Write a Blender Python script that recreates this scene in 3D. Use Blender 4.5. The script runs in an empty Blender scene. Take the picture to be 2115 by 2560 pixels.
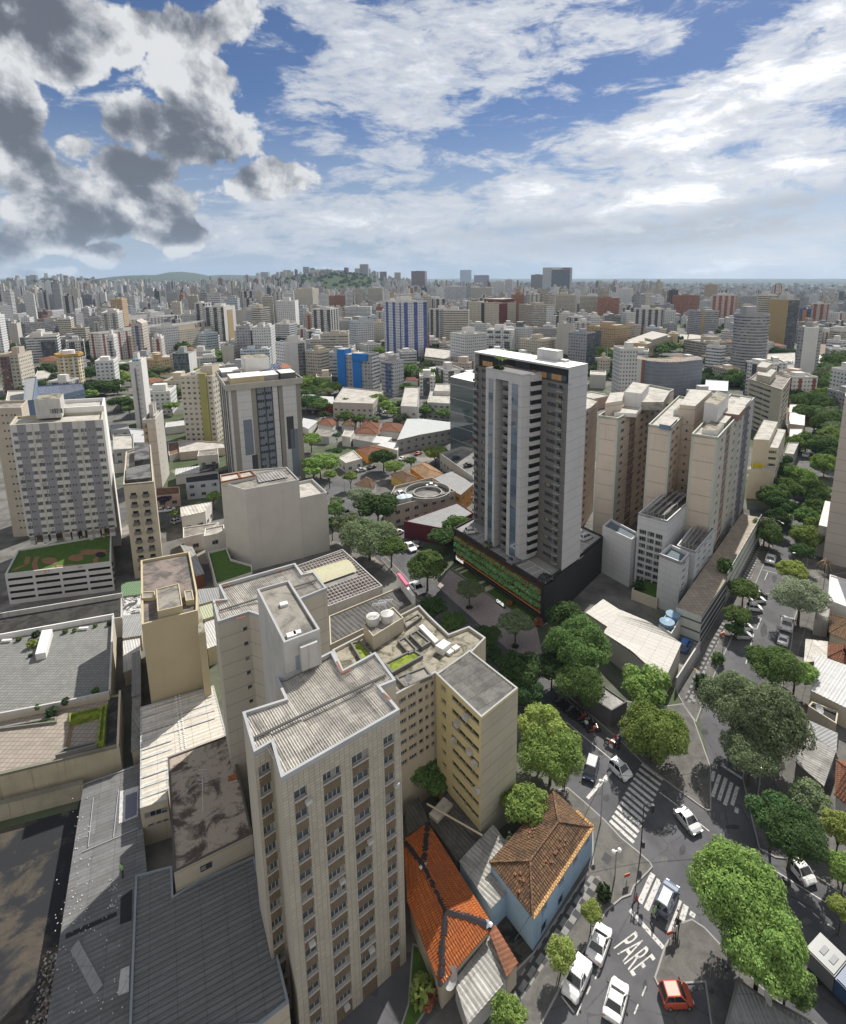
import bpy,bmesh,math,random
from mathutils import Vector,Matrix,noise as mnoise
R=math.radians
rnd=random.Random(7)
SC=bpy.context.scene
COL=SC.collection
# ------------------------------------------------------------ camera
H=75.0
PW,PH,FPX,CX,CY,YH=2115.0,2560.0,1374.0,1160.0,966.0,697.0
PITCH=math.atan((CY-YH)/FPX)
cam_d=bpy.data.cameras.new("camera")
cam=bpy.data.objects.new("camera",cam_d)
COL.objects.link(cam)
cam.location=(0,0,H)
cam.rotation_euler=(math.pi/2-PITCH,0,0)
cam_d.sensor_fit='HORIZONTAL'
cam_d.sensor_width=36.0
cam_d.lens=36.0*FPX/PW
cam_d.shift_x=(PW/2-CX)/PW
cam_d.shift_y=(CY-PH/2)/PW
cam_d.clip_start=0.5
cam_d.clip_end=60000
SC.camera=cam
# ------------------------------------------------------------ light
SUN_AZ,SUN_EL=R(25),R(46)
SC.view_settings.view_transform='Standard'
SC.view_settings.look='None'
SC.view_settings.gamma=1.0
SC.view_settings.exposure=0.44
SKY_STRENGTH=0.1
sd=bpy.data.lights.new("sun",'SUN')
sd.energy=5.0
sd.angle=R(0.6)
sd.color=(1.0,0.95,0.86)
sun=bpy.data.objects.new("sun",sd)
COL.objects.link(sun)
sdir=Vector((math.sin(SUN_AZ)*math.cos(SUN_EL),math.cos(SUN_AZ)*math.cos(SUN_EL),math.sin(SUN_EL)))
sun.rotation_euler=sdir.to_track_quat('Z','Y').to_euler()
def ray(px,py):
 dx,dy=(px-CX)/FPX,(CY-py)/FPX
 f=Vector((0,math.cos(PITCH),-math.sin(PITCH)))
 u=Vector((0,math.sin(PITCH),math.cos(PITCH)))
 return Vector((dx,0,0))+f+u*dy
def G(p,z=0.0):
 "photo point (a pixel of the photograph) to the place on the level z it shows"
 d=ray(*p)
 t=(z-H)/d.z
 return Vector((d.x*t,d.y*t,z))
def project(v):
 q=Vector(v)-Vector((0,0,H))
 zc=q.y*math.cos(PITCH)-q.z*math.sin(PITCH)
 yc=q.y*math.sin(PITCH)+q.z*math.cos(PITCH)
 return (CX+FPX*q.x/zc,CY-FPX*yc/zc)
def ztop(base,yt,z0=0.0):
 "height of the point straight above the foot `base` that shows at photo row yt"
 b=G(base,z0)
 lo,hi=z0,400.0
 for _ in range(50):
  m=(lo+hi)/2
  if project((b.x,b.y,m))[1]>yt:
   lo=m
  else:
   hi=m
 return (lo+hi)/2
def reg(ox,oy,k):
 return lambda x,y:(ox+x/k,oy+y/k)
A_,B_,C_,D_=reg(0,1900,3.1),reg(500,1900,3.1),reg(1000,1900,3.1),reg(1555,1900,3.1)
E_,F_,G_,H_=reg(0,1350,3.1),reg(500,1350,3.1),reg(1000,1350,3.1),reg(1555,1350,3.1)
I_,J_,K_,L_=reg(0,850,3.1),reg(500,850,3.1),reg(1000,850,3.1),reg(1555,850,3.1)
M_,N_,O_,P_=reg(0,640,3.2755),reg(530,640,3.2755),reg(1060,640,3.2755),reg(1585,640,3.2755)
# ------------------------------------------------------------ sky with clouds
W=bpy.data.worlds.new("World")
SC.world=W
W.use_nodes=True
nt=W.node_tree
nt.nodes.clear()
class NT:
 "terse node builder"
 def __init__(s,tree):
  s.t=tree
 def n(s,typ,**kw):
  nd=s.t.nodes.new(typ)
  for k,v in kw.items():
   setattr(nd,k,v)
  return nd
 def put(s,sock,v):
  if isinstance(v,bpy.types.NodeSocket):
   s.t.links.new(v,sock)
  elif v is not None:
   sock.default_value=v
 def m(s,op,a,b=None,c=None,clamp=False):
  nd=s.n('ShaderNodeMath',operation=op,use_clamp=clamp)
  s.put(nd.inputs[0],a)
  if b is not None:
   s.put(nd.inputs[1],b)
  if c is not None:
   s.put(nd.inputs[2],c)
  return nd.outputs[0]
 def mix(s,f,a,b,blend='MIX'):
  nd=s.n('ShaderNodeMix',data_type='RGBA',blend_type=blend)
  s.put(nd.inputs[0],f)
  s.put(nd.inputs[6],a if isinstance(a,bpy.types.NodeSocket) else (*a,1))
  s.put(nd.inputs[7],b if isinstance(b,bpy.types.NodeSocket) else (*b,1))
  return nd.outputs[2]
 def smooth(s,x,a,b,lo=0.0,hi=1.0):
  nd=s.n('ShaderNodeMapRange',interpolation_type='SMOOTHSTEP')
  s.put(nd.inputs[0],x)
  for i,v in enumerate((a,b,lo,hi)):
   s.put(nd.inputs[1+i],v)
  return nd.outputs[0]
 def mapping(s,vec,loc=(0,0,0),rot=(0,0,0),scale=(1,1,1),typ='POINT'):
  nd=s.n('ShaderNodeMapping',vector_type=typ)
  s.put(nd.inputs[0],vec)
  nd.inputs[1].default_value=loc
  nd.inputs[2].default_value=rot
  nd.inputs[3].default_value=scale
  return nd.outputs[0]
 def noise(s,vec,scale,detail=4,rough=0.55,dist=0.0,dims='3D'):
  nd=s.n('ShaderNodeTexNoise',noise_dimensions=dims)
  s.put(nd.inputs['Vector'],vec)
  nd.inputs['Scale'].default_value=scale
  nd.inputs['Detail'].default_value=detail
  nd.inputs['Roughness'].default_value=rough
  nd.inputs['Distortion'].default_value=dist
  return nd.outputs['Fac']
def build_sky():
 b=NT(nt)
 tc=b.n('ShaderNodeTexCoord').outputs['Generated']
 sep=b.n('ShaderNodeSeparateXYZ')
 b.put(sep.inputs[0],tc)
 X,Y,Z=sep.outputs
 az=b.m('ARCTAN2',X,Y)
 el=b.m('ARCSINE',Z)
 cmb=b.n('ShaderNodeCombineXYZ')
 b.put(cmb.inputs[0],az)
 b.put(cmb.inputs[1],el)
 dirv=cmb.outputs[0]
 sky=b.n('ShaderNodeTexSky',sky_type='NISHITA',sun_disc=False)
 sky.sun_elevation=SUN_EL
 sky.sun_rotation=SUN_AZ
 sky.altitude=900
 sky.air_density=1.0
 sky.dust_density=1.0
 sky.ozone_density=2.2
 def ae(x,y):
  d=ray(x*1.2183,y*1.2183).normalized()
  return math.atan2(d.x,d.y),math.asin(d.z)
 def blobs(lst):
  out=None
  for (x,y,rx,ry,ang,wt) in lst:
   a0,e0=ae(x,y)
   a1,e1=ae(x+20,y)
   a2,e2=ae(x,y+20)
   sx,sy=math.hypot(a1-a0,e1-e0)/20,math.hypot(a2-a0,e2-e0)/20
   mp=b.mapping(dirv,(a0,e0,0),(0,0,R(ang)),(rx*sx*1.35,ry*sy*1.35,1),'TEXTURE')
   g=b.n('ShaderNodeTexGradient',gradient_type='SPHERICAL')
   b.put(g.inputs[0],mp)
   v=b.m('MULTIPLY',g.outputs[1],wt)
   out=v if out is None else b.m('MAXIMUM',out,v)
  return out
 cum=blobs([(40,20,230,110,-8,1),(130,120,110,75,0,.9),(20,230,90,110,0,1),(30,330,120,90,0,.9),
     (350,265,185,80,-6,1.05),(385,180,110,75,20,.95),(255,250,90,70,0,.85),(270,340,110,60,0,.9),
     (240,430,200,62,8,1),(100,480,130,50,5,.9),(350,470,100,45,0,.8),(20,510,90,50,0,.9),
     (560,368,105,48,4,.8),(440,45,150,80,25,.62),(250,110,60,40,40,.55),(210,520,70,32,0,.75),
     (110,380,150,80,-10,.85),(60,560,120,22,0,.7),(160,300,90,60,0,.62),(70,430,90,60,0,.8),(310,60,60,50,0,.55)])
 dark=blobs([(40,0,240,120,-8,1),(20,290,90,110,0,.95),(350,285,210,70,-4,1.1),(270,345,130,60,0,1),
     (200,470,210,48,8,1),(350,482,90,34,0,.8),(10,520,80,40,0,.7),(110,90,120,70,0,.55)])
 alto=blobs([(890,130,260,125,10,1.15),(720,50,190,75,-10,.95),(800,240,170,90,20,.8),(830,335,110,50,5,.72),
     (1060,30,330,60,6,.8),(1010,170,150,60,20,.85),(640,210,90,40,0,.5),
     (1440,250,430,96,18,1.3),(1600,180,230,95,14,1.35),(1100,390,260,55,20,.95),
     (1420,390,520,75,10,1.15),(1640,340,260,60,10,.95),(1640,55,230,42,20,.85),(1380,78,60,25,10,.7),(1290,45,130,45,10,.6),
     (760,455,440,60,3,1.0),(1200,480,620,70,3,.9),(930,405,90,26,5,.8),(480,470,200,50,0,.75),(560,90,60,40,0,.5),(1180,110,90,40,10,.45),(1010,330,60,30,0,.5),(590,430,220,40,0,.6),(1500,540,500,40,0,.7)])
 def cnoise(off):
  v=b.mapping(dirv,off)
  big=b.noise(v,5.0,3,0.5,0.4)
  fine=b.noise(v,13.0,7,0.58,0.2)
  return b.m('ADD',b.m('MULTIPLY',big,.5),b.m('MULTIPLY',fine,.75))
 n1=cnoise((0,0,0))
 n1s=cnoise((-.014,-.034,0))
 n2=b.noise(b.mapping(dirv,(0,0,0),(0,0,R(-12)),(5,15,1)),1.5,9,0.68,0.35)
 n3=b.noise(b.mapping(dirv,(3,1,0),(0,0,R(-14)),(9,26,1)),2.6,5,0.62,0.3)
 fc=b.m('ADD',b.m('MULTIPLY',cum,1.42),b.m('MULTIPLY',b.m('SUBTRACT',n1,.62),2.3))
 ac=b.smooth(fc,.40,.56)
 fa=b.m('ADD',b.m('MULTIPLY',alto,.95),b.m('MULTIPLY',b.m('SUBTRACT',n2,.5),3.3))
 aa=b.smooth(fa,.06,.58)
 aa=b.m('MULTIPLY',aa,b.smooth(n3,.25,.62,.5,1.0))
 relief=b.m('MULTIPLY',b.m('SUBTRACT',n1,n1s),4.6)
 lit=b.m('ADD',b.m('ADD',.52,relief),b.m('MULTIPLY',b.smooth(dark,0,1.15),-.66))
 lit=b.m('ADD',lit,b.smooth(fc,1.0,.45,0,.4))
 ramp=b.n('ShaderNodeValToRGB')
 b.put(ramp.inputs[0],lit)
 cr=ramp.color_ramp
 cr.elements[0].position,cr.elements[0].color=0.0,(.14,.155,.19,1)
 cr.elements[1].position,cr.elements[1].color=1.0,(.78,.79,.80,1)
 for p_,c_ in ((.25,(.20,.22,.26,1)),(.5,(.37,.39,.43,1)),(.8,(.62,.63,.65,1))):
  e_=cr.elements.new(p_)
  e_.color=c_
 sc_=b.n('ShaderNodeVectorMath',operation='SCALE')
 b.put(sc_.inputs[0],ramp.outputs[0])
 sc_.inputs['Scale'].default_value=7.2
 cumcol=sc_.outputs[0]
 sunside=b.smooth(az,R(-14),R(28))
 altcol=b.mix(sunside,(7.0,7.05,7.15),(10.0,9.8,9.5))
 shade=b.smooth(b.m('ADD',fa,b.m('MULTIPLY',n3,-1.0)),.12,.85,0,1)
 altcol=b.mix(b.m('MULTIPLY',b.m('SUBTRACT',1.0,shade),.62),altcol,(2.9,3.3,4.0))
 grey=blobs([(1350,480,520,50,4,1),(1560,440,330,50,8,1),(1100,470,300,30,4,.8),(1250,330,200,26,16,.6),(1500,240,200,26,12,.6)])
 altcol=b.mix(b.m('MULTIPLY',b.smooth(b.m('ADD',grey,b.m('MULTIPLY',n2,.8)),.6,1.2),.55),altcol,(2.3,2.65,3.2))
 skyc=b.n('ShaderNodeMix',data_type='RGBA',blend_type='MULTIPLY')
 skyc.inputs[0].default_value=1
 b.put(skyc.inputs[6],sky.outputs[0])
 skyc.inputs[7].default_value=(.29,.36,.48,1)
 c=skyc.outputs[2]
 veil=b.smooth(el,R(0),R(17),.85,0.0)
 c=b.mix(veil,c,b.mix(b.smooth(az,R(-10),R(32)),(3.0,3.6,4.4),(5.0,5.5,6.1)))
 c=b.mix(aa,c,altcol)
 c=b.mix(ac,c,cumcol)
 low=b.smooth(el,R(-3),R(1.2),.9,0.0)
 c=b.mix(low,c,b.mix(b.smooth(az,R(-10),R(32)),(3.8,4.3,4.9),(5.8,6.2,6.6)))
 back=b.smooth(Y,.30,-.45)  # bright cloud added behind the camera, out of view, as fill light on facades
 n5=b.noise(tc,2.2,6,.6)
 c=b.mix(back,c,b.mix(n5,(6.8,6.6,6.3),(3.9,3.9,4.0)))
 top=b.m('MULTIPLY',b.smooth(el,R(46),R(68)),.8)
 c=b.mix(top,c,(5.5,5.6,5.8))
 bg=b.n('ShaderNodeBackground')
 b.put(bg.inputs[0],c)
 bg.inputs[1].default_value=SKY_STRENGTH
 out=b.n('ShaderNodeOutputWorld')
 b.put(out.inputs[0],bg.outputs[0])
build_sky()
W.cycles.sampling_method='MANUAL'
W.cycles.sample_map_resolution=512
SC.cycles.max_bounces=5
SC.cycles.diffuse_bounces=3
SC.cycles.glossy_bounces=2
SC.cycles.transmission_bounces=2
SC.cycles.transparent_max_bounces=6
SC.cycles.volume_bounces=0
SC.cycles.caustics_reflective=False
SC.cycles.caustics_refractive=False
SC.cycles.sample_clamp_indirect=6
SC.cycles.use_denoising=True
# ------------------------------------------------------------ materials
MATS={}
def new_mat(name):
 m=bpy.data.materials.new(name)
 m.use_nodes=True
 m.node_tree.nodes.clear()
 b=NT(m.node_tree)
 out=b.n('ShaderNodeOutputMaterial')
 return m,b,out
def pbsdf(b,out,col,rough=0.8,metal=0.0,spec=0.3,normal=None):
 p=b.n('ShaderNodeBsdfPrincipled')
 b.put(p.inputs['Base Color'],col if isinstance(col,bpy.types.NodeSocket) else (*col,1))
 b.put(p.inputs['Roughness'],rough)
 b.put(p.inputs['Metallic'],metal)
 b.put(p.inputs['Specular IOR Level'],spec)
 if normal is not None:
  b.put(p.inputs['Normal'],normal)
 b.t.links.new(p.outputs[0],out.inputs[0])
 return p
def pos(b):
 return b.n('ShaderNodeNewGeometry').outputs['Position']
def uvs(b):
 return b.n('ShaderNodeTexCoord').outputs['UV']
def mul(c,k):
 return tuple(max(0.0,x*k) for x in c)
def paint(name,col,rough=0.82,dirt=0.35,streak=0.3,joint=None,spec=0.25,bump=0.0):
 "painted render or concrete: blotches, rain streaks, optional joint lines every `joint` metres"
 if name in MATS:
  return MATS[name]
 m,b,out=new_mat(name)
 p=pos(b)
 n1=b.noise(p,0.22,5,.6)
 n2=b.noise(b.mapping(p,scale=(1.6,1.6,.07)),1.0,5,.65)
 n3=b.noise(p,2.6,4,.6)
 c=b.mix(b.smooth(n1,.35,.75,0,dirt),col,mul(col,.62))
 c=b.mix(b.smooth(n2,.52,.8,0,streak),c,mul(col,.45))
 c=b.mix(b.smooth(n3,.45,.75,0,dirt*.5),c,mul(col,.78))
 if joint:
  sep=b.n('ShaderNodeSeparateXYZ')
  b.put(sep.inputs[0],p)
  f=b.m('FRACT',b.m('DIVIDE',sep.outputs[2],joint))
  c=b.mix(b.m('MULTIPLY',b.m('LESS_THAN',f,.05),.55),c,mul(col,.35))
 pbsdf(b,out,c,rough,0,spec)
 MATS[name]=m
 return m
def plain(name,col,rough=0.6,metal=0.0,spec=0.4,emit=None,var=0.0):
 if name in MATS:
  return MATS[name]
 m,b,out=new_mat(name)
 c=col
 if var:
  c=b.mix(b.smooth(b.noise(pos(b),1.7,4),.35,.7,0,var),col,mul(col,.55))
 p=pbsdf(b,out,c,rough,metal,spec)
 if emit:
  p.inputs['Emission Color'].default_value=(*emit[:3],1)
  p.inputs['Emission Strength'].default_value=emit[3]
 MATS[name]=m
 return m
def glassm(name,col=(.03,.04,.05),rough=.06,spec=.8):
 if name in MATS:
  return MATS[name]
 m,b,out=new_mat(name)
 oi=b.n('ShaderNodeObjectInfo').outputs['Random']
 c=b.mix(b.m('MULTIPLY',oi,.7),col,mul(col,2.2))
 pbsdf(b,out,c,rough,0,spec)
 MATS[name]=m
 return m
def tilem(name,col,grout,su,sv,mortar=.06,var=.3,stain=.3,offs=0.0,rough=.75):
 "tiles or blocks laid out in the surface's own metres"
 if name in MATS:
  return MATS[name]
 m,b,out=new_mat(name)
 br=b.n('ShaderNodeTexBrick',offset=offs,squash=1.0)
 b.put(br.inputs['Vector'],uvs(b))
 br.inputs['Color1'].default_value=(*col,1)
 br.inputs['Color2'].default_value=(*mul(col,1-var),1)
 br.inputs['Mortar'].default_value=(*grout,1)
 br.inputs['Scale'].default_value=1
 br.inputs['Mortar Size'].default_value=mortar
 br.inputs['Brick Width'].default_value=su
 br.inputs['Row Height'].default_value=sv
 p=pos(b)
 n1=b.noise(p,.25,6,.65)
 n2=b.noise(b.mapping(p,scale=(1.5,1.5,.1)),1.0,4,.6)
 c=b.mix(b.smooth(n1,.4,.75,0,stain),br.outputs[0],mul(col,.45))
 c=b.mix(b.smooth(n2,.5,.8,0,stain*.7),c,mul(col,.5))
 pbsdf(b,out,c,rough,0,.25)
 MATS[name]=m
 return m
def stainm(name,c1,c2,scale=.25,lo=.42,hi=.58,detail=8,rough=.85,c3=None,joint=None):
 "two-tone weathered surface with hard-edged stains"
 if name in MATS:
  return MATS[name]
 m,b,out=new_mat(name)
 p=pos(b)
 n=b.noise(p,scale,detail,.68,.6)
 c=b.mix(b.smooth(n,lo,hi),c1,c2)
 if c3:
  c=b.mix(b.smooth(b.noise(p,scale*3.1,6,.7,.3),.55,.68),c,c3)
 c=b.mix(b.smooth(b.noise(p,5,3),.35,.75,0,.3),c,mul(c1,.5))
 if joint:
  br=b.n('ShaderNodeTexBrick',offset=0,squash=1)
  b.put(br.inputs['Vector'],uvs(b))
  br.inputs['Color1'].default_value=(0,0,0,1)
  br.inputs['Color2'].default_value=(0,0,0,1)
  br.inputs['Mortar'].default_value=(1,1,1,1)
  br.inputs['Scale'].default_value=1
  br.inputs['Mortar Size'].default_value=.05
  br.inputs['Brick Width'].default_value=joint
  br.inputs['Row Height'].default_value=joint
  c=b.mix(b.m('MULTIPLY',br.outputs[1],.5),c,mul(c1,.4))
 pbsdf(b,out,c,rough,0,.2)
 MATS[name]=m
 return m
def facade(name,wall,glass=(.05,.06,.075),floor=2.9,bay=2.6,u=(.2,.8),v=(.3,.75),strips=None,bands=None,curtain=.5,refl=.75,second=None,dirt=.25):
 """far building wall:rows of windows in the wall's own metres. strips=(period in bays,from,to,colour) tints whole columns,
 bands=(from,to,colour) tints a share of each storey's height"""
 if name in MATS:
  return MATS[name]
 m,b,out=new_mat(name)
 sep=b.n('ShaderNodeSeparateXYZ')
 b.put(sep.inputs[0],uvs(b))
 U,V=b.m('DIVIDE',sep.outputs[0],bay),b.m('DIVIDE',sep.outputs[1],floor)
 fu,fv=b.m('FRACT',U),b.m('FRACT',V)
 iu,iv=b.m('FLOOR',U),b.m('FLOOR',V)
 def inside(x,a,c):
  return b.m('MULTIPLY',b.m('GREATER_THAN',x,a),b.m('LESS_THAN',x,c))
 w=b.m('MULTIPLY',inside(fu,*u),inside(fv,*v))
 rndv=b.n('ShaderNodeTexWhiteNoise',noise_dimensions='3D')
 cb=b.n('ShaderNodeCombineXYZ')
 b.put(cb.inputs[0],iu)
 b.put(cb.inputs[1],iv)
 b.put(cb.inputs[2],b.n('ShaderNodeObjectInfo').outputs['Random'])
 b.put(rndv.inputs[0],cb.outputs[0])
 rv=rndv.outputs[0]
 p=pos(b)
 c=b.mix(b.smooth(b.noise(p,.12,5,.6),.35,.7,0,dirt),wall,mul(wall,.68))
 c=b.mix(b.smooth(b.noise(b.mapping(p,scale=(1,1,.06)),.8,4),.5,.8,0,dirt),c,mul(wall,.5))
 if strips:
  per,s0,s1,sc=strips
  fs=b.m('FRACT',b.m('DIVIDE',U,per))
  c=b.mix(inside(fs,s0/per,s1/per),c,sc)
 if bands:
  c=b.mix(inside(fv,bands[0],bands[1]),c,bands[2])
 g=b.mix(b.m('MULTIPLY',b.m('POWER',rv,3.0),curtain),glass,(.55,.53,.48))
 mull=b.m('LESS_THAN',b.m('ABSOLUTE',b.m('SUBTRACT',fu,(u[0]+u[1])/2)),.018)
 g=b.mix(b.m('MULTIPLY',mull,.6),g,mul(wall,.8))
 if second:
  s_u,s_v,scol=second
  w2=b.m('MULTIPLY',inside(fu,*s_u),inside(fv,*s_v))
  c=b.mix(w2,c,scol)
 c=b.mix(w,c,g)
 rough=b.m('SUBTRACT',.85,b.m('MULTIPLY',w,refl))
 pbsdf(b,out,c,rough,0,.35)
 MATS[name]=m
 return m
def leafm(name,col,col2,trans=.35):
 if name in MATS:
  return MATS[name]
 m,b,out=new_mat(name)
 geo=b.n('ShaderNodeNewGeometry')
 r1=geo.outputs['Random Per Island']
 tc=b.n('ShaderNodeTexCoord').outputs['Object']
 n=b.noise(tc,1.4,3,.6)
 ob=b.n('ShaderNodeObjectInfo').outputs['Random']
 c=b.mix(b.smooth(b.m('ADD',b.m('MULTIPLY',r1,.55),b.m('MULTIPLY',n,.75)),.3,.95),col,col2)
 hsv=b.n('ShaderNodeHueSaturation')
 b.put(hsv.inputs['Color'],c)
 b.put(hsv.inputs['Hue'],b.m('ADD',.486,b.m('MULTIPLY',ob,.024)))
 b.put(hsv.inputs['Value'],b.m('ADD',.84,b.m('MULTIPLY',ob,.4)))
 hsv.inputs['Saturation'].default_value=.82
 d=b.n('ShaderNodeBsdfDiffuse')
 t=b.n('ShaderNodeBsdfTranslucent')
 b.put(d.inputs[0],hsv.outputs[0])
 b.put(t.inputs[0],hsv.outputs[0])
 mx=b.n('ShaderNodeMixShader')
 mx.inputs[0].default_value=trans
 b.t.links.new(d.outputs[0],mx.inputs[1])
 b.t.links.new(t.outputs[0],mx.inputs[2])
 b.t.links.new(mx.outputs[0],out.inputs[0])
 MATS[name]=m
 return m
def corrm(name,col,col2,dirt=.5,patch=True,rough=.7,metal=0.0):
 "fibre-cement or metal sheet: single sheets differ, dirt in blotches"
 if name in MATS:
  return MATS[name]
 m,b,out=new_mat(name)
 br=b.n('ShaderNodeTexBrick',offset=0,squash=1)
 b.put(br.inputs['Vector'],uvs(b))
 br.inputs['Color1'].default_value=(*col,1)
 br.inputs['Color2'].default_value=(*(mul(col,.72) if patch else mul(col,.93)),1)
 br.inputs['Mortar'].default_value=(*mul(col,.5),1)
 br.inputs['Scale'].default_value=1
 br.inputs['Mortar Size'].default_value=.03
 br.inputs['Brick Width'].default_value=1.1
 br.inputs['Row Height'].default_value=2.4
 p=pos(b)
 c=b.mix(b.smooth(b.noise(p,.35,7,.68,.4),.42,.68,0,dirt),br.outputs[0],col2)
 c=b.mix(b.smooth(b.noise(p,2.5,4),.45,.75,0,.35),c,mul(col2,.7))
 pbsdf(b,out,c,rough,metal,.3)
 MATS[name]=m
 return m
GL=glassm('window_glass')
GL2=glassm('window_glass_blue',(.05,.075,.1))
GLC=plain('curtained_glass',(.27,.26,.24),.25,0,.6,var=.6)
WHITE=paint('white_paint',(.68,.67,.65))
WHITE2=paint('worn_white_paint',(.48,.47,.45),dirt=.6,streak=.7)
GREYP=paint('grey_paint',(.31,.315,.33))
DGREY=paint('dark_grey_paint',(.12,.12,.125))
BLACK=paint('black_paint',(.025,.025,.027))
CREAM=paint('cream_paint',(.46,.41,.33),joint=2.1)
ALU=plain('aluminium',(.55,.56,.57),.4,.6,.5)
WFRAME=plain('grey_frame',(.34,.34,.34),.5)
DFRAME=plain('dark_frame',(.05,.05,.055),.5)
CONC=paint('concrete',(.30,.29,.27),dirt=.6,streak=.4)
CONCD=paint('dark_concrete',(.17,.165,.155),dirt=.7,streak=.5)
CAP=paint('parapet_cap',(.36,.37,.38),dirt=.5,streak=.1)
RUST=plain('rust',(.28,.1,.04),.9,var=.6)
# ------------------------------------------------------------ mesh builder and bookkeeping
def V2(v):
 return Vector((v[0],v[1]))
def area(pts):
 return sum(pts[i][0]*pts[(i+1)%len(pts)][1]-pts[(i+1)%len(pts)][0]*pts[i][1] for i in range(len(pts)))/2
def ccw(pts):
 pts=[V2(p) for p in pts]
 return pts if area(pts)>0 else pts[::-1]
def inset(pts,t):
 pts=ccw(pts)
 out=[]
 n=len(pts)
 for i in range(n):
  a,p,c=pts[i-1],pts[i],pts[(i+1)%n]
  d1,d2=(p-a).normalized(),(c-p).normalized()
  n1,n2=Vector((-d1.y,d1.x)),Vector((-d2.y,d2.x))
  k=1+n1.dot(n2)
  out.append(p+(n1+n2)*(t/max(k,.25)))
 return out
class MB:
 def __init__(s):
  s.v,s.f,s.mi,s.uv=[],[],[],[]
 def face(s,pts,m=0,uv=None):
  k=len(s.v)
  s.v+=[tuple(p) for p in pts]
  s.f.append(tuple(range(k,k+len(pts))))
  s.mi.append(m)
  s.uv.append(uv or [(p[0],p[1]) for p in pts])
 def wall(s,a,b,z0,z1,m=0,u0=0.0):
  L=(V2(b)-V2(a)).length
  s.face([(a[0],a[1],z0),(b[0],b[1],z0),(b[0],b[1],z1),(a[0],a[1],z1)],m,
    [(u0,z0),(u0+L,z0),(u0+L,z1),(u0,z1)])
  return u0+L
 def prism(s,pts,z0,z1,m=0,mt=None,bottom=False):
  pts=ccw(pts)
  u=0
  for i in range(len(pts)):
   u=s.wall(pts[i],pts[(i+1)%len(pts)],z0,z1,m,u)
  s.face([(p[0],p[1],z1) for p in pts],m if mt is None else mt)
  if bottom:
   s.face([(p[0],p[1],z0) for p in pts[::-1]],m)
 def ring(s,pts,t,z0,z1,m=0,mc=None):
  "hollow upstand round a roof"
  pts=ccw(pts)
  q=inset(pts,t)
  n=len(pts)
  u=0
  for i in range(n):
   j=(i+1)%n
   u=s.wall(pts[i],pts[j],z0,z1,m,u)
   s.wall(q[j],q[i],z0,z1,m)
   s.face([(*pts[i],z1),(*pts[j],z1),(*q[j],z1),(*q[i],z1)],m if mc is None else mc)
 def box(s,c,sx,sy,z0,z1,rz=0.0,m=0,mt=None):
  ca,sa=math.cos(rz),math.sin(rz)
  pts=[(c[0]+x*ca-y*sa,c[1]+x*sa+y*ca) for x,y in ((-sx/2,-sy/2),(sx/2,-sy/2),(sx/2,sy/2),(-sx/2,sy/2))]
  s.prism(pts,z0,z1,m,mt,True)
 def bar(s,a,b,w,h=None,m=0):
  "square bar from a to b"
  a,b=Vector(a),Vector(b)
  d=(b-a).normalized()
  up=Vector((0,0,1)) if abs(d.z)<.95 else Vector((0,1,0))
  x=d.cross(up).normalized()*(w/2)
  y=x.cross(d).normalized()*((h or w)/2)
  A=[a-x-y,a+x-y,a+x+y,a-x+y]
  B=[p+(b-a) for p in A]
  for i in range(4):
   j=(i+1)%4
   s.face([A[j],A[i],B[i],B[j]],m)
  s.face(A,m)
  s.face(B[::-1],m)
 def tube(s,path,radii,n=8,m=0,caps=True):
  rings=[]
  for i,p in enumerate(path):
   p=Vector(p)
   d=(Vector(path[min(i+1,len(path)-1)])-Vector(path[max(i-1,0)])).normalized()
   up=Vector((0,0,1)) if abs(d.z)<.9 else Vector((1,0,0))
   x=d.cross(up).normalized()
   y=x.cross(d)
   rings.append([p+(x*math.cos(2*math.pi*k/n)+y*math.sin(2*math.pi*k/n))*radii[i] for k in range(n)])
  for i in range(len(rings)-1):
   for k in range(n):
    j=(k+1)%n
    s.face([rings[i][j],rings[i][k],rings[i+1][k],rings[i+1][j]],m)
  if caps:
   s.face(rings[0],m)
   s.face(rings[-1][::-1],m)
 def cyl(s,c,r,z0,z1,n=16,m=0,mt=None,r1=None):
  r1=r if r1 is None else r1
  P=[(math.cos(2*math.pi*k/n),math.sin(2*math.pi*k/n)) for k in range(n)]
  per=2*math.pi*r/n
  for k in range(n):
   j=(k+1)%n
   s.face([(c[0]+P[k][0]*r,c[1]+P[k][1]*r,z0),(c[0]+P[j][0]*r,c[1]+P[j][1]*r,z0),
     (c[0]+P[j][0]*r1,c[1]+P[j][1]*r1,z1),(c[0]+P[k][0]*r1,c[1]+P[k][1]*r1,z1)],m,
     [(k*per,z0),(k*per+per,z0),(k*per+per,z1),(k*per,z1)])
  s.face([(c[0]+x*r1,c[1]+y*r1,z1) for x,y in P],m if mt is None else mt)
  s.face([(c[0]+x*r,c[1]+y*r,z0) for x,y in P[::-1]],m)
 def build(s,name,mats,parent=None,org=None,smooth=False):
  if parent is not None:
   org=Vector(parent['_o'])
  org=Vector(org if org is not None else (0,0,0))
  me=bpy.data.meshes.new(name)
  ox,oy,oz=org
  me.from_pydata([(x-ox,y-oy,z-oz) for x,y,z in s.v],[],s.f)
  for m in (mats if isinstance(mats,(list,tuple)) else [mats]):
   me.materials.append(m)
  me.polygons.foreach_set('material_index',s.mi)
  ul=me.uv_layers.new(name='UVMap')
  ul.data.foreach_set('uv',[c for f in s.uv for q in f for c in q])
  if smooth:
   me.polygons.foreach_set('use_smooth',[True]*len(s.f))
  me.update()
  o=bpy.data.objects.new(name,me)
  COL.objects.link(o)
  if parent is not None:
   o.parent=parent
  else:
   o.location=org
  o['_o']=tuple(org)
  return o
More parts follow.
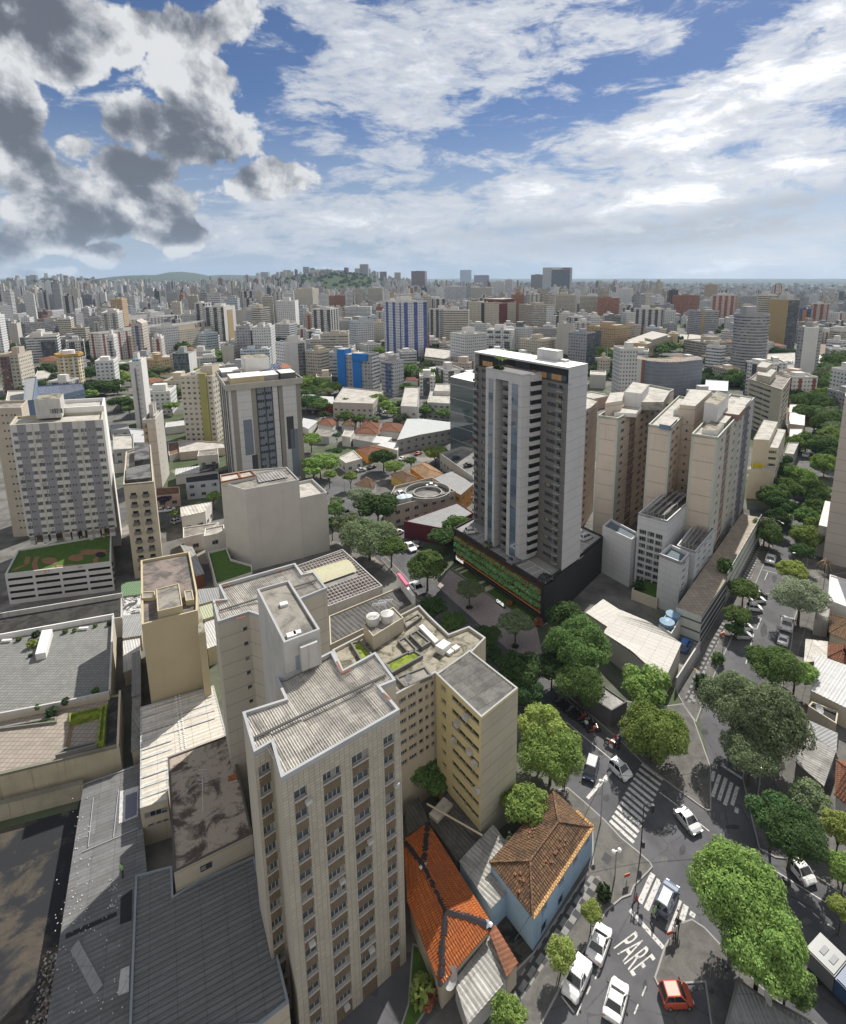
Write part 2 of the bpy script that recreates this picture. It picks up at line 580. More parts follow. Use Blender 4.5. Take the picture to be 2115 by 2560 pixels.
def tag(o,label=None,cat=None,group=None,kind=None):
 for k,v in (('label',label),('category',cat),('group',group),('kind',kind)):
  if v:
   o[k]=v
 return o
def thing(name,label,cat,loc,group=None,rz=0.0):
 o=bpy.data.objects.new(name,None)
 COL.objects.link(o)
 o.location=loc
 o.rotation_euler=(0,0,rz)
 o.empty_display_size=.5
 o['_o']=tuple(loc)
 return tag(o,label,cat,group)
KIDS={}
def dup(root,loc,rz=0.0,sc=1.0,label=None,group=None,mats=None,name=None):
 "a copy of a thing with copies of its parts and sub-parts; mats maps part name -> material"
 key=root.name
 if key not in KIDS:
  KIDS[key]=[(c,list(c.children)) for c in root.children]
 r=root.copy()
 COL.objects.link(r)
 r.location=loc
 r.rotation_euler=(0,0,rz)
 r.scale=sc if isinstance(sc,(tuple,list)) else (sc,sc,sc)
 if label:
  r['label']=label
 if group:
  r['group']=group
 def paintit(c):
  k=c.name.split('.')[0]
  if mats and k in mats and c.type=='MESH':
   c.material_slots[0].link='OBJECT'
   c.material_slots[0].material=mats[k]
 if r.type=='MESH':
  paintit(r)
 for ch,gs in KIDS[key]:
  c=ch.copy()
  COL.objects.link(c)
  c.parent=r
  paintit(c)
  for g in gs:
   d=g.copy()
   COL.objects.link(d)
   d.parent=c
 return r
PROTO=[]
def hide_proto():
 for o in PROTO:
  for c in [o]+list(o.children_recursive):
   bpy.data.objects.remove(c)
def rp(fn,pts,z):
 return [V2(G(fn(*p),z)) for p in pts]
# ------------------------------------------------------------ walls with real window openings
WCACHE={}
def window_mesh(w,h,style,var):
 key=(round(w*8),round(h*8),style,var)
 if key in WCACHE:
  return WCACHE[key]
 w,h=max(key[0],1)/8,max(key[1],1)/8
 mb=MB()
 t=min(.055,w*.05)
 def rect(x0,z0,x1,z1,y,m):
  mb.face([(x0,y,z0),(x1,y,z0),(x1,y,z1),(x0,y,z1)],m)
 def fr(x0,z0,x1,z1):
  for y0,y1 in ((-.04,.05),):
   mb.face([(x0,y0,z0),(x1,y0,z0),(x1,y0,z1),(x0,y0,z1)],0)
   mb.face([(x0,y0,z1),(x1,y0,z1),(x1,y1,z1),(x0,y1,z1)],0)
   mb.face([(x0,y1,z0),(x1,y1,z0),(x1,y0,z0),(x0,y0,z0)],0)
   mb.face([(x0,y1,z0),(x0,y0,z0),(x0,y0,z1),(x0,y1,z1)],0)
   mb.face([(x1,y0,z0),(x1,y1,z0),(x1,y1,z1),(x1,y0,z1)],0)
 hw=w/2
 r=random.Random(var*31+5)
 n={'slide4':4,'slide2':2,'slide3':3,'one':1}.get(style,2)
 fr(-hw,0,hw,t)
 fr(-hw,h-t,hw,h)
 for k in range(n+1):
  x=-hw+w*k/n
  x0=min(max(x-t/2,-hw),hw-t)
  fr(x0,t,x0+t,h-t)
 for k in range(n):
  x0,x1=-hw+w*k/n,-hw+w*(k+1)/n
  q=r.random()
  if q<.12+.06*var:
   rect(x0,0,x1,h,.035,2)
  elif q<.42:
   s=h*r.choice((.35,.5,.65))
   rect(x0,h-s,x1,h,.036,2)
   rect(x0,0,x1,h-s,.035,1)
  else:
   rect(x0,0,x1,h,.035,1)
 me=bpy.data.meshes.new('window')
 me.from_pydata(mb.v,[],mb.f)
 for m in (WFRAME if style !='dark' else DFRAME,GL,GLC):
  me.materials.append(m)
 me.polygons.foreach_set('material_index',mb.mi)
 me.update()
 WCACHE[key]=me
 return me
FOOT=[]
ROADS=[]
class Bld:
 "a building: an Empty at its foot, its parts, and its windows (nearest 100 of them single parts, the rest one part)"
 def __init__(s,name,label,cat,foot,group=None,z=0.0):
  f=[V2(p) for p in foot]
  c=sum(f,Vector((0,0)))/len(f)
  s.root=thing(name,label,cat,(c.x,c.y,z),group)
  s.wins=[]
  FOOT.append((min(p.x for p in f),max(p.x for p in f),min(p.y for p in f),max(p.y for p in f)))
 def part(s,name,mb,mats,label=None,parent=None,smooth=False):
  o=mb.build(name,mats,parent or s.root,smooth=smooth)
  if label:
   o['label']=label
  return o
 def win(s,p,z,rz,w,h,style='slide2',name='window',var=None):
  s.wins.append((Vector((p[0],p[1],z)),rz,w,h,style,name,rnd.randrange(5) if var is None else var))
 def facade(s,mb,a,b,z0,z1,us,zs,cells,rec=.25,m=0,mr=None,style='slide2',name='window',fill=None,sill=None):
  """wall a->b (outside on the right-hand side) cut by the lines us (metres or shares of its length) and zs;
  cells:(i,j) that are openings; fill maps a cell to a material index instead"""
  a,b=V2(a),V2(b)
  L=(b-a).length
  d=(b-a)/L
  nin=Vector((-d.y,d.x))
  us=[0.0]+[x for x in us]+[L]
  zs=[z0]+list(zs)+[z1]
  mr=m if mr is None else mr
  rz=math.atan2(d.y,d.x)
  def P(u,z,r=0.0):
   q=a+d*u+nin*r
   return (q.x,q.y,z)
  fill=fill or {}
  for i in range(len(us)-1):
   u0,u1=us[i],us[i+1]
   if u1-u0<1e-4:
    continue
   j=0
   while j<len(zs)-1:
    v0,v1=zs[j],zs[j+1]
    if (i,j) in cells:
     for q in ([P(u0,v0),P(u1,v0),P(u1,v0,rec),P(u0,v0,rec)],[P(u0,v1,rec),P(u1,v1,rec),P(u1,v1),P(u0,v1)],
        [P(u0,v0),P(u0,v0,rec),P(u0,v1,rec),P(u0,v1)],[P(u1,v0,rec),P(u1,v0),P(u1,v1),P(u1,v1,rec)]):
      mb.face(q,mr,[(x[0]+x[1],x[2]) for x in q])
     st=cells[(i,j)] if isinstance(cells,dict) else style
     c=a+d*((u0+u1)/2)+nin*(rec+.0)
     s.win(c,v0,rz,u1-u0,v1-v0,st or style,name)
     if sill:
      mb.bar(P(u0,v0-.05,.06),P(u1,v0-.05,.06),.34,.09,sill)
     j+=1
    else:
     mm=fill.get((i,j),m)
     k=j
     while k+1<len(zs)-1 and (i,k+1) not in cells and fill.get((i,k+1),m)==mm:
      k+=1
     v1=zs[k+1]
     mb.face([P(u0,v0),P(u1,v0),P(u1,v1),P(u0,v1)],mm,[(u0,v0),(u1,v0),(u1,v1),(u0,v1)])
     j=k+1
 def done(s,limit=100):
  o0=Vector(s.root['_o'])
  cam0=Vector((0,0,H))
  s.wins.sort(key=lambda w:(w[0]-cam0).length)
  for (p,rz,w,h,style,name,var) in s.wins[:limit]:
   me=window_mesh(w,h,style,var)
   o=bpy.data.objects.new(name,me)
   COL.objects.link(o)
   o.parent=s.root
   o.location=p-o0
   o.rotation_euler=(0,0,rz)
   k=max(round(w*8),1)/8
   o.scale=(w/max(k,.125),1,h/max(max(round(h*8),1)/8,.125))
  rest=s.wins[limit:]
  if rest:
   bm=bmesh.new()
   for (p,rz,w,h,style,name,var) in rest:
    me=window_mesh(w,h,style,var)
    t=bmesh.new()
    t.from_mesh(me)
    t.transform(Matrix.Translation(p-o0) @ Matrix.Rotation(rz,4,'Z'))
    tm=bpy.data.meshes.new('t')
    t.to_mesh(tm)
    t.free()
    bm.from_mesh(tm)
    bpy.data.meshes.remove(tm)
   me=bpy.data.meshes.new('window')
   bm.to_mesh(me)
   bm.free()
   for m in (WFRAME,GL,GLC):
    me.materials.append(m)
   o=bpy.data.objects.new('window',me)
   COL.objects.link(o)
   o.parent=s.root
   o['kind']='stuff'
  return s.root
def clip_band(poly,d,u0,u1):
 "part of a polygon between two parallel lines"
 for sgn,lim in ((1,u0),(-1,-u1)):
  out=[]
  n=len(poly)
  for i in range(n):
   a,b=poly[i],poly[(i+1)%n]
   ua,ub=sgn*a.dot(d)-lim,sgn*b.dot(d)-lim
   if ua>=0:
    out.append(a)
   if (ua>0>ub) or (ua<0<ub):
    out.append(a+(b-a)*(ua/(ua-ub)))
  poly=out
  if len(poly)<3:
   return []
 return poly
def corrugate(mb,pts,d,pitch,amp,zf,m=0,uscale=1.0):
 "corrugated sheet over a plan outline: ridges at right angles to d, height zf(x, y)"
 pts=ccw(pts)
 d=V2(d).normalized()
 e=Vector((-d.y,d.x))
 us=[p.dot(d) for p in pts]
 lo,hi=min(us),max(us)
 n=int((hi-lo)/(pitch/2))+1
 for k in range(n):
  u0=lo+k*pitch/2
  u1=u0+pitch/2
  q=clip_band(pts,d,u0,u1)
  if len(q)<3:
   continue
  f=[]
  for p in q:
   t=(p.dot(d)-u0)/(pitch/2)
   t=1-t if k%2 else t
   f.append((p.x,p.y,zf(p.x,p.y)+amp*t))
  mb.face(f,m,[(p.dot(d),p.dot(e)) for p in q])
def plane3(p,q,r):
 "height function of the plane through three points"
 p,q,r=Vector(p),Vector(q),Vector(r)
 n=(q-p).cross(r-p)
 return lambda x,y:p.z-(n.x*(x-p.x)+n.y*(y-p.y))/n.z
# ------------------------------------------------------------ near buildings, left and centre
def ufr(a,b,z,px):
 "share of the way a->b at height z that shows at photo column px"
 a,b=V2(a),V2(b)
 lo,hi=-0.2,1.2
 s=1 if project((*(a+(b-a)*hi),z))[0]>project((*(a+(b-a)*lo),z))[0] else -1
 for _ in range(40):
  m=(lo+hi)/2
  q=a+(b-a)*m
  if s*(project((q.x,q.y,z))[0]-px)<0:
   lo=m
  else:
   hi=m
 return (lo+hi)/2
def zat(p,py):
 "height above the plan point p that shows at photo row py"
 lo,hi=-60.0,200.0
 for _ in range(50):
  m=(lo+hi)/2
  if project((p[0],p[1],m))[1]>py:
   lo=m
  else:
   hi=m
 return (lo+hi)/2
def cols(a,b,z,pxs):
 L=(V2(b)-V2(a)).length
 out=[]
 for x in pxs:
  out.append(max(0.02,min(.985,ufr(a,b,z,x)))*L)
 return sorted(out)
def rows(first,step,n,h):
 "row breaks for n storeys counted down from the window whose centre is at `first`"
 zs=[]
 for k in range(n):
  c=first-step*(n-1-k)
  zs+=[c-h/2,c+h/2]
 return zs
def lowbox(name,label,cat,pts,z,wallm,roofm=None,z0=0.0,corr=None,rim=0.0,amp=.09,pitch=.5,slope=None,rimm=None,group=None):
 "low building from its roof outline: walls, roof sheet or slab, optional upstand"
 b=Bld(name,label,cat,pts,group,z0)
 pts=ccw(pts)
 mb=MB()
 u=0
 for i in range(len(pts)):
  u=mb.wall(pts[i],pts[(i+1)%len(pts)],z0,z,0,u)
 b.part('wall',mb,wallm)
 mb=MB()
 if corr is not None:
  q=inset(pts,-.12 if not rim else .02)
  zf=slope or (lambda x,y:z)
  corrugate(mb,q,corr,pitch,amp,lambda x,y:zf(x,y)+.01,0)
  if not rim:
   mb.face([(p.x,p.y,zf(p.x,p.y)-.04) for p in q],0)
  b.part('roof',mb,roofm)
 else:
  mb.face([(p.x,p.y,z-(0.02 if rim else 0)) for p in pts],0)
  b.part('roof',mb,roofm or wallm)
 if rim:
  mb=MB()
  mb.ring(pts,.22,z-.005,z+rim,0)
  b.part('parapet',mb,rimm or wallm)
 return b
TAN=tilem('tan_ceramic_cladding',(.43,.395,.325),(.26,.24,.2),.5,.34,.03,.16,.25)
TANP=paint('tan_plaster',(.45,.41,.345),dirt=.25,joint=2.0)
BROWN=tilem('brown_ceramic_cladding',(.19,.145,.098),(.1,.08,.06),.2,.9,.03,.2,.3)
ROOFC=corrm('fibre_cement_sheet',(.60,.57,.52),(.20,.19,.18),.55)
ROOFD=corrm('old_fibre_cement_sheet',(.34,.33,.31),(.10,.10,.095),.6)
ROOFB=corrm('blackened_sheet',(.11,.105,.1),(.035,.033,.03),.7)
METAL=corrm('grey_metal_sheet',(.27,.275,.275),(.19,.19,.185),.4,False,.6,.05)
METALW=corrm('white_metal_sheet',(.50,.50,.50),(.33,.33,.315),.4,False,.5)
STAIN=stainm('stained_slab',(.34,.29,.24),(.075,.058,.05),.30,.47,.58,c3=(.20,.15,.12),rough=.95)
SLAB=stainm('mottled_slab',(.27,.25,.22),(.10,.095,.09),.3,.4,.65)
SLABL=stainm('pale_slab',(.45,.43,.39),(.24,.225,.2),.3,.4,.7)
MOSSY=stainm('mossy_slab',(.30,.275,.22),(.07,.07,.045),.5,.42,.62)
LAWN=stainm('lawn',(.07,.13,.025),(.045,.09,.02),.9,.4,.7)
LAWNY=stainm('yellow_grass',(.22,.26,.03),(.08,.13,.02),1.2,.4,.65)
zF=ztop(B_(1655,1560),F_(0,1345)[1])
FW=rp(F_,[(420,1680),(555,1600),(630,1880),(1550,1345),(1400,1165),(1520,1115),(1360,895),(1105,1035),(1025,885),(660,1075),(580,1082),(660,1260),(330,1365)],zF)
RW=rp(F_,[(100,490),(140,660),(380,580),(560,640),(800,470),(985,395),(885,265),(795,285),(740,200),(145,370),(195,480)],zF)
tb=Bld('apartment_building','tan tiled apartment tower in the foreground with brown window columns and striped corrugated roof','apartment building',FW+RW)
a,b_=FW[2],FW[3]
us=cols(a,b_,zF-3,[500+x/3.1 for x in (735,832,957,1092,1180,1308,1424,1502)])
c2=a+(b_-a)*((us[2]+us[3])/2/(b_-a).length)
zf1,zf2=zat(c2,1900+112/3.1),zat(c2,1900+1845/3.1)
step=(zf1-zf2)/12
NR=int(zf1/step)
zs=rows(zf1,step,NR,step*.45)
mb=MB()
cells,fill={},{}
for ci,k in enumerate((1,3,5,7)):
 for j in range(NR):
  if not (ci==3 and j==NR-1 and False):
   cells[(k,2*j+1)]=('slide2','slide4','slide3','slide2')[ci]
 for j in range(0,2*NR):
  if j%2==0:
   fill[(k,j)]=1
tb.facade(mb,a,b_,0,zF,us,zs,cells,.22,0,0,fill=fill,sill=2)
a,b_=FW[0],FW[1]
us=cols(a,b_,zF-3,[500+x/3.1 for x in (462,552)])
c2=a+(b_-a)*.5
z1=zat(c2,1900+70/3.1)
zs=rows(z1,step,NR,step*.45)
tb.facade(mb,a,b_,0,zF,us,zs,{(1,2*j+1):'slide3' for j in range(NR)},.22,0,0,fill={(1,2*j):1 for j in range(NR)},sill=2)
tb.part('wall',mb,[TAN,BROWN,WHITE2])
mb=MB()
n=len(FW)
for i in range(n):
 if i in (0,2):
  continue
 mb.wall(FW[i],FW[(i+1)%n],0,zF,0)
m2=RW[1],RW[2]
us=cols(*m2,zF-4,[500+x/3.1 for x in (345,378)])
q=m2[0]+(m2[1]-m2[0])*.93
z1,z2=zat(q,1350+682/3.1),zat(q,1350+1240/3.1)
st=(z1-z2)/5
tb.facade(mb,*m2,0,zF,us,rows(z1,st,8,st*.28),{(1,2*j+1):'one' for j in range(8)},.2,0)
for i in range(len(RW)):
 if i !=1:
  mb.wall(RW[i],RW[(i+1)%len(RW)],0,zF,0)
tb.part('wall',mb,[TANP])
zS=ztop(F_(668,1068),F_(0,795)[1],zF)
SB=rp(F_,[(650,795),(930,690),(690,310),(440,380)],zS)
mb=MB()
mb.prism(SB,0,zS-.35,0,1)
mb.ring(SB,.25,zS-.36,zS,0,2)
so=tb.part('stair_tower',mb,[WHITE2,SLAB,CAP])
mb=MB()
d=(SB[1]-SB[0]).normalized()
nn=Vector((d.y,-d.x))
p=SB[0]+(SB[1]-SB[0])*.27+nn*.03
mb.face([(*p,zF+.2),(*(p+d*1.1),zF+.2),(*(p+d*1.1),zF+2.2),(*p,zF+2.2)])
tb.part('door',mb,plain('blue_grey_door',(.2,.26,.32),.5),parent=so)
for (x,y,s) in ((650,505,.9),(710,745,1.0),(755,728,.8)):
 p=G(F_(x,y),zS-.3)
 mb=MB()
 mb.box((p.x,p.y),s,s*.8,zS-.36,zS-.02,.5)
 tb.part('skylight',mb,WHITE,parent=so)
mb=MB()
p=SB[0]+(SB[1]-SB[0])*.62+nn*.35
rz=math.atan2(d.y,d.x)
mb.box(p,1.9,.7,zF+.5,zF+3.4,rz)
tb.part('duct_shaft',mb,WHITE2,parent=so)
for pts,nm in ((FW,'front'),(RW,'rear')):
 mb=MB()
 mb.ring(pts,.28,zF-.002,zF+.5,0)
 tb.part('parapet',mb,[CAP])
 mb=MB()
 dd=(FW[3]-FW[2]).normalized()
 if nm=='front':
  r0,r1=V2(G(F_(420,1572),zF)),V2(G(F_(1440,1078),zF))
 else:
  r0,r1=V2(G(F_(150,575),zF)),V2(G(F_(905,335),zF))
 rd=(r1-r0).normalized()
 rn=Vector((-rd.y,rd.x))
 L=(FW[3]-FW[2]).length
 corrugate(mb,inset(pts,.27),dd,L/50,L/50*.62,lambda x,y:zF+.32-abs((Vector((x,y))-r0).dot(rn))*.075,0)
 tb.part('roof',mb,[ROOFC])
 mb=MB()
 mb.bar((*r0,zF+.5),(*r1,zF+.5),.28,.1)
 tb.part('ridge_cap',mb,plain('dark_ridge',(.06,.06,.06),.8))
for (x0,y0,x1,y1) in ((1060,940,1105,1030),(1420,1185,1475,1235),(1110,1030,1175,1000),(170,360,245,345),(590,245,640,232),(280,612,350,590),(105,490,170,475)):
 mb=MB()
 p,q=G(F_(x0,y0),zF+.52),G(F_(x1,y1),zF+.52)
 mb.bar((*p.xy,zF+.51),(*q.xy,zF+.51),.16,.05)
 tb.part('rust_stain',mb,RUST)
for k in range(7):
 i=k%4
 t=(.16,.40,.66,.91)[i]
 p=FW[2].lerp(FW[3],t+rnd.uniform(-.03,.03))
 d_=(FW[3]-FW[2]).normalized()
 z=zf1-step*((k*5)%NR)-step*.5
 mb=MB()
 mb.box(p+Vector((d_.y,-d_.x))*.2,.55,.4,z-.2,z+.2,math.atan2(d_.y,d_.x))
 tb.part('air_conditioner',mb,[WHITE2])
tb.done()
zY=ztop(C_(650,560),G_(0,1395)[1],3.0)
YT=rp(G_,[(280,1055),(630,1395),(915,1165),(540,870)],zY)
YEL=paint('yellow_render',(.55,.48,.27),dirt=.3,streak=.35)
YELG=paint('greyish_yellow_render',(.42,.39,.30),dirt=.35,streak=.5,joint=2.0)  # greyer yellow for the right and rear walls
yb=Bld('apartment_building','yellow apartment tower with long dark strip windows and a grey sheet roof','apartment building',YT)
a,b_=YT[0],YT[1]
us=cols(a,b_,zY-2.5,[1000+x/3.1 for x in (318,356,400,452,505,558,612)])
c2=a+(b_-a)*(us[4]/(b_-a).length)
z1=zat(c2,1350+1318/3.1)
st=(z1-zat(c2,1350+1318/3.1+6*103/3.1))/6
zs=rows(z1,st,8,st*.42)
cells={(1,2*j+1):'one' for j in range(8)}
for j in range(8):
 for k in (3,4,5,6):
  cells[(k,2*j+1)]='dark'
mb=MB()
yb.facade(mb,a,b_,0,zY,us,zs,cells,.3,0)
mb.wall(YT[1],YT[2],0,zY,1)
mb.wall(YT[2],YT[3],0,zY,1)
mb.wall(YT[3],YT[0],0,zY,0)
yb.part('wall',mb,[YEL,YELG])
mb=MB()
mb.ring(YT,.25,zY-.002,zY+.4,0,1)
yb.part('parapet',mb,[YEL,CAP])
mb=MB()
corrugate(mb,inset(YT,.24),(YT[1]-YT[0]),.46,.26,lambda x,y:zY+.1,0)
yb.part('roof',mb,[ROOFD])
AC=[]
for k,(x,y) in enumerate(((520,1365),(455,1420),(590,1725),(610,1930),(550,1635),(430,1550))):
 u=ufr(a,b_,zY-6,1000+x/3.1)
 p=a+(b_-a)*u
 z=zat(p,1350+y/3.1)
 mb=MB()
 rz=math.atan2((b_-a).y,(b_-a).x)
 nn=Vector((b_.y-a.y,a.x-b_.x)).normalized()
 mb.box(p+nn*.3,.8,.55,z-.3,z+.3,rz)
 yb.part('air_conditioner',mb,[WHITE2,DGREY])
yb.done()
zL=zY-.5
LB=rp(G_,[(-525,870),(150,520),(225,600),(378,745),(535,685),(665,775),(560,885),(300,1068),(272,1050),(-300,1370)][::-1],zL)
LB=ccw(LB)
lbk=Bld('apartment_block','cream low block with roof gardens between the tan and yellow towers','apartment building',LB)
mb=MB()
A0,A1=rp(G_,[(-300,1370),(272,1050)],zL)
us=cols(A0,A1,zL-3,[1000+x/3.1 for x in (-4,50,65,126,145,177,195,222,240,272)])[:10]
q=A0+(A1-A0)*.72
z1=zat(q,1350+1185/3.1)
st=(z1-zat(q,1350+(1185+4*80)/3.1))/4
zs=rows(z1,st,7,st*.45)
cells={}
for j in range(7):
 for k,sty in ((1,'slide3'),(3,'slide3'),(5,'one'),(7,'one'),(9,'slide2')):
  cells[(k,2*j+1)]=sty
CRM=paint('cream_render',(.48,.425,.33),dirt=.3,streak=.4)
for i in range(len(LB)):
 p,q=LB[i],LB[(i+1)%len(LB)]
 if (p-A0).length<.01 and (q-A1).length<.01:
  lbk.facade(mb,p,q,0,zL,us,zs,cells,.2,0)
 else:
  mb.wall(p,q,0,zL,0)
lbk.part('wall',mb,[CRM])
mb=MB()
mb.face([(*p,zL-.02) for p in LB])
lbk.part('roof',mb,[MOSSY])
mb=MB()
mb.ring(LB,.3,zL-.022,zL+.45,0,1)
lbk.part('parapet',mb,[CRM,CAP])
def planter(b,pts,z,h,topm,wallm=CONCD,name='planter',t=.25):
 mb=MB()
 mb.ring(pts,t,z-.02,z+h,0)
 mb.face([(*p,z+h*.6) for p in inset(pts,t*.5)],1)
 return b.part(name,mb,[wallm,topm])
for pts,m in (([(1165,805),(1240,785),(1345,900),(1250,945)],LAWNY),([(1430,965),(1650,855),(1730,905),(1490,1040)],LAWNY),
    ([(1515,1075),(1745,985),(1800,1060),(1590,1150)],SLAB),([(1530,790),(1590,755),(1690,860),(1620,890)],MOSSY),
    ([(1620,740),(1680,705),(1790,800),(1720,840)],MOSSY),([(1575,640),(1690,575),(1720,600),(1600,690)],MOSSY)):
 planter(lbk,rp(F_,pts,zL+.3),zL,.55,m)
th=rp(F_,[(1270,760),(1345,855),(1580,705),(1500,620)],zL)
mb=MB()
mb.prism(th,zL-.01,zL+2.2,0,1)
mb.ring(th,.15,zL+2.2,zL+2.4,0)
tk=lbk.part('tank_house',mb,[CRM,SLAB])
for (x,y) in ((1340,610),(1450,590)):
 p=G(F_(x,y),zL+3.0)
 mb=MB()
 mb.cyl(p,.95,zL+2.2,zL+3.5,20,0,r1=1.05)
 mb.cyl(p,1.05,zL+3.5,zL+3.75,20,0,r1=.25)
 lbk.part('water_tank',mb,[plain('tank_plastic',(.55,.55,.53),.6,var=.3)],parent=tk,smooth=False)
for (x,y) in ((1390,545),(1440,520)):
 p=G(F_(x,y),zL+4.0)
 mb=MB()
 mb.bar((p.x,p.y,zL+2.2),(p.x,p.y,zL+5.2),.06)
 mb.bar((p.x-1.1,p.y,zL+5.1),(p.x+1.1,p.y+.4,zL+5.1),.05)
 for k in range(8):
  x0=p.x-1.0+k*.28
  y0=p.y+(x0-p.x)*.18
  mb.bar((x0-.1,y0-.5,zL+5.1),(x0+.1,y0+.5,zL+5.1),.04)
 lbk.part('antenna',mb,[ALU],parent=tk)
p=G(G_(335,830),zL+.6)
mb=MB()
mb.box((p.x,p.y),1.9,1.5,zL,zL+1.1,.9)
lbk.part('plant_box',mb,[WHITE])
for (x,y) in ((385,868),(433,838)):
 p=G(G_(x,y),zL+.2)
 mb=MB()
 mb.box((p.x,p.y),1.0,.9,zL,zL+.4,.8)
 lbk.part('skylight',mb,[WHITE])
mb=MB()
bp=rp(G_,[(145,690),(175,672),(300,800),(270,820)],zL)
mb.prism(bp,zL,zL+.5)
lbk.part('upstand',mb,[WHITE])
lbk.done()
def dish(name,label,p,z,r=.6,az=3.6):
 t=thing(name,label,'satellite dish',(p[0],p[1],z))
 mb=MB()
 d=Vector((math.sin(az)*.7,math.cos(az)*.7,.7)).normalized()
 x=d.cross(Vector((0,0,1))).normalized()
 y=x.cross(d)
 c=Vector((p[0],p[1],z+r+.4))
 rings=[]
 for k in range(4):
  rr=r*k/3
  rings.append([c+d*(.25*r*(k/3)**2)+(x*math.cos(i*math.pi/7)+y*math.sin(i*math.pi/7))*rr for i in range(14)])
 for k in range(3):
  for i in range(14):
   j=(i+1)%14
   mb.face([rings[k][i],rings[k][j],rings[k+1][j],rings[k+1][i]])
 mb.build('reflector',[plain('dish_grey',(.45,.45,.45),.5)],t)
 mb=MB()
 mb.bar((p[0],p[1],z),tuple(c),.09)
 mb.bar(tuple(c+y*-r),tuple(c+d*r*.9),.05)
 mb.build('mast',[ALU],t)
 return t
p=G(F_(1620,1120),zL)
dish('satellite_dish','small white satellite dish on the edge of the cream roof garden block',p,zL,.55)
pts=rp(F_,[(1010,825),(1665,505),(1560,368),(1000,600)],6)
hb=lowbox('hall','long dark corrugated hall roof behind the water tank house','hall',pts,6.0,CRM,ROOFB,corr=(pts[1]-pts[0]),rim=.35,pitch=.9)
s0,s1=rp(F_,[(1650,500),(1525,330)],6.2)
dv=(s1-s0).normalized()
nv=Vector((-dv.y,dv.x))
mb=MB()
mb.prism([s0,s1,s1-nv*.6,s0-nv*.6],0,8.2)
hb.part('sign_wall',mb,[WHITE])
mb=MB()
for k,z in ((0,8.2),):
 q0,q1=s0+dv*((s1-s0).length*.4),s1-dv*.5
 mb.prism([q0+nv*.05,q1+nv*.05,q1-nv*.65,q0-nv*.65],8.21,8.8)
hb.part('sign_band',mb,[plain('pink_sign',(.6,.12,.22),.5)])
hb.done()
GRID=corrm('patched_sheet_roof',(.27,.265,.26),(.14,.12,.11),.5)
pts=rp(F_,[(995,522),(1415,362),(1105,78),(745,208)],6.5)
hg=lowbox('hall','grey hall roof dotted with rows of brown tile gaps and a yellow barrel canopy','hall',pts,6.5,WHITE2,GRID,corr=(pts[2]-pts[1]),rim=.3,pitch=1.0,amp=.15)
mb=MB()
du,dw=(pts[1]-pts[0]),(pts[3]-pts[0])
for i in range(16):
 for j in range(17):
  fu,fv=(i+.5)/16,(j+.5)/17
  if .36<fv<.66 and fu<.75-(fv-.5)*.6:
   continue
  c=pts[0]+du*fu+dw*fv
  mb.box(c,du.length/16*.42,dw.length/17*.5,6.6,6.78,math.atan2(du.y,du.x)+.25)
o=hg.part('roof_tile',mb,[plain('brown_gap_tile',(.10,.06,.045),.8,var=.4)])
cv=rp(F_,[(945,335),(1215,240),(1125,150),(800,250)],7.0)
mb=MB()
N=8
for k in range(N):
 t0,t1=k/N,(k+1)/N
 e=lambda t:.9*math.sin(math.pi*t)
 q=[cv[0].lerp(cv[3],t0),cv[1].lerp(cv[2],t0),cv[1].lerp(cv[2],t1),cv[0].lerp(cv[3],t1)]
 z=[7+e(t0),7+e(t0),7+e(t1),7+e(t1)]
 mb.face([(*q[i],z[i]) for i in range(4)])
hg.part('canopy',mb,[plain('pale_yellow_canopy',(.42,.405,.27),.6,var=.3)])
hg.done()
z_lo=ztop(J_(1030,1630),J_(0,1180)[1])
z_hi=ztop(J_(768,1225),J_(0,1083)[1],z_lo)
HI=rp(J_,[(160,1100),(345,1160),(768,1083),(672,985),(405,1005),(155,1045)],z_hi)
LO=rp(J_,[(768,1225),(985,1180),(872,1075),(700,1110)],z_lo)
PALE=paint('pale_warm_render',(.51,.495,.465),dirt=.25,streak=.3)
bb=Bld('apartment_building','blank windowless pale grey building with stepped roof in the middle of the block','building',HI)
mb=MB()
mb.prism(HI,0,z_hi-.3,0,1)
mb.ring(HI,.25,z_hi-.31,z_hi+.05,0,2)
bb.part('wall',mb,[PALE,SLAB,CAP])
mb=MB()
mb.prism(LO,0,z_lo-.8,0,1)
mb.ring(LO,.3,z_lo-.81,z_lo,0,2)
bb.part('wall',mb,[PALE,SLABL,CAP])
mb=MB()
q=rp(J_,[(160,1098),(432,1045),(396,1008),(158,1048)],z_hi+.9)
mb.prism(q,z_hi-.3,z_hi+.5,0,1)
mb.ring(q,.2,z_hi+.5,z_hi+.9,2)
qm=[q[0].lerp(q[1],.55),q[0].lerp(q[1],.6),q[3].lerp(q[2],.6),q[3].lerp(q[2],.55)]
mb.prism(qm,z_hi+.5,z_hi+.85,2)
bb.part('roof_tank_box',mb,[PALE,SLABL,RUST])
mb=MB()
q=inset(rp(J_,[(440,1112),(700,1062),(640,1002),(425,1042)],z_hi),.4)
corrugate(mb,q,q[1]-q[0],.8,.2,lambda x,y:z_hi-.1)
bb.part('roof',mb,[ROOFD])
mb=MB()
pl=rp(F_,[(125,345),(405,250),(400,195),(240,150),(205,60),(60,95)],4.0)
mb.prism(pl,0,3.6,0,1)
mb.ring(pl,.2,3.6,4.1,0)
po=bb.part('plinth',mb,[PALE,LAWN])
bb.done()
zT=ztop((764,1195),J_(0,312)[1])
FL,FR,BL=rp(J_,[(215,372),(775,315),(140,262)],zT)
BR=FR+(BL-FL)
STW=paint('striped_tower_white',(.54,.54,.54),dirt=.2,streak=.4,joint=2.7)
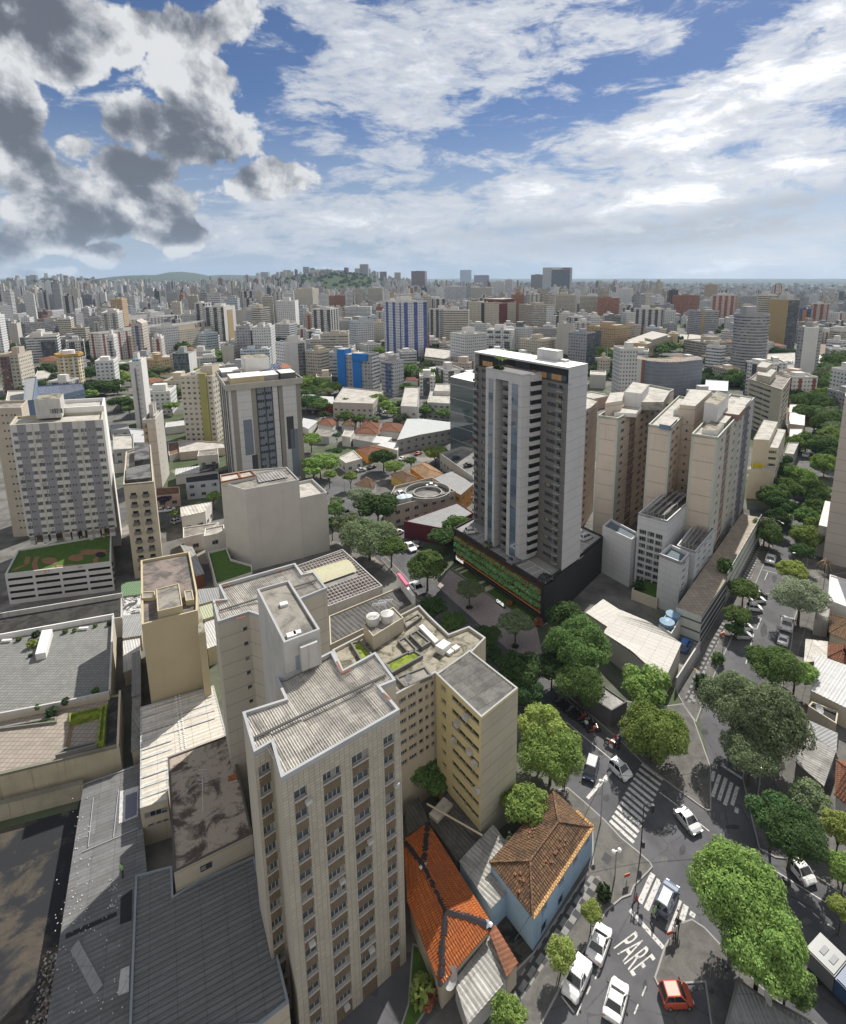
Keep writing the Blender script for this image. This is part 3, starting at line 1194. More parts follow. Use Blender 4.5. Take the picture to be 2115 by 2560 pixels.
STG=paint('striped_tower_taupe',(.26,.245,.22),dirt=.3,streak=.2)
STB=paint('striped_tower_slate',(.17,.20,.24),dirt=.2)
STD=paint('striped_tower_dark',(.06,.062,.07),dirt=.2)
sb=Bld('apartment_tower','white and grey striped tower with dark central window columns and rooftop solar panels','apartment tower',[FL,FR,BR,BL])
us=cols(FL,FR,zT-3,[500+x/3.1 for x in (240,285,395,432,442,498,508,553,562,600,608,640,742)])
nst=14
q=FL.lerp(FR,.48)
z1=zat(q,850+415/3.1)
st=(z1-zat(q,850+975/3.1))/10
n=int(z1/st)
zs=rows(z1,st,n,st*.42)
mb=MB()
cells,fill={},{}
mats=[0,1,0,1,3,4,3,4,3,0,3,1,0,1]
for k,mm in enumerate(mats[:len(us)+1]):
 for j in range(2*n+1):
  if mm==4:
   if j%2==1:
    cells[(k,j)]='slide3'
   else:
    fill[(k,j)]=2
  elif mm:
   fill[(k,j)]=mm
sb.facade(mb,FL,FR,0,zT,us,zs,cells,.25,0,2,fill=fill)
L=(BL-FL).length
uu=[L*t for t in (.12,.22,.32,.42,.58,.68,.78,.88)]
cells={(k,2*j+1):'slide2' for k in (1,3,5,7) for j in range(n)}
fill={(k,2*j):3 for k in (1,3,5,7) for j in range(n+1)}
fill.update({(k,j):1 for k in (4,0,8) for j in range(2*n+1)})
sb.facade(mb,BL,FL,0,zT,uu,zs,cells,.25,0,3,fill=fill)
mb.wall(FR,BR,0,zT,0)
mb.wall(BR,BL,0,zT,0)
mb.face([(*p,zT) for p in (FL,FR,BR,BL)],1)
sb.part('wall',mb,[STW,STG,STB,STD])
mb=MB()
dF=(FR-FL).normalized()
nF=Vector((dF.y,-dF.x))
for (x0,x1,y0,y1,m) in ((345,412,618,890,0),(392,436,890,1060,1),(676,730,592,842,1),(702,760,690,1060,0)):
 u0,u1=ufr(FL,FR,zT*.5,500+x0/3.1),ufr(FL,FR,zT*.5,500+x1/3.1)
 p0,p1=FL.lerp(FR,u0)+nF*.06,FL.lerp(FR,u1)+nF*.06
 pm=p0.lerp(p1,.5)
 za,zb=zat(pm,850+y0/3.1),max(.5,zat(pm,850+y1/3.1))
 mb2=MB()
 mb2.prism([p0,p1,p1-nF*.03,p0-nF*.03],zb,za)
 sb.part('painted_panel',mb2,[STB if m==0 else STD])
mb=MB()
cr=inset([FL,FR,BR,BL],-.9)
mb.prism(cr,zT-.9,zT+.5,0,1,True)
mb.ring(cr,.25,zT+.5,zT+1.2,0)
sb.part('crown_slab',mb,[paint('crown_concrete',(.40,.385,.34)),SLAB])
dB=BL-FL
def onroof(u,v):
 return FL+(FR-FL)*u+dB*v
def rbox(b,u0,u1,v0,v1,z0,z1,mats,name,fn=None,parent=None):
 fn=fn or onroof
 mb=MB()
 mb.prism([fn(u0,v0),fn(u1,v0),fn(u1,v1),fn(u0,v1)],z0,z1,0,1 if len(mats)>1 else 0,True)
 return b.part(name,mb,mats,parent=parent)
rbox(sb,.33,.68,.45,.8,zT+.5,zT+7.5,[WHITE,MOSSY],'stair_tower')
rbox(sb,.05,.5,.04,.36,zT+.5,zT+3.0,[paint('buff',(.5,.42,.27)),WHITE],'penthouse')
rbox(sb,.5,.72,.1,.4,zT+.5,zT+2.6,[GREYP,WHITE],'penthouse')
rbox(sb,.74,.95,.03,.3,zT+.5,zT+3.2,[DGREY,WHITE],'penthouse')
rbox(sb,.84,.99,.35,.7,zT+.5,zT+3.4,[WHITE2,RUST],'penthouse')
rbox(sb,.01,.28,.62,.95,zT+.5,zT+2.4,[GREYP,WHITE],'penthouse')
SOLAR=tilem('solar_cells',(.03,.05,.11),(.5,.5,.5),1.0,1.6,.05,.2,.1,rough=.2)
for k in range(4):
 u0=.56+.085*k
 p=[onroof(u0,.42),onroof(u0+.075,.42),onroof(u0+.075,.62),onroof(u0,.62)]
 mb=MB()
 mb.face([(*p[0],zT+2.7),(*p[1],zT+2.7),(*p[2],zT+3.9),(*p[3],zT+3.9)])
 mb.face([(*p[3],zT+3.85),(*p[2],zT+3.85),(*p[1],zT+2.65),(*p[0],zT+2.65)])
 sb.part('solar_panel',mb,[SOLAR])
sb.done()
zG=ztop((13,1511),E_(0,277)[1])
GF0,GF1=rp(E_,[(38,277),(862,178)],zG)
GB0,GB1=rp(E_,[(140,85),(866,-40)],zG)
zR=ztop((280,1343),I_(0,622)[1],zG)
Q0,Q1=rp(I_,[(72,660),(798,618)],zR)
Q2,Q3=rp(I_,[(808,552),(120,592)],zR)
lg=Bld('apartment_building','big grey and white slab block of fifteen window rows above a roof lawn','apartment building',[Q0,Q1,Q2,Q3])
SLG=paint('slab_grey',(.235,.235,.26),dirt=.2,streak=.2)
SLW=paint('slab_white',(.50,.495,.48),dirt=.3,streak=.35)
SLT=paint('slab_tan',(.42,.39,.30),dirt=.3)
zb_=zG+2.6
rows_n=15
q=Q0.lerp(Q1,.45)
z1=zat(q,850+715/3.1)
z2=zat(q,850+1540/3.1)
st=(z1-z2)/(rows_n-1)
zs=rows(z1,st,rows_n,st*.48)
xs=[95,138,140,152,163,172,184,204,208,250,254,264,268,312,314,326,337,347,359,380,385,430,432,440,444,488,492,504,517,526,540,560,565,607,610,620,624,668,674,686,698,708,722,738,744,790]
us=cols(Q0,Q1,z1,[x/3.1 for x in xs])
L=(Q1-Q0).length
cells,fill={},{}
edges=xs
for i in range(len(us)-1):
 x0,x1=xs[i],xs[i+1]
 k=i+1
 mid=(x0+x1)/2
 grey=any(g0<=mid<=g1 for g0,g1 in ((138,208),(312,385),(488,565),(668,744)))
 tanl=any(g0<=mid<=g1 for g0,g1 in ((254,264),(432,440),(610,620)))
 small=(x0,x1) in ((152,163),(172,184),(326,337),(347,359),(504,517),(526,540),(686,698),(708,722))
 big=x1-x0>38 and not grey and not tanl
 for j in range(2*rows_n+1):
  if j%2==1 and big:
   cells[(k,j)]='slide4'
  elif grey:
   fill[(k,j)]=1
  elif tanl:
   fill[(k,j)]=2
mb=MB()
lg.facade(mb,Q0,Q1,zb_,zR,us,zs,cells,.22,0,0,fill=fill)
dq=(Q1-Q0).normalized()
nq=Vector((dq.y,-dq.x))
for i in range(len(us)-1):
 if (xs[i],xs[i+1]) in ((152,163),(172,184),(326,337),(347,359),(504,517),(526,540),(686,698),(708,722)):
  for j in range(rows_n):
   c=z1-st*j
   lg.win(Q0+dq*((us[i]+us[i+1])/2)+nq*.05,c-.1,math.atan2(dq.y,dq.x),us[i+1]-us[i],.55,'one')
mb.wall(Q1,Q2,zb_,zR,0)
mb.wall(Q2,Q3,zb_,zR,0)
mb.wall(Q3,Q0,zb_,zR,0)
mb.face([(*p,zb_) for p in (Q3,Q2,Q1,Q0)],0)
mb.face([(*p,zR-.6) for p in (Q0,Q1,Q2,Q3)],3)
mb.ring(inset([Q0,Q1,Q2,Q3],.01),.5,zR-.61,zR+.02,2)
lg.part('wall',mb,[SLW,SLG,SLT,SLABL])
back=[Q3.lerp(Q2,.35),Q2,Q2+(Q2-Q1)*1.1,Q3.lerp(Q2,.35)+(Q2-Q1)*1.1]
mb=MB()
mb.prism(back,0,zR+.6,0,1)
mb.ring(back,.4,zR+.6,zR+1.6,0)
lg.part('rear_wing',mb,[paint('slab_side_white',(.72,.71,.69),dirt=.1,streak=.15),SLABL])
sx=rp(I_,[(262,465),(462,455),(490,412),(300,425)],zR+5)
mb=MB()
mb.prism(sx,zR,zR+5,0,1)
st_=lg.part('stair_tower',mb,[WHITE2,MOSSY])
for (x,w) in ((405,1.9),(440,1.9)):
 lg.win(sx[0].lerp(sx[1],(x-262)/200)+nq*.05,zR+1.2,math.atan2((sx[1]-sx[0]).y,(sx[1]-sx[0]).x),w,1.3,'slide4')
for k in range(9):
 c=Q0.lerp(Q1,.06+.11*k)-nq*.5
 mb=MB()
 mb.box(c,.55,.55,zG-.02,zb_+.01,math.atan2(dq.y,dq.x))
 lg.part('pilotis_column',mb,[SLT])
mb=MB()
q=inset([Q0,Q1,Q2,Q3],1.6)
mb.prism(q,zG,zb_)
lg.part('ground_storey',mb,[paint('dark_brown_wall',(.17,.12,.09))])  # set-back storey in a dark brown paint
rzq=math.atan2(dq.y,dq.x)
for k in range(34):
 i=rnd.choice([i for i in range(len(us)-1) if xs[i+1]-xs[i]>38 and (cells.get((i+1,1)))])
 p=Q0+dq*(us[i]+(us[i+1]-us[i])*rnd.uniform(.25,.75))+nq*.3
 z=z1-st*((k*7)%rows_n)-st*(.42+.002*k)
 mb=MB()
 mb.box(p,.8,.5,z-.28,z+.28,rzq)
 lg.part('air_conditioner',mb,[WHITE2])
lg.done()
cw=rp(I_,[(-60,545),(165,538),(215,480),(-20,490)],zR-1)
cw=ccw(cw)
cb=Bld('apartment_building','cream wing with small paired windows behind the big slab block at the left edge','apartment building',cw)
mb=MB()
p0,p1=rp(I_,[(-60,545),(165,538)],zR-1)
q=p0.lerp(p1,.6)
z1=zat(q,850+583/3.1)
st=(z1-zat(q,850+1453/3.1))/15
zs=rows(z1,st,16,st*.25)
Lw=(p1-p0).length
cells={(k,2*j+1):'one' for k in (1,3,5,7) for j in range(16)}
cb.facade(mb,p0,p1,0,zR-1,[Lw*t for t in (.28,.35,.42,.49,.6,.67,.72,.79)],zs,cells,.15,0)
for i in range(4):
 if (cw[i]-p0).length>.01:
  mb.wall(cw[i],cw[(i+1)%4],0,zR-1,0)
mb.face([(*p,zR-1.02) for p in cw],1)
mb.ring(cw,.3,zR-1.03,zR-.4,0)
cb.part('wall',mb,[paint('wing_cream',(.45,.40,.33)),SLAB])  # plain cream paint of the wing
cb.done()
gb=Bld('parking_podium','white parking podium with rows of long dark openings and a lawn on its roof','parking garage',[GF0,GF1,GB1,GB0])
mb=MB()
nr=4
L=(GF1-GF0).length
us=[L*t for t in (.02,.245,.27,.495,.52,.745,.77,.985)]
zs=rows(zG-1.15,1.62,nr,.62)
cells={(k,2*j+1):'x' for k in (1,3,5,7) for j in range(nr)}
w0=len(gb.wins)
gb.facade(mb,GF0,GF1,0,zG,us,zs,cells,2.2,0,1)
gb.wins=[]
mb.wall(GF1,GB1,0,zG,0)
mb.wall(GB1,GB0,0,zG,0)
mb.wall(GB0,GF0,0,zG,0)
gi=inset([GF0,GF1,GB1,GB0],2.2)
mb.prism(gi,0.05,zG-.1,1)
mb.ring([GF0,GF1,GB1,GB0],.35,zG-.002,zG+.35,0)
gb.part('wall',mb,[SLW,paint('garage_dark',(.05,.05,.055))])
mb=MB()
mb.face([(*p,zG+.0) for p in (GF0,GF1,GB1,GB0)])
gb.part('roof_lawn',mb,[LAWN])
PATH=plain('brown_path',(.24,.13,.07),.9,var=.4)
for path,w in (([(100,235),(205,190),(215,130)],.5),([(280,230),(265,180),(290,130)],.5),([(285,235),(350,245),(430,205),(560,195),(640,205)],.5),
    ([(740,180),(745,140),(830,100)],.5),([(530,150),(640,110),(720,85),(820,90)],.9)):
 mb=MB()
 pp=[G(E_(*q),zG) for q in path]
 for i in range(len(pp)-1):
  d=(pp[i+1]-pp[i]).normalized()
  nrm=Vector((-d.y,d.x,0))*w
  mb.face([(*(pp[i]-nrm).xy,zG+.03),(*(pp[i+1]-nrm).xy,zG+.03),(*(pp[i+1]+nrm).xy,zG+.03),(*(pp[i]+nrm).xy,zG+.03)][::1])
 gb.part('path',mb,[PATH])
for (x,y,rx,ry,m) in ((385,163,62,28,0),(690,95,70,22,0),(590,140,60,26,0),(780,115,42,22,1)):
 mb=MB()
 mb.face([(*G(E_(x+rx*math.cos(t*.5236),y+ry*math.sin(t*.5236)),zG).xy,zG+.05) for t in range(12)][::-1])
 gb.part('bed',mb,[PATH if m==0 else BLACK])
gb.done()
pts=rp(E_,[(-80,760),(945,600),(945,415),(-80,580)],4.5)
lowbox('low_building','low building with a blackened flat roof between the parking podium and the tiled terrace','building',pts,4.5,WHITE2,stainm('black_roof',(.05,.048,.045),(.025,.025,.024),.5),rim=.05).done()
w0,w1=rp(E_,[(20,580),(948,425)],5.2)
mb=MB()
dw=(w1-w0).normalized()
nw=Vector((-dw.y,dw.x))
mb.prism([w0,w1,w1+nw*.3,w0+nw*.3],0,5.6)
tag(mb.build('boundary_wall',[WHITE2],org=(w0.x,w0.y,0)),'stained white boundary wall along the foot of the parking podium','wall')
GREYT=tilem('grey_terrace_tiles',(.215,.22,.21),(.10,.10,.095),.62,.62,.05,.22,.3)
PINKT=tilem('pinkish_terrace_tiles',(.30,.265,.225),(.16,.135,.115),.75,.75,.05,.14,.3)
zt1,zt2=6.4,5.6
T1=rp(E_,[(-90,1392),(848,1205),(884,612),(-90,792)],zt1)
T2=rp(E_,[(-90,1855),(925,1610),(940,1190),(848,1208),(-90,1395)],zt2)
t1=Bld('terrace_building','building with a big grey tiled roof terrace and a sunken pink tiled terrace at left','building',T1+T2)
mb=MB()
mb.prism(T2,0,zt2,0,1)
t1.part('wall',mb,[paint('stained_cream_wall',(.46,.41,.30),dirt=.6,streak=.9),PINKT])
mb=MB()
mb.prism(T1,0,zt1,0,1)
t1.part('upper_terrace',mb,[CRM,GREYT])
def lowwall(b,fn,p,q,z,h,t=.3,m=WHITE,name='parapet',cap=None):
 a,c=rp(fn,[p,q],z)
 d=(c-a).normalized()
 nn=Vector((-d.y,d.x))*t
 mb=MB()
 mb.prism([a,c,c+nn,a+nn],z-.01,z+h,0,1 if cap else 0)
 return b.part(name,mb,[m,cap] if cap else [m])
lowwall(t1,E_,(-90,790),(884,612),zt1,1.1)
lowwall(t1,E_,(862,1190),(886,612),zt1,.9,m=WHITE2)
lowwall(t1,E_,(-90,1392),(520,1275),zt1,.7,m=WHITE2)
lowwall(t1,E_,(520,1275),(848,1205),zt1,.7,m=WHITE2)
lowwall(t1,E_,(925,1610),(940,1190),zt2,.7,m=CRM)
lowwall(t1,E_,(-90,1855),(925,1610),zt2,.35,.5,m=paint('mouldy_cap',(.2,.19,.15),dirt=.8,streak=.6))
BLKS=stainm('black_strip',(.07,.066,.06),(.03,.03,.028),.6)
mb=MB()
mb.face([(*p,zt2+.02) for p in rp(E_,[(815,1620),(920,1595),(932,1210),(840,1230)],zt2)])
t1.part('roof_strip',mb,[BLKS])
for pts,m,h in (([(0,1455),(440,1375),(440,1415),(0,1470)],LAWN,.4),([(540,1440),(780,1375),(790,1320),(540,1375)],LAWNY,.9),([(755,1610),(810,1600),(835,1295),(785,1330)],LAWNY,1.0),([(432,1700),(755,1615),(760,1585),(500,1640)],LAWN,.9)):
 planter(t1,rp(E_,pts,zt2+.2),zt2,h,m,CONCD if m is LAWN else LAWNY,'hedge_bed')
for (p,q) in (((505,1645),(545,1430)),((525,1640),(562,1430))):
 a,c=rp(E_,[p,q],zt2)
 mb=MB()
 mb.bar((*a,zt2+.05),(*c,zt2+.05),.18,.1)
 t1.part('step',mb,[PATH])
hx=rp(E_,[(272,885),(352,870),(405,690),(325,700)],zt1+1.3)
mb=MB()
mb.prism(hx,zt1,zt1+1.3)
hut=t1.part('roof_hut',mb,[WHITE])
REDL=plain('dark_red_letters',(.13,.02,.02),.6)
t1.done()
def text(name,body,loc,rot,size,m,ext=.02,parent=None,sx=1.0,align='CENTER'):
 cu=bpy.data.curves.new('glyphs','FONT')
 cu.body=body
 cu.size=size
 cu.extrude=ext
 cu.align_x=align
 cu.align_y='CENTER'
 t=bpy.data.objects.new('glyphs',cu)
 COL.objects.link(t)
 bpy.context.view_layer.update()
 me=bpy.data.meshes.new_from_object(t.evaluated_get(bpy.context.evaluated_depsgraph_get()))
 bpy.data.objects.remove(t)
 me.materials.clear()
 me.materials.append(m)
 o=bpy.data.objects.new(name,me)
 COL.objects.link(o)
 o.rotation_euler=rot
 o.scale=(sx,1,1)
 if parent is not None:
  o.parent=parent
  o.location=Vector(loc)-Vector(parent['_o'])
 else:
  o.location=loc
 o['_o']=tuple(loc)
 return o
for (x,y) in ((650,695),(55,790)):
 p=G(E_(x,y),zt1)
 bt=thing('bench','white concrete bench on the grey terrace by the %s of the back wall'%('right half' if x>300 else 'left end'),'bench',(p.x,p.y,zt1))
 mb=MB()
 mb.box((p.x,p.y),1.7,.5,zt1+.38,zt1+.5,.12)
 mb.build('seat',[WHITE],bt)
 for s in (-.65,.65):
  mb=MB()
  mb.box((p.x+s,p.y+s*.12),.2,.4,zt1,zt1+.38,.12)
  mb.build('leg',[WHITE],bt)
rw=rp(A_,[(-80,372),(645,186),(645,150),(-80,330)],2.6)
lowbox('retaining_wall','mould streaked cream retaining wall above the bare earth lot','wall',rw,2.6,paint('mouldy_cream',(.40,.36,.27),dirt=.8,streak=1.0),paint('mouldy_cap',(.2,.19,.15))).done()
zN=ztop(E_(1030,300),I_(0,1122)[1])
NB=rp(I_,[(955,1122),(1192,1100),(1168,812),(975,868)],zN)
nb=Bld('apartment_building','narrow beige block with two columns of dark balconies and a black roof','apartment building',NB)
mb=MB()
L=(NB[1]-NB[0]).length
q=NB[0].lerp(NB[1],.35)
z1=zat(q,850+1195/3.1)
st=(z1-zat(q,850+1612/3.1))/6
nf=int(z1/st)
zs=rows(z1,st,nf,st*.36)
nb.facade(mb,NB[0],NB[1],0,zN,[L*t for t in (.2,.38,.44,.56,.6,.78)],zs,{(k,2*j+1):'dark' for k in (1,5) for j in range(nf)},.5,0)
for i in (1,2,3):
 mb.wall(NB[i],NB[(i+1)%4],0,zN,0)
mb.face([(*p,zN-.3) for p in NB],1)
mb.ring(NB,.3,zN-.31,zN+.1,0)
nb.part('wall',mb,[paint('beige_render',(.46,.41,.32),dirt=.4,streak=.5),SLAB])
mb=MB()
q=inset(NB,.5)
mb.prism([q[0].lerp(q[3],.05),q[1].lerp(q[2],.05),q[1].lerp(q[2],.4),q[0].lerp(q[3],.4)],zN-.3,zN+.5)
mb.prism([q[0].lerp(q[1],.35).lerp(q[3].lerp(q[2],.35),.45),q[1].lerp(q[2],.45),q[1].lerp(q[2],.95),q[0].lerp(q[1],.35).lerp(q[3].lerp(q[2],.35),.95)],zN-.3,zN+1.6)
nb.part('roof_box',mb,[stainm('sooty_roof',(.15,.15,.15),(.05,.05,.05),.3)])
for k in (.2,.6):
 for j in range(nf):
  c=NB[0].lerp(NB[1],k+.09)
  d=(NB[1]-NB[0]).normalized()
  nn=Vector((d.y,-d.x))
  mb=MB()
  z=z1-st*j
  mb.box(c+nn*.3,L*.2,.7,z-st*.38,z-st*.08,math.atan2(d.y,d.x))
  nb.part('balcony',mb,[paint('balcony_grey',(.16,.15,.14))])
nb.done()
zTG=ztop(E_(1145,1255),E_(0,650)[1],6.0)
TGp=rp(E_,[(1097,655),(1222,622),(1532,545),(1532,405),(1470,88),(1090,157)],zTG)
tg=Bld('building','tan blank gable wall building with a weathered flat roof and two roof boxes','building',TGp)
mb=MB()
mb.prism(TGp,0,zTG-.5,0,1)
mb.ring(TGp,.3,zTG-.51,zTG,0)
tg.part('wall',mb,[paint('tan_gable',(.45,.385,.255),dirt=.18,streak=.1),stainm('tan_roof',(.22,.18,.16),(.09,.085,.08),.3)])
for pts,hh in (([(1220,552),(1415,508),(1388,335),(1208,380)],1.2),([(1440,470),(1505,460),(1490,385),(1425,395)],.6),([(1100,450),(1205,440),(1200,395),(1100,400)],.3)):
 mb=MB()
 q=rp(E_,pts,zTG+hh)
 mb.prism(q,zTG-.4,zTG+hh-.15,0,1)
 mb.ring(q,.18,zTG+hh-.15,zTG+hh,0)
 tg.part('roof_box',mb,[paint('tan_gable',(.47,.39,.24)),SLAB])
mb=MB()
q=rp(E_,[(1535,715),(1590,690),(1550,520),(1530,540)],zTG-2)
mb.prism(q,0,zTG-2.5,0,1)
tg.part('side_wing',mb,[paint('tan_gable',(.47,.39,.24)),MOSSY])
tg.done()
SHED=rp(E_,[(1085,2085),(1300,2018),(1310,1690),(1760,1530),(1657,1130),(1088,1300)],6)
shm=corrm('pale_striped_sheet',(.58,.54,.47),(.33,.30,.26),.3,False)
sh=lowbox('shed','long shed with cream and white banded corrugated roof under the tan gable wall','shed',SHED,6.0,CRM,shm,corr=(SHED[5]-SHED[0]),pitch=.75,amp=.12,rim=.12,rimm=CAP)
mb=MB()
e0,e1=SHED[5],SHED[4]
dn=(SHED[0]-SHED[5])
for k in range(11):
 t=.04+k*.088
 p,q=e0+dn*t,e0+dn*t+(e1-e0)*(1.0 if t<.3 else (.98-(t-.3)*.0 if t<.36 else (.4 if t>.5 else .95)))
 mb.bar((*p,6.17),(*(p+(e1-e0)*(.95 if t<.42 else .38)),6.17),.38,.04)
sh.part('sheet_band',mb,[METALW])
mb=MB()
for k in (.47,.52):
 p,q=e0.lerp(e1,k)+dn*.0,e0.lerp(e1,k+.02)+dn*.62
 for i in range(30):
  a_,c_=p.lerp(q,i/30),p.lerp(q,(i+.6)/30)
  mb.bar((*a_,6.2),(*c_,6.2),.22,.04)
sh.part('skylight_strip',mb,[WHITE])
a0,a1=SHED[0],SHED[1]
d=(a1-a0).normalized()
nn=Vector((d.y,-d.x))
for (t0,t1,z0,z1) in ((.12,.95,4.3,5.2),(.2,.42,2.9,3.3),(.5,.7,2.9,3.3),(.76,.95,2.9,3.3)):
 L=(a1-a0).length
 sh.win(a0+d*L*(t0+t1)/2+nn*.06,z0,math.atan2(d.y,d.x),L*(t1-t0),z1-z0,'slide4')
sh.done()
zM=8.0
zSR=10.8
SRp=[V2(G(p,zSR)) for p in ((435,2182),(631,2085),(576,1837),(419,1895))]
sr=lowbox('building','building with a badly stained brown and black flat roof beside the tan tower','building',SRp,zSR,CREAM,STAIN,rim=.12,rimm=paint('dark_rim',(.09,.08,.075)))
p=G(A_(1640,800),zSR)
d=(SRp[1]-SRp[0]).normalized()
q=SRp[0]+(SRp[1]-SRp[0])*.38+Vector((d.y,-d.x))*.05
sr.win(q,zM+1.2,math.atan2(d.y,d.x),1.2,.7,'dark')
mb=MB()
c=G(B_(255,150),zSR)
mb.box((c.x,c.y),1.1,1.0,zSR,zSR+.25,.4,0,1)
sr.part('roof_hatch',mb,[WHITE2,RUST])
c=G(B_(30,240),zSR)
mb=MB()
mb.bar((c.x,c.y,zSR),(c.x,c.y,zSR+3.2),.07)
for k in range(4):
 t=k*math.pi/2+.4
 mb.bar((c.x,c.y,zSR+2.2),(c.x+3*math.cos(t),c.y+3*math.sin(t),zSR),.03)
for k in range(5):
 mb.bar((c.x-.5,c.y-.2+.1*k,zSR+1.2+.45*k),(c.x+.5,c.y+.2,zSR+1.2+.45*k),.04)
sr.part('antenna_mast',mb,[ALU])
sr.done()
GM=[V2(G(p,zM)) for p in (A_(1000,2130),B_(440,2080),B_(690,1885),B_(422,757),B_(0,938),A_(1345,1065),A_(1336,832),A_(1050,907))]
gm=lowbox('warehouse','big dark grey ribbed metal roof in the bottom left foreground','warehouse',GM,zM,CREAM,corrm('dark_ribbed_sheet',(.135,.14,.145),(.10,.10,.10),.45,False,.6,.05),corr=(GM[0]-GM[7]),pitch=.55,amp=.17,rim=.28,rimm=paint('blue_grey_gutter',(.22,.25,.28)))
gm.done()
zLS=3.0
LS=[V2(G(p,zLS)) for p in (A_(370,2060),A_(1000,2060),A_(1050,920),A_(1130,860),A_(1085,370),A_(1090,25),A_(655,190))]
ls=lowbox('shed','long patched grey shed roof littered with white scraps beside the bare lot','shed',LS,zLS,CONCD,corrm('weathered_grey_sheet',(.17,.172,.175),(.10,.10,.098),.6,True,.65,.05),corr=(LS[6]-LS[0]),pitch=.55,amp=.07)
mb=MB()
for (x,y) in [(rnd.uniform(560,700),rnd.uniform(300,1350)) for _ in range(45)]+[(rnd.uniform(430,950),rnd.uniform(900,2000)) for _ in range(70)]+[(rnd.uniform(850,910),rnd.uniform(930,1150)) for _ in range(22)]:
 p=G(A_(x,y),zLS)
 s=rnd.uniform(.04,.1)
 mb.box((p.x,p.y),s*1.3,s,zLS+.11,zLS+.16,rnd.random()*3)
o=ls.part('litter',mb,[WHITE])
o['kind']='stuff'
for pts,m,nm in (([(930,250),(1075,205),(1070,440),(920,500)],METALW,'skylight'),([(975,285),(1065,250),(1060,430),(970,470)],glassm('dusty_skylight',(.1,.1,.13),.3),'skylight'),
     ([(545,1480),(610,1400),(800,1750),(730,1830)],METAL,'loose_sheet'),([(935,1630),(1005,1600),(1000,1800),(915,1830)],METALW,'loose_sheet')):
 q=rp(A_,pts,zLS)
 mb=MB()
 h=.14 if nm=='loose_sheet' or m is METALW else .2
 mb.prism(q,zLS+.02,zLS+h)
 ls.part(nm,mb,[m])
for pts in ([(510,1355),(905,1180),(905,1215),(510,1390)],[(935,1075),(1025,1005),(1020,1245),(930,1280)]):
 q=rp(A_,pts,zLS)
 mb=MB()
 mb.prism(q,zLS+.02,zLS+.13)
 ls.part('roof_opening',mb,[BLACK])
for (p,q) in (((725,300),(685,680)),((920,240),(880,610)),((640,720),(1075,535)),((650,195),(1040,60))):
 a0,a1=rp(A_,[p,q],zLS)
 mb=MB()
 mb.bar((*a0,zLS+.16),(*a1,zLS+.16),.08,.08)
 ls.part('roof_pipe',mb,[ALU])
ls.done()
for i,(pts,z,m,lab) in enumerate((([(945,435),(1088,420),(1086,318),(943,335)],3,plain('green_sheet',(.10,.17,.09),.6,var=.3),'small green sheet roof beside the tan gable building'),
          ([(955,760),(1095,738),(1090,572),(957,590)],3.4,METAL,'small blue-grey metal roof in the alley beside the tan gable'),
          ([(960,1025),(1025,1002),(1082,850),(1080,760),(958,785)],3,METALW,'white corrugated alley roof beside the tan gable'),
          ([(1025,1215),(1085,1195),(1082,860),(1030,880)],4,METAL,'narrow grey metal roof along the left of the tan gable'),
          ([(1022,1640),(1078,1610),(1086,1205),(1030,1222)],3.8,ROOFD,'narrow dirty sheet roof along the left of the banded shed'),
          ([(960,590),(1088,570),(1086,432),(957,445)],2.6,stainm('broken_yard',(.5,.5,.5),(.05,.05,.05),.4,.48,.52),'ruined black and white yard roof in the alley'))):
 q=rp(E_,pts,z)
 lowbox('shed',lab,'shed',q,z,CRM,m,corr=(q[1]-q[0]),pitch=.45,amp=.07).done()
for i,(pts,z,m,lab) in enumerate((([(1545,500),(1700,455),(1690,370),(1540,385)],5,METAL,'blue-grey flat sheet roof beside the tan building roof'),
          ([(1560,620),(1650,590),(1640,490),(1550,510)],4.6,plain('pale_green_sheet',(.36,.38,.27),.6,var=.3),'pale green sheet roof left of the tan tower rear wing'),
          ([(1610,840),(1675,815),(1655,620),(1585,640)],4,METALW,'bright white sheet roof squeezed beside the tan tower'))):
 q=rp(E_,pts,z)
 lowbox('shed',lab,'shed',q,z,CRM,m,corr=(q[1]-q[0]),pitch=.45,amp=.07).done()
# ------------------------------------------------------------ the new white tower on its green-walled podium
zP=ztop(G_(1095,660),G_(0,350)[1])
PL,PF,PR=rp(K_,[(415,1467),(1110,1900),(1577,1530)],zP)
PB=PL+(PR-PF)
T0,T1,T2=rp(K_,[(572,1402),(1250,1790),(1392,1690)],zP)
T3=T0+(T2-T1)
zR_=zat(T1,K_(0,215)[1])
TW=paint('new_tower_white',(.47,.47,.48),dirt=.2,streak=.25,joint=2.35)
TG_=paint('new_tower_grey',(.15,.147,.147),dirt=.12,streak=.1,joint=2.35)
ROOFW=paint('white_roof_membrane',(.78,.77,.72),dirt=.1)
MIRROR=glassm('mirror_glass',(.06,.09,.13),.02,1.0)
WARM=plain('lit_room_glass',(.12,.08,.05),.15,0,.7,emit=(1.0,.55,.22,.09))
tw=Bld('apartment_tower','new white high rise tower with full height glass strips standing on the dark green-walled podium','apartment tower',[T0,T1,T2,T3],z=zP)
d=(T1-T0).normalized()
nrm=Vector((d.y,-d.x))
LT=(T1-T0).length
rz=math.atan2(d.y,d.x)
def tu(x,z=None):
 return ufr(T0,T1,zR_-6 if z is None else z,1000+x/3.1)*LT
q=T0+d*tu(1178)
zw1,zw2=zat(q,850+425/3.1),zat(q,850+1466/3.1)
fl=(zw1-zw2)/15
zwt=zw1+fl
nfl=int((zwt-zP-.3)/fl)+1
zpent=zwt+fl*.42
zs=rows(zwt,fl,nfl,fl*.4)
us=[tu(x) for x in (608,636,676)]+[tu(1145),tu(1212),tu(1232),tu(1258)]
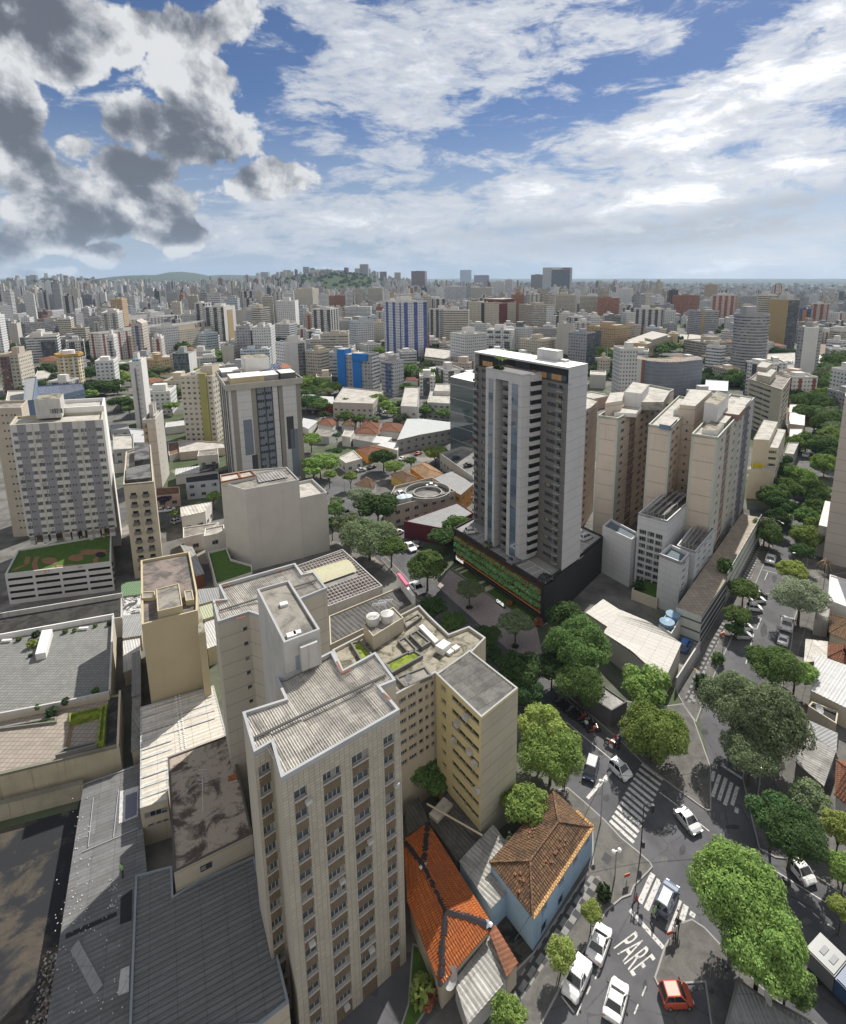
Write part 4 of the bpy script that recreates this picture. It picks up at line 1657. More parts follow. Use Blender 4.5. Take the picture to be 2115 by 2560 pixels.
cells={}
for j in range(nfl):
 cells[(2,2*j+1)]='dark'
 cells[(4,2*j+1)]='dark'
 cells[(6,2*j+1)]='dark'
 cells[(0,2*j+1)]='dark'
mb=MB()
tw.facade(mb,T0,T1,zP,zpent,us,zs,cells,.18,0)
mb.wall(T3,T0,zP,zR_,1)
mb.wall(T2,T3,zP,zR_,1)
mb.wall(T1,T2,zP,zR_,1)
tw.part('wall',mb,[TG_,TW])
mb=MB()
pin=-nrm*1.2
p0,p1=T0+pin+d*.5,T1+pin-d*.3
mb.prism([p0,p1,T2-d*.3-(T2-T1)*.05,T3+d*.5],zpent-.02,zR_-.4,0,0)
ph=tw.part('penthouse',mb,[paint('penthouse_black',(.035,.035,.037),dirt=.1)])
mb=MB()
mb.face([(*T0,zpent),(*T1,zpent),(*(T1+pin),zpent),(*(T0+pin),zpent)])
tw.part('terrace',mb,[TG_])
for (x0,x1,m,nm) in ((612,690,WARM,'glazing'),(790,852,WARM,'glazing'),(864,978,tilem('dark_stone',(.10,.105,.12),(.05,.05,.05),.5,.25,.02,.5,.2,.5),'stone_panel'),(990,1026,WARM,'glazing'),(1034,1262,WARM,'glazing')):
 u0,u1=tu(x0,zpent+1),tu(x1,zpent+1)
 if nm=='stone_panel':
  mb=MB()
  mb.prism([T0+d*u0+pin+nrm*.05,T0+d*u1+pin+nrm*.05,T0+d*u1+pin-nrm*.1,T0+d*u0+pin-nrm*.1],zpent,zR_-.5)
  tw.part(nm,mb,[m],parent=ph)
  continue
 n=max(1,int((u1-u0)/1.5))
 for k in range(n):
  a0,a1=u0+(u1-u0)*k/n+.04,u0+(u1-u0)*(k+1)/n-.04
  mb=MB()
  mb.prism([T0+d*a0+pin+nrm*.06,T0+d*a1+pin+nrm*.06,T0+d*a1+pin,T0+d*a0+pin],zpent+.15,zpent+fl*.68)
  tw.part(nm,mb,[m if k%3 !=2 else GL2],parent=ph)
mb=MB()
rf=[T0-d*.15+nrm*.1,T1+nrm*.1,T2,T3-d*.15]
mb.prism(rf,zR_-.4,zR_+.0,0,1,True)
mb.prism([T0-d*.15+nrm*.1,T0+d*.25+nrm*.1,T0+d*.25-nrm*1.5,T0-d*.15-nrm*1.5],zpent-fl*1.0,zR_-.4,0)
tw.part('roof_slab',mb,[TW,ROOFW])
def ontw(u,v):
 return T0+(T1-T0)*u+(T2-T1)*v
rbox(tw,.60,.80,.52,.82,zR_,zR_+2.4,[TW,ROOFW],'lift_house',ontw)
rbox(tw,.80,.86,.62,.82,zR_,zR_+.5,[TW,ROOFW],'lift_house',ontw)
Pf=V2(G(K_(919,1722),zP+.3))
Pl=V2(G(K_(672,1556),zP+.3))
dep=(Pf-T0).dot(nrm)
uf,ul=(Pf-T0).dot(d),(Pl-T0).dot(d)
zpt=zat(Pf,K_(0,268)[1])
Wp=uf-ul
fa=[0,.29,.645,1.0]
def pp(u,v):
 return T0+d*(ul+Wp*u)+nrm*(dep*v)
mb=MB()
for (u0,u1) in ((0,.285),(.64,1.0)):
 mb.prism([pp(u0,1),pp(u1,1),pp(u1,0),pp(u0,0)],zP+.3,zpt-2.2,0)
mb.prism([pp(0,1),pp(1,1),pp(1,0),pp(0,0)],zpt-2.21,zpt,0,1)
mb.prism([pp(.28,.5),pp(.65,.5),pp(.65,.01),pp(.28,.01)],zP+.35,zpt-2.25,1)
po=tw.part('portal',mb,[TW,TG_])
for (u0,u1) in ((.09,.22),(.735,.90)):
 nn_=nfl+1
 for k in range(nn_):
  za,zb=zP+.8+(zpt-2.4-zP-.8)*k/nn_,zP+.8+(zpt-2.4-zP-.8)*(k+1)/nn_-.05
  mb=MB()
  mb.prism([pp(u0,1)+nrm*.04,pp(u1,1)+nrm*.04,pp(u1,1)-nrm*.1,pp(u0,1)-nrm*.1],za,zb)
  tw.part('glass_panel',mb,[MIRROR],parent=po)
BALG=plain('balcony_guard',(.16,.16,.17),.3,var=.1)
for j in range(nfl):
 z=zwt-fl*j-fl*.45
 if z<zP+.4:
  break
 mb=MB()
 mb.prism([pp(.42,.9),pp(.637,.9),pp(.637,.49),pp(.42,.49)],z-.12,z,1,1,True)
 mb.prism([pp(.42,.9),pp(.637,.9),pp(.637,.87),pp(.42,.87)],z,z+fl*.42,0)
 mb.prism([pp(.42,.9),pp(.435,.9),pp(.435,.5),pp(.42,.5)],z,z+fl*.42,0)
 tw.part('balcony',mb,[BALG,TG_])
 tw.win(pp(.57,.515),z+.1,rz,Wp*.1,fl*.75,'dark',var=3)
sw0,sw1=tu(1003,zP+20),tu(1078,zP+20)
sd_=dep*.55
st0=T0+d*sw0
mb=MB()
spts=[T0+d*sw0+nrm*sd_,T0+d*sw1+nrm*sd_,T0+d*sw1,T0+d*sw0]
mb.prism(spts,zP+1.2,zpt-.3,0,0,True)
tw.part('window_stack',mb,[TW])
for j in range(nfl):
 z=zwt-fl*j+fl*.1
 if z<zP+1.4:
  break
 mb=MB()
 mb.prism([q_ for q_ in inset(spts,-.04)],z-fl*.28,z+fl*.2,0,0,True)
 tw.part('corner_window',mb,[glassm('black_glass',(.012,.012,.014),.1,.6)])
mb=MB()
u=tu(985,zP+20)
mb.prism([pp(1,.3)+d*.02,pp(1,.42)+d*.02,pp(1,.42),pp(1,.3)][::-1],zP+1,zpt-1.5)
tw.part('dark_line',mb,[BLACK])  # thin black upright strip on the side of the portal
for (xa,xb) in ((1226,1266),(580,612)):
 ua,ub=tu(xa),tu(xb)
 for j in range(nfl):
  z=zwt-fl*j-fl*.42
  if z<zP+.4:
   break
  mb=MB()
  A,Bq=T0+d*ua,T0+d*ub
  mb.prism([A+nrm*.7,Bq+nrm*.7,Bq,A],z-.1,z,0,0,True)
  mb.prism([A+nrm*.7,Bq+nrm*.7,Bq+nrm*.65,A+nrm*.65],z,z+fl*.3,1)
  tw.part('balcony',mb,[TW,BALG])
LEAFP=leafm('palm_leaf',(.10,.2,.03),(.2,.3,.06),.3)
for k,(u,v) in enumerate(((.12,.5),(.27,.62))):
 mb=MB()
 c=pp(u,v)
 mb.tube([(c.x,c.y,zpt),(c.x,c.y,zpt+1.6)],[.08,.06],6,1)
 for i in range(11):
  t=i*.571+k
  tip=Vector((c.x+1.3*math.cos(t),c.y+1.3*math.sin(t),zpt+1.9))
  mid=Vector((c.x+.7*math.cos(t),c.y+.7*math.sin(t),zpt+2.5))
  base=Vector((c.x,c.y,zpt+1.6))
  s=Vector((-math.sin(t),math.cos(t),0))*.22
  mb.face([base,mid-s,tip,mid+s])
 o=mb.build('potted_palm',[LEAFP,CONCD],org=(c.x,c.y,zpt))
 tag(o,('first' if k==0 else 'second')+' potted palm from the left on the white tower roof terrace','palm')
for (u0,u1,v0,v1,z0) in ((.2,.42,.8,.98,zpt),):
 mb=MB()
 for i in range(220):
  c=pp(rnd.uniform(u0,u1),rnd.uniform(v0,v1)).to_3d()+Vector((0,0,z0+rnd.uniform(.05,.7)))
  a0=Vector((rnd.uniform(-1,1),rnd.uniform(-1,1),rnd.uniform(-.5,1))).normalized()*.22
  b0=a0.cross(Vector((rnd.uniform(-1,1),rnd.uniform(-1,1),1))).normalized()*.14
  mb.face([c-a0-b0,c+a0-b0,c+a0+b0,c-a0+b0])
 tag(mb.build('shrub',[leafm('shrub_leaf',(.03,.08,.02),(.07,.14,.03))],org=(*pp((u0+u1)/2,.9),z0)),'dark shrub bed under the palms on the white tower roof terrace','shrub')
tw.done(100)
pd=Bld('podium_building','black podium with planted green facade and rooftop parking beneath the white tower','podium',[PL,PF,PR,PB])
PBLK=paint('podium_black',(.035,.035,.038),dirt=.2,streak=.2)
DECK=stainm('parking_deck',(.30,.295,.28),(.23,.225,.215),.3,.4,.7)
fd=(PF-PL).normalized()
fn_=Vector((fd.y,-fd.x))
LF=(PF-PL).length
zb0=1.5
mb=MB()
back=-fn_*1.3
core=[PL+back*2.6+fd*.3,PF+back*2.6,PR,PB]
mb.prism(core,0,zP-.3,0)
mb.wall(PF,PR,0,zP,0)
mb.wall(PR,PB,0,zP,0)
mb.wall(PB,PL,0,zP,0)
mb.prism([PF+back*2.6,PF,PF-(PF-PR).normalized()*0.0+fd*-.25,PF+back*2.6-fd*.25],0,zP-.31,0)
mb.ring([PL,PF,PR,PB],.3,zP-.3,zP+.45,0)
mb.face([(*(PL+back*2.6),zb0-.02),(*(PF+back*2.6),zb0-.02),(*PF,zb0-.02),(*PL,zb0-.02)],0)
pdw=pd.part('wall',mb,[PBLK])
mb=MB()
mb.face([(*p,zP-.05) for p in inset([PL,PF,PR,PB],.1)])
pd.part('parking_deck',mb,[DECK])
mb=MB()
mb.face([(*(PL+back*.9),zb0),(*(PF+back*.9),zb0),(*(PF+back*.9),zP-.3),(*(PL+back*.9),zP-.3)],0)
pd.part('back_panel',mb,[stainm('copper_panel',(.16,.08,.04),(.08,.05,.03),.6)])
mb=MB()
SQ=lambda u,z:(*(PL+fd*(LF*u)),z)
def fbar(u0,u1,z0,z1,off=0.0,th=.25,m=0,b=None):
 q0,q1=PL+fd*(LF*u0)+fn_*off,PL+fd*(LF*u1)+fn_*off
 (b or mb).prism([q0,q1,q1-fn_*th,q0-fn_*th],z0,z1,m,m,True)
fbar(0,1,zP-.75,zP-.31,.02)
fbar(0,1,zb0-.02,zb0+.55,.05,.35)
fbar(0,.018,zb0,zP-.3,.03)
fbar(.982,1,0,zP-.3,.03)
pd.part('frame',mb,[PBLK])
zz=[zb0+.55+(zP-1.3-zb0)*t for t in (.30,.56,.80)]
for z in zz:
 mb=MB()
 fbar(.018,.982,z-.12,z+.16,-.05,.5)
 pd.part('planter_rail',mb,[paint('rail_grey',(.14,.14,.145))])
SLATM=plain('copper_slat',(.3,.12,.04),.5)
mb=MB()
for k in range(150):
 u=.02+.96*k/150
 fbar(u,u+.0016,zb0+.55,zP-.8,-.3,.06)
sl=pd.part('slat_screen',mb,[SLATM])
mb=MB()
fbar(.02,.98,zb0+.56,zb0+.62,-.6,.05)
pd.part('light_strip',mb,[plain('led_strip',(1,.5,.15),.5,emit=(1.0,.45,.12,.45))])
GL1=leafm('wall_fern',(.11,.40,.12),(.28,.60,.20),.25)
GLY=leafm('wall_croton',(.45,.42,.08),(.5,.24,.05),.25)
for z,h,ym in ((zz[0],1.0,.03),(zz[1],1.05,.05),(zz[2],.95,.35)):
 mb=MB()
 for i in range(2200):
  u=rnd.uniform(.022,.978)
  if mnoise.noise(Vector((u*38,z,0)))<-.28:
   continue
  c=PL+fd*(LF*u)-fn_*rnd.uniform(-.35,.4)
  zc=z-rnd.uniform(-.38,.62)*h*.85+.1
  v=Vector((c.x,c.y,zc))
  a0=Vector((rnd.uniform(-1,1),rnd.uniform(-1,1),rnd.uniform(-1,.6))).normalized()*rnd.uniform(.2,.38)
  b0=a0.cross(Vector((rnd.uniform(-1,1),rnd.uniform(-1,1),rnd.uniform(-1,1)))).normalized()*.11
  mb.face([v-a0-b0,v+a0-b0,v+a0+b0,v-a0+b0],1 if rnd.random()<ym else 0)
 pd.part('hanging_foliage',mb,[GL1,GLY])
dn=-fn_
mb=MB()
for k in range(13):
 u=.14+k*.065
 if .34<u<.40:
  continue
 a0=PL+fd*(LF*u)+dn*.5
 mb.bar((*a0,zP-.03),(*(a0+dn*4.2),zP-.03),.12,.02)
a0,a1=PL+fd*(LF*.14)+dn*4.7,PL+fd*(LF*.92)+dn*4.7
mb.bar((*a0,zP-.028),(*a1,zP-.028),.12,.02)
for k in range(3):
 a0=PR+(PF-PR)*(.1+.13*k)+dn*0-(PR-PB).normalized()*1.0
 mb.bar((*a0,zP-.03),(*(a0-(PR-PB).normalized()*4.2),zP-.03),.12,.02)
pd.part('parking_lines',mb,[plain('road_white',(.62,.62,.6),.8,var=.5)])
LIT=plain('lit_letters',(.9,.9,.9),.5,emit=(1,.97,.92,.5))
rzf=math.atan2(fd.y,fd.x)
c=PL+fd*(LF*.085)+fn_*.12
text('sign_letters','housi',(c.x,c.y,zb0+.62),(math.pi/2,0,rzf),1.55,LIT,.05,pd.root)
pd.done()
fore=[G_(290,360),G_(385,232),G_(1062,690),G_(1100,880),G_(935,915),G_(870,880),G_(560,605)]
FORE=[V2(G(p)) for p in fore]
def sheet(name,pts,z,m,label=None,cat=None,kind='structure',uvrot=0.0):
 mb=MB()
 pts=ccw(pts)
 if name in ('road','parking_lot'):
  ROADS.append(pts)
 ca,sa=math.cos(uvrot),math.sin(uvrot)
 mb.face([(*p,z) for p in pts],0,[(p.x*ca+p.y*sa,-p.x*sa+p.y*ca) for p in pts])
 o=mb.build(name,[m],org=(pts[0].x,pts[0].y,z))
 return tag(o,label,cat,None,kind)
def slab(name,pts,z,m,uvrot=0.0,mside=None,z0=0.0):
 "raised pavement with a real kerb step"
 mb=MB()
 pts=ccw(pts)
 ca,sa=math.cos(uvrot),math.sin(uvrot)
 for i in range(len(pts)):
  mb.wall(pts[i],pts[(i+1)%len(pts)],z0,z,1)
 q=inset(pts,.18)
 for i in range(len(pts)):
  j=(i+1)%len(pts)
  mb.face([(*pts[i],z),(*pts[j],z),(*q[j],z),(*q[i],z)],1)
 mb.face([(*p,z+.004) for p in q],0,[(p.x*ca+p.y*sa,-p.x*sa+p.y*ca) for p in q])
 o=mb.build(name,[m,mside or KERB],org=(pts[0].x,pts[0].y,z0))
 return tag(o,kind='structure')
KERB=paint('kerb_stone',(.30,.29,.28),dirt=.5,streak=0)
COBB=tilem('cobble_paving',(.46,.39,.37),(.26,.22,.21),.3,.3,.06,.4,.25,.5)
slab('forecourt',FORE,.14,COBB,rzf)
gl0,gl1=V2(G(G_(400,225))),V2(G(G_(1062,690)))
mb=MB()
lawn=[gl0,gl1,gl1-fn_*3.2,gl0-fn_*3.2]
slab('lawn',lawn,.16,LAWN)
gd=(gl1-gl0)
for (t0,t1) in ((.03,.055),(.085,.11),(.385,.44),(.30,.33)):
 q=[gl0+gd*t0-fn_*.3,gl0+gd*t1-fn_*.3,gl0+gd*t1-fn_*3.1,gl0+gd*t0-fn_*3.1]
 sheet('path',q,.19,paint('pale_path',(.5,.42,.32)))
sp0,sp1=V2(G(G_(742,492))),V2(G(G_(808,540)))
sgn=Bld('sign','low garden sign with glowing white letters on the lawn before the green podium','sign',[sp0,sp1])
mb=MB()
mb.prism([sp0,sp1,sp1-fn_*.3,sp0-fn_*.3],.16,.75)
sgn.part('base',mb,[paint('sign_green',(.05,.08,.07))])
c=(sp0+sp1)/2
text('sign_letters','one',(c.x,c.y,1.15),(math.pi/2,0,rzf),1.75,LIT,.06,sgn.root)
sgn.done()
# ------------------------------------------------------------ right-hand buildings
HOTW=paint('hotel_white',(.50,.51,.53),dirt=.25,streak=.3,joint=1.5)
PINK=paint('pink_beige_render',(.55,.475,.40),dirt=.25,streak=.35,joint=4.4)
SAGE=paint('sage_trim',(.44,.46,.41),dirt=.25)
MAROON=paint('maroon_panel',(.27,.175,.145),dirt=.2)
def win_wall(b,mb,p0,p1,z0,z1,floor,specs,first=None,hfrac=.45,rec=.2,m=0,fill=None,off=0.0):
 "wall with windows at shares of its length: specs = (from, to, style)"
 L=(V2(p1)-V2(p0)).length
 us,cells=[],{}
 ft=z1-floor*.7 if first is None else first
 n=max(1,int((ft-z0-floor*.3)/floor)+1)
 k=0
 for (a,c,s_) in specs:
  us+=[a*L,c*L]
  for j in range(n):
   cells[(2*k+1,2*j+1)]=s_
  k+=1
 ff={}
 if fill:
  for kk,mm in fill.items():
   for j in range(2*n+1):
    if (kk,j) not in cells:
     ff[(kk,j)]=mm
 b.facade(mb,p0,p1,z0,z1,us,rows(ft,floor,n,floor*hfrac),cells,rec,m,fill=ff)
B0,B1,B2=V2(G(H_(597,818))),V2(G(H_(797,494))),V2(G(H_(1062,-2)))
zD=ztop(H_(797,494),H_(0,292)[1])
wv=(B1-B0).normalized()
lf=Vector((-wv.y,wv.x))*5.2
STRIPE_D=facade('dark_louvre_wall',(.05,.052,.056),floor=zD/4.0,bay=60,u=(2,3),v=(.2,.3),bands=(.55,.85,(.40,.41,.41)))
STRIPE_L=facade('pale_louvre_wall',(.52,.54,.50),floor=zD/3.0,bay=60,u=(2,3),v=(.2,.3),bands=(.2,.38,(.10,.11,.11)))
dk=Bld('parking_deck_building','raised deck with black and white louvred street walls in front of the pink towers','parking garage',[B0,B1,B2])
mb=MB()
mb.wall(B0,B1,0,zD,0)
mb.wall(B1,B2,0,zD,1)
mb.wall(B2,B2+lf,0,zD,1)
mb.wall(B0+lf,B0,0,zD,1)
mb.face([(*p,zD) for p in (B0,B1,B2,B2+lf,B0+lf)],2)
dk.part('wall',mb,[STRIPE_D,STRIPE_L,tilem('deck_tiles',(.34,.29,.23),(.2,.16,.12),1,1,.05,.25,.3)])
mb=MB()
mb.prism([B1,B2,B2+lf*.02,B1+lf*.02],zD,zD+1.3)
dk.part('parapet',mb,[STRIPE_L])
dk.done()
zHt=ztop(H_(487,560),H_(0,170)[1],1.0)
HT=rp(H_,[(290,105),(460,172),(525,100),(375,30)],zHt)
zHr=zat(HT[2],L_(0,1650)[1])
HRp=rp(L_,[(425,1590),(572,1640),(722,1462),(585,1388)],zHr)
zHb=zat(HT[3],L_(0,1402)[1])
HBp=rp(L_,[(125,1340),(352,1402),(562,1212),(345,1155)],zHb)
zHl=zHt-.5
HLp=rp(L_,[(-150,1440),(75,1545),(135,1500),(-85,1385)],zHl)
ht=Bld('apartment_building','pale grey block cluster with rooftop solar collectors beside the black podium','building',HT+HBp)
mb=MB()
fh=(zHt-1)/7
mb.wall(HT[0],HT[1],0,zHt,0)
win_wall(ht,mb,HT[1],HT[2],0,zHt,fh,[(.25,.6,'slide2')],hfrac=.4)
mb.wall(HT[2],HT[3],0,zHt,0)
mb.wall(HT[3],HT[0],0,zHt,0)
mb.face([(*p,zHt-.8) for p in HT],1)
mb.ring(HT,.35,zHt-.81,zHt,0)
mb.wall(HRp[0],HRp[1],0,zHr,0)
win_wall(ht,mb,HRp[1],HRp[2],0,zHr,fh,[(.12,.25,'slide2'),(.42,.55,'slide2'),(.7,.83,'slide2')],hfrac=.4)
mb.wall(HRp[2],HRp[3],0,zHr,0)
mb.wall(HRp[3],HRp[0],0,zHr,0)
mb.face([(*p,zHr-.5) for p in HRp],2)
mb.ring(HRp,.3,zHr-.51,zHr,0)
L=(HBp[1]-HBp[0]).length
win_wall(ht,mb,HBp[0],HBp[1],0,zHb,fh,[(.08,.32,'slide3'),(.36,.60,'slide3'),(.64,.88,'slide3')],first=zHb-4.6,hfrac=.72,rec=.4)
for i in (1,2,3):
 mb.wall(HBp[i],HBp[(i+1)%4],0,zHb,0)
mb.face([(*p,zHb-.5) for p in HBp],2)
mb.ring(HBp,.3,zHb-.51,zHb,0)
mb.prism(HLp,0,zHl-.6,0,1)
mb.ring(HLp,.3,zHl-.61,zHl,0)
ht.part('wall',mb,[HOTW,paint('teal_roof',(.10,.13,.15)),SLAB])
for poly,z,n in ((HBp,zHb,4),(HRp,zHr,3)):
 q=inset(poly,.9)
 for k in range(n):
  t0,t1=k/n+.02,(k+.85)/n
  a0,a1,c1,c0=q[0].lerp(q[1],t0),q[0].lerp(q[1],t1),q[3].lerp(q[2],t1),q[3].lerp(q[2],t0)
  mb=MB()
  mb.face([(*a0,z+.3),(*a1,z+1.0),(*c1,z+1.0),(*c0,z+.3)],0,[(0,0),(4,0),(4,12),(0,12)])
  mb.face([(*a0,z+.28),(*c0,z+.28),(*c1,z+.98),(*a1,z+.98)],1)
  for p in (a1,c1,a1.lerp(c1,.5)):
   mb.bar((*p,z-.5),(*p,z+.98),.08,None,1)
  ht.part('solar_collector',mb,[tilem('collector_glass',(.30,.31,.33),(.6,.6,.6),.5,1.9,.05,.3,.2,rough=.2),ALU])
ht.done()
cy=rp(H_,[(75,395),(275,470),(290,330),(150,290)],2.2)
lowbox('courtyard_wall','beige planted courtyard wall at the foot of the pale grey block','wall',cy,2.2,paint('beige_court',(.5,.46,.38)),LAWN,rim=.4).done()
zPk=ztop((1873,1266),995)
pk=Bld('apartment_tower','pink beige apartment tower with sage trim and windows down its long street side','apartment tower',rp(L_,[(540,735),(745,765),(1027,455),(830,425)],zPk))
P1=rp(L_,[(205,662),(382,690),(600,470),(440,440)],zPk)
P2=rp(L_,[(540,735),(745,765),(1027,455),(840,425)],zPk)
fk=zPk/15.5
mb=MB()
for P in (P1,P2):
 for (t0,t1,m) in ((0,.1,1),(.1,.9,0),(.9,1,1)):
  mb.wall(P[0].lerp(P[1],t0),P[0].lerp(P[1],t1),0,zPk,m)
win_wall(pk,mb,P1[1],P1[2],0,zPk,fk,[(.04,.12,'slide2'),(.16,.24,'slide2'),(.5,.6,'slide2')],fill={0:1,4:0})
q0,q1=P2[1],P2[2]
hm=q0.lerp(q1,.5)
win_wall(pk,mb,q0,hm,0,zPk,fk,[(.16,.24,'slide2'),(.38,.58,'slide2'),(.78,.88,'slide2')],fill={0:1,3:3,2:1,4:1,6:1})
win_wall(pk,mb,hm,q1,0,zPk,fk,[(.1,.2,'slide2'),(.34,.44,'slide2'),(.68,.78,'slide2')],fill={0:1,2:5,1:5,3:4,4:4,5:5,6:5})
for P in (P1,P2):
 mb.wall(P[2],P[3],0,zPk,0)
 mb.wall(P[3],P[0],0,zPk,0)
 mb.face([(*p,zPk-.3) for p in P],2)
 mb.ring(P,.3,zPk-.31,zPk+.4,1)
CO=rp(L_,[(440,600),(560,610),(690,480),(520,470)],zPk)
win_wall(pk,mb,CO[0],CO[1],0,zPk+3.6,fk,[(.5,.64,'one')],first=zPk-1.2,hfrac=.3)
for i in (1,2,3):
 mb.wall(CO[i],CO[(i+1)%4],0,zPk+3.6,0)
mb.face([(*p,zPk+3.6) for p in CO],2)
pk.part('wall',mb,[PINK,SAGE,SLABL,MAROON,paint('slate_panel',(.17,.18,.21)),paint('pale_half',(.52,.52,.52))])
for pts,z0,h,m,nm in (([(640,480),(745,505),(830,420),(735,395)],0,5.5,WHITE,'stair_tower'),([(760,560),(905,580),(960,515),(830,490)],0,1.6,MAROON,'penthouse'),
       ([(620,690),(740,705),(800,640),(690,625)],0,.9,WHITE,'penthouse'),([(690,625),(800,645),(850,590),(740,565)],0,1.0,SLAB,'penthouse'),
       ([(290,650),(375,665),(430,610),(340,595)],0,1.0,paint('blue_shed',(.15,.2,.28)),'penthouse'),([(400,545),(450,550),(520,490),(470,480)],0,1.2,WHITE,'penthouse'),
       ([(860,500),(950,515),(1005,455),(920,440)],0,.9,SLABL,'penthouse')):
 mb=MB()
 mb.prism(rp(L_,pts,zPk+h),zPk-.3,zPk+h,0,1)
 pk.part(nm,mb,[m,SLABL if m is not WHITE else MOSSY])
pk.done()
P0=[*rp(K_,[(1535,592),(1692,614)],zPk),*rp(L_,[(403,390),(215,352)],zPk)]
p0b=Bld('apartment_tower','pink beige tower with maroon side panels standing just right of the white tower','apartment tower',P0)
mb=MB()
for (t0,t1,m) in ((0,.1,1),(.1,.9,0),(.9,1,1)):
 mb.wall(P0[0].lerp(P0[1],t0),P0[0].lerp(P0[1],t1),0,zPk,m)
win_wall(p0b,mb,P0[1],P0[2],0,zPk,fk,[(.05,.10,'slide2'),(.18,.28,'slide2'),(.36,.42,'slide2'),(.46,.5,'slide2'),(.55,.6,'slide2'),(.66,.72,'slide2'),(.76,.8,'slide2'),(.84,.9,'slide2')],fill={0:1,3:3,8:4,10:4,12:4})
mb.wall(P0[2],P0[3],0,zPk,0)
mb.wall(P0[3],P0[0],0,zPk,0)
mb.face([(*p,zPk-.3) for p in P0],2)
mb.ring(P0,.3,zPk-.31,zPk+.4,1)
WG=rp(K_,[(1395,560),(1482,520),(1535,470),(1440,440)],zPk)
win_wall(p0b,mb,WG[0],WG[1],0,zPk,fk,[(.2,.5,'slide2'),(.62,.8,'slide2')])
for i in (1,2,3):
 mb.wall(WG[i],WG[(i+1)%4],0,zPk,0)
mb.face([(*p,zPk-.3) for p in WG],2)
p0b.part('wall',mb,[PINK,SAGE,SLABL,MAROON,paint('pale_half',(.52,.52,.52))])
for pts,h,m in (([(20,400),(150,415),(210,345),(85,325)],5,WHITE),([(-60,560),(110,570),(160,510),(20,495)],.8,WHITE),([(130,480),(320,480),(370,400),(230,385)],2.2,SLABL),([(-130,490),(0,470),(20,400),(-90,410)],3.5,PINK)):
 mb=MB()
 mb.prism(rp(L_,pts,zPk+h),zPk-.3,zPk+h,0,1)
 p0b.part('penthouse',mb,[m,SLABL])
p0b.done()
zB=ztop(L_(1255,790),L_(0,390)[1])
BE=rp(L_,[(985,300),(1240,385),(1308,290),(1080,225)],zB)
be=Bld('office_building','beige office block with dark window bands and a plain end column beyond the pink towers','office building',BE)
mb=MB()
fb=zB/9.5
BEm=paint('beige_concrete',(.47,.43,.34),dirt=.35,streak=.4)
win_wall(be,mb,BE[0],BE[1],0,zB,fb,[(.04,.26,'dark'),(.27,.48,'dark'),(.49,.70,'dark')],first=zB-2.6,hfrac=.42)
win_wall(be,mb,BE[1],BE[2],0,zB,fb,[(.2,.5,'dark'),(.55,.9,'dark')],first=zB-2.6,hfrac=.5)
mb.wall(BE[2],BE[3],0,zB,0)
mb.wall(BE[3],BE[0],0,zB,0)
mb.face([(*p,zB-.6) for p in BE],1)
mb.ring(BE,.3,zB-.61,zB,0)
be.part('wall',mb,[BEm,SLAB])
mb=MB()
mb.prism(rp(L_,[(1045,265),(1150,285),(1195,235),(1085,200)],zB+3.2),zB-.6,zB+3.2,0,1)
mb.prism(rp(L_,[(1045,205),(1120,215),(1165,180),(1085,165)],zB+5.5),zB+3.1,zB+5.5,0,1)
be.part('roof_house',mb,[BEm,SLABL])
be.done()
zC=ztop(L_(1185,1240),L_(0,850)[1])
CE=rp(L_,[(1000,700),(1150,735),(1180,860),(1250,720),(1150,640)],zC)
CE=rp(L_,[(985,1000),(1183,1010),(1255,830),(1080,800)],ztop(L_(1185,1240),L_(0,1010)[1]))
zC1=ztop(L_(1185,1240),L_(0,1010)[1])
ce=Bld('apartment_building','cream stepped low block with yellow planters beside the street behind the pink towers','building',CE)
mb=MB()
CEm=paint('cream_street_block',(.58,.53,.42),dirt=.2,streak=.2)
mb.prism(CE,0,zC1,0,1)
ce.part('wall',mb,[CEm,SLABL])
up=[CE[0].lerp(CE[3],.12),CE[1].lerp(CE[2],.12),CE[2],CE[3]]
zC2=zC1+7
mb=MB()
fcc=7/3
win_wall(ce,mb,up[0].lerp(up[1],.62),up[1],zC1-.01,zC2,fcc,[(.1,.9,'slide4')],hfrac=.42)
win_wall(ce,mb,up[1],up[2],zC1-.01,zC2,fcc,[(.1,.45,'slide4'),(.55,.9,'slide4')],hfrac=.42)
mb.wall(up[2],up[3],zC1-.01,zC2,0)
mb.wall(up[3],up[0],zC1-.01,zC2+3,0)
mb.face([(*p,zC2-.1) for p in up],1)
tl=[up[0],up[0].lerp(up[1],.62),up[3].lerp(up[2],.62),up[3]]
mb.prism(tl,zC1-.01,zC2+2.6,0,1)
ce.part('upper_storeys',mb,[CEm,SLABL])
for k in range(5):
 p=CE[0].lerp(CE[1],.12+.1*k).lerp(CE[3],.06)
 mb=MB()
 mb.box(p,.7,.5,zC1,zC1+1.4,.3)
 ce.part('planter',mb,[plain('yellow_planter',(.55,.47,.04),.6)])
L=(CE[2]-CE[1]).length
dd=(CE[2]-CE[1]).normalized()
for k in range(4):
 ce.win(CE[1]+dd*L*.5+Vector((dd.y,-dd.x))*.05,1.5+k*zC1/4.5,math.atan2(dd.y,dd.x),L*.8,1.1,'slide4')
ce.done()
HALL=corrm('pale_hall_sheet',(.50,.475,.44),(.40,.38,.35),.25,False)
q=rp(H_,[(-140,715),(-10,545),(455,800),(325,1085)],5)
e1,e2=q[0].lerp(q[3],.5),q[1].lerp(q[2],.5)
rid=(e2-e1).normalized()
rn=Vector((-rid.y,rid.x))
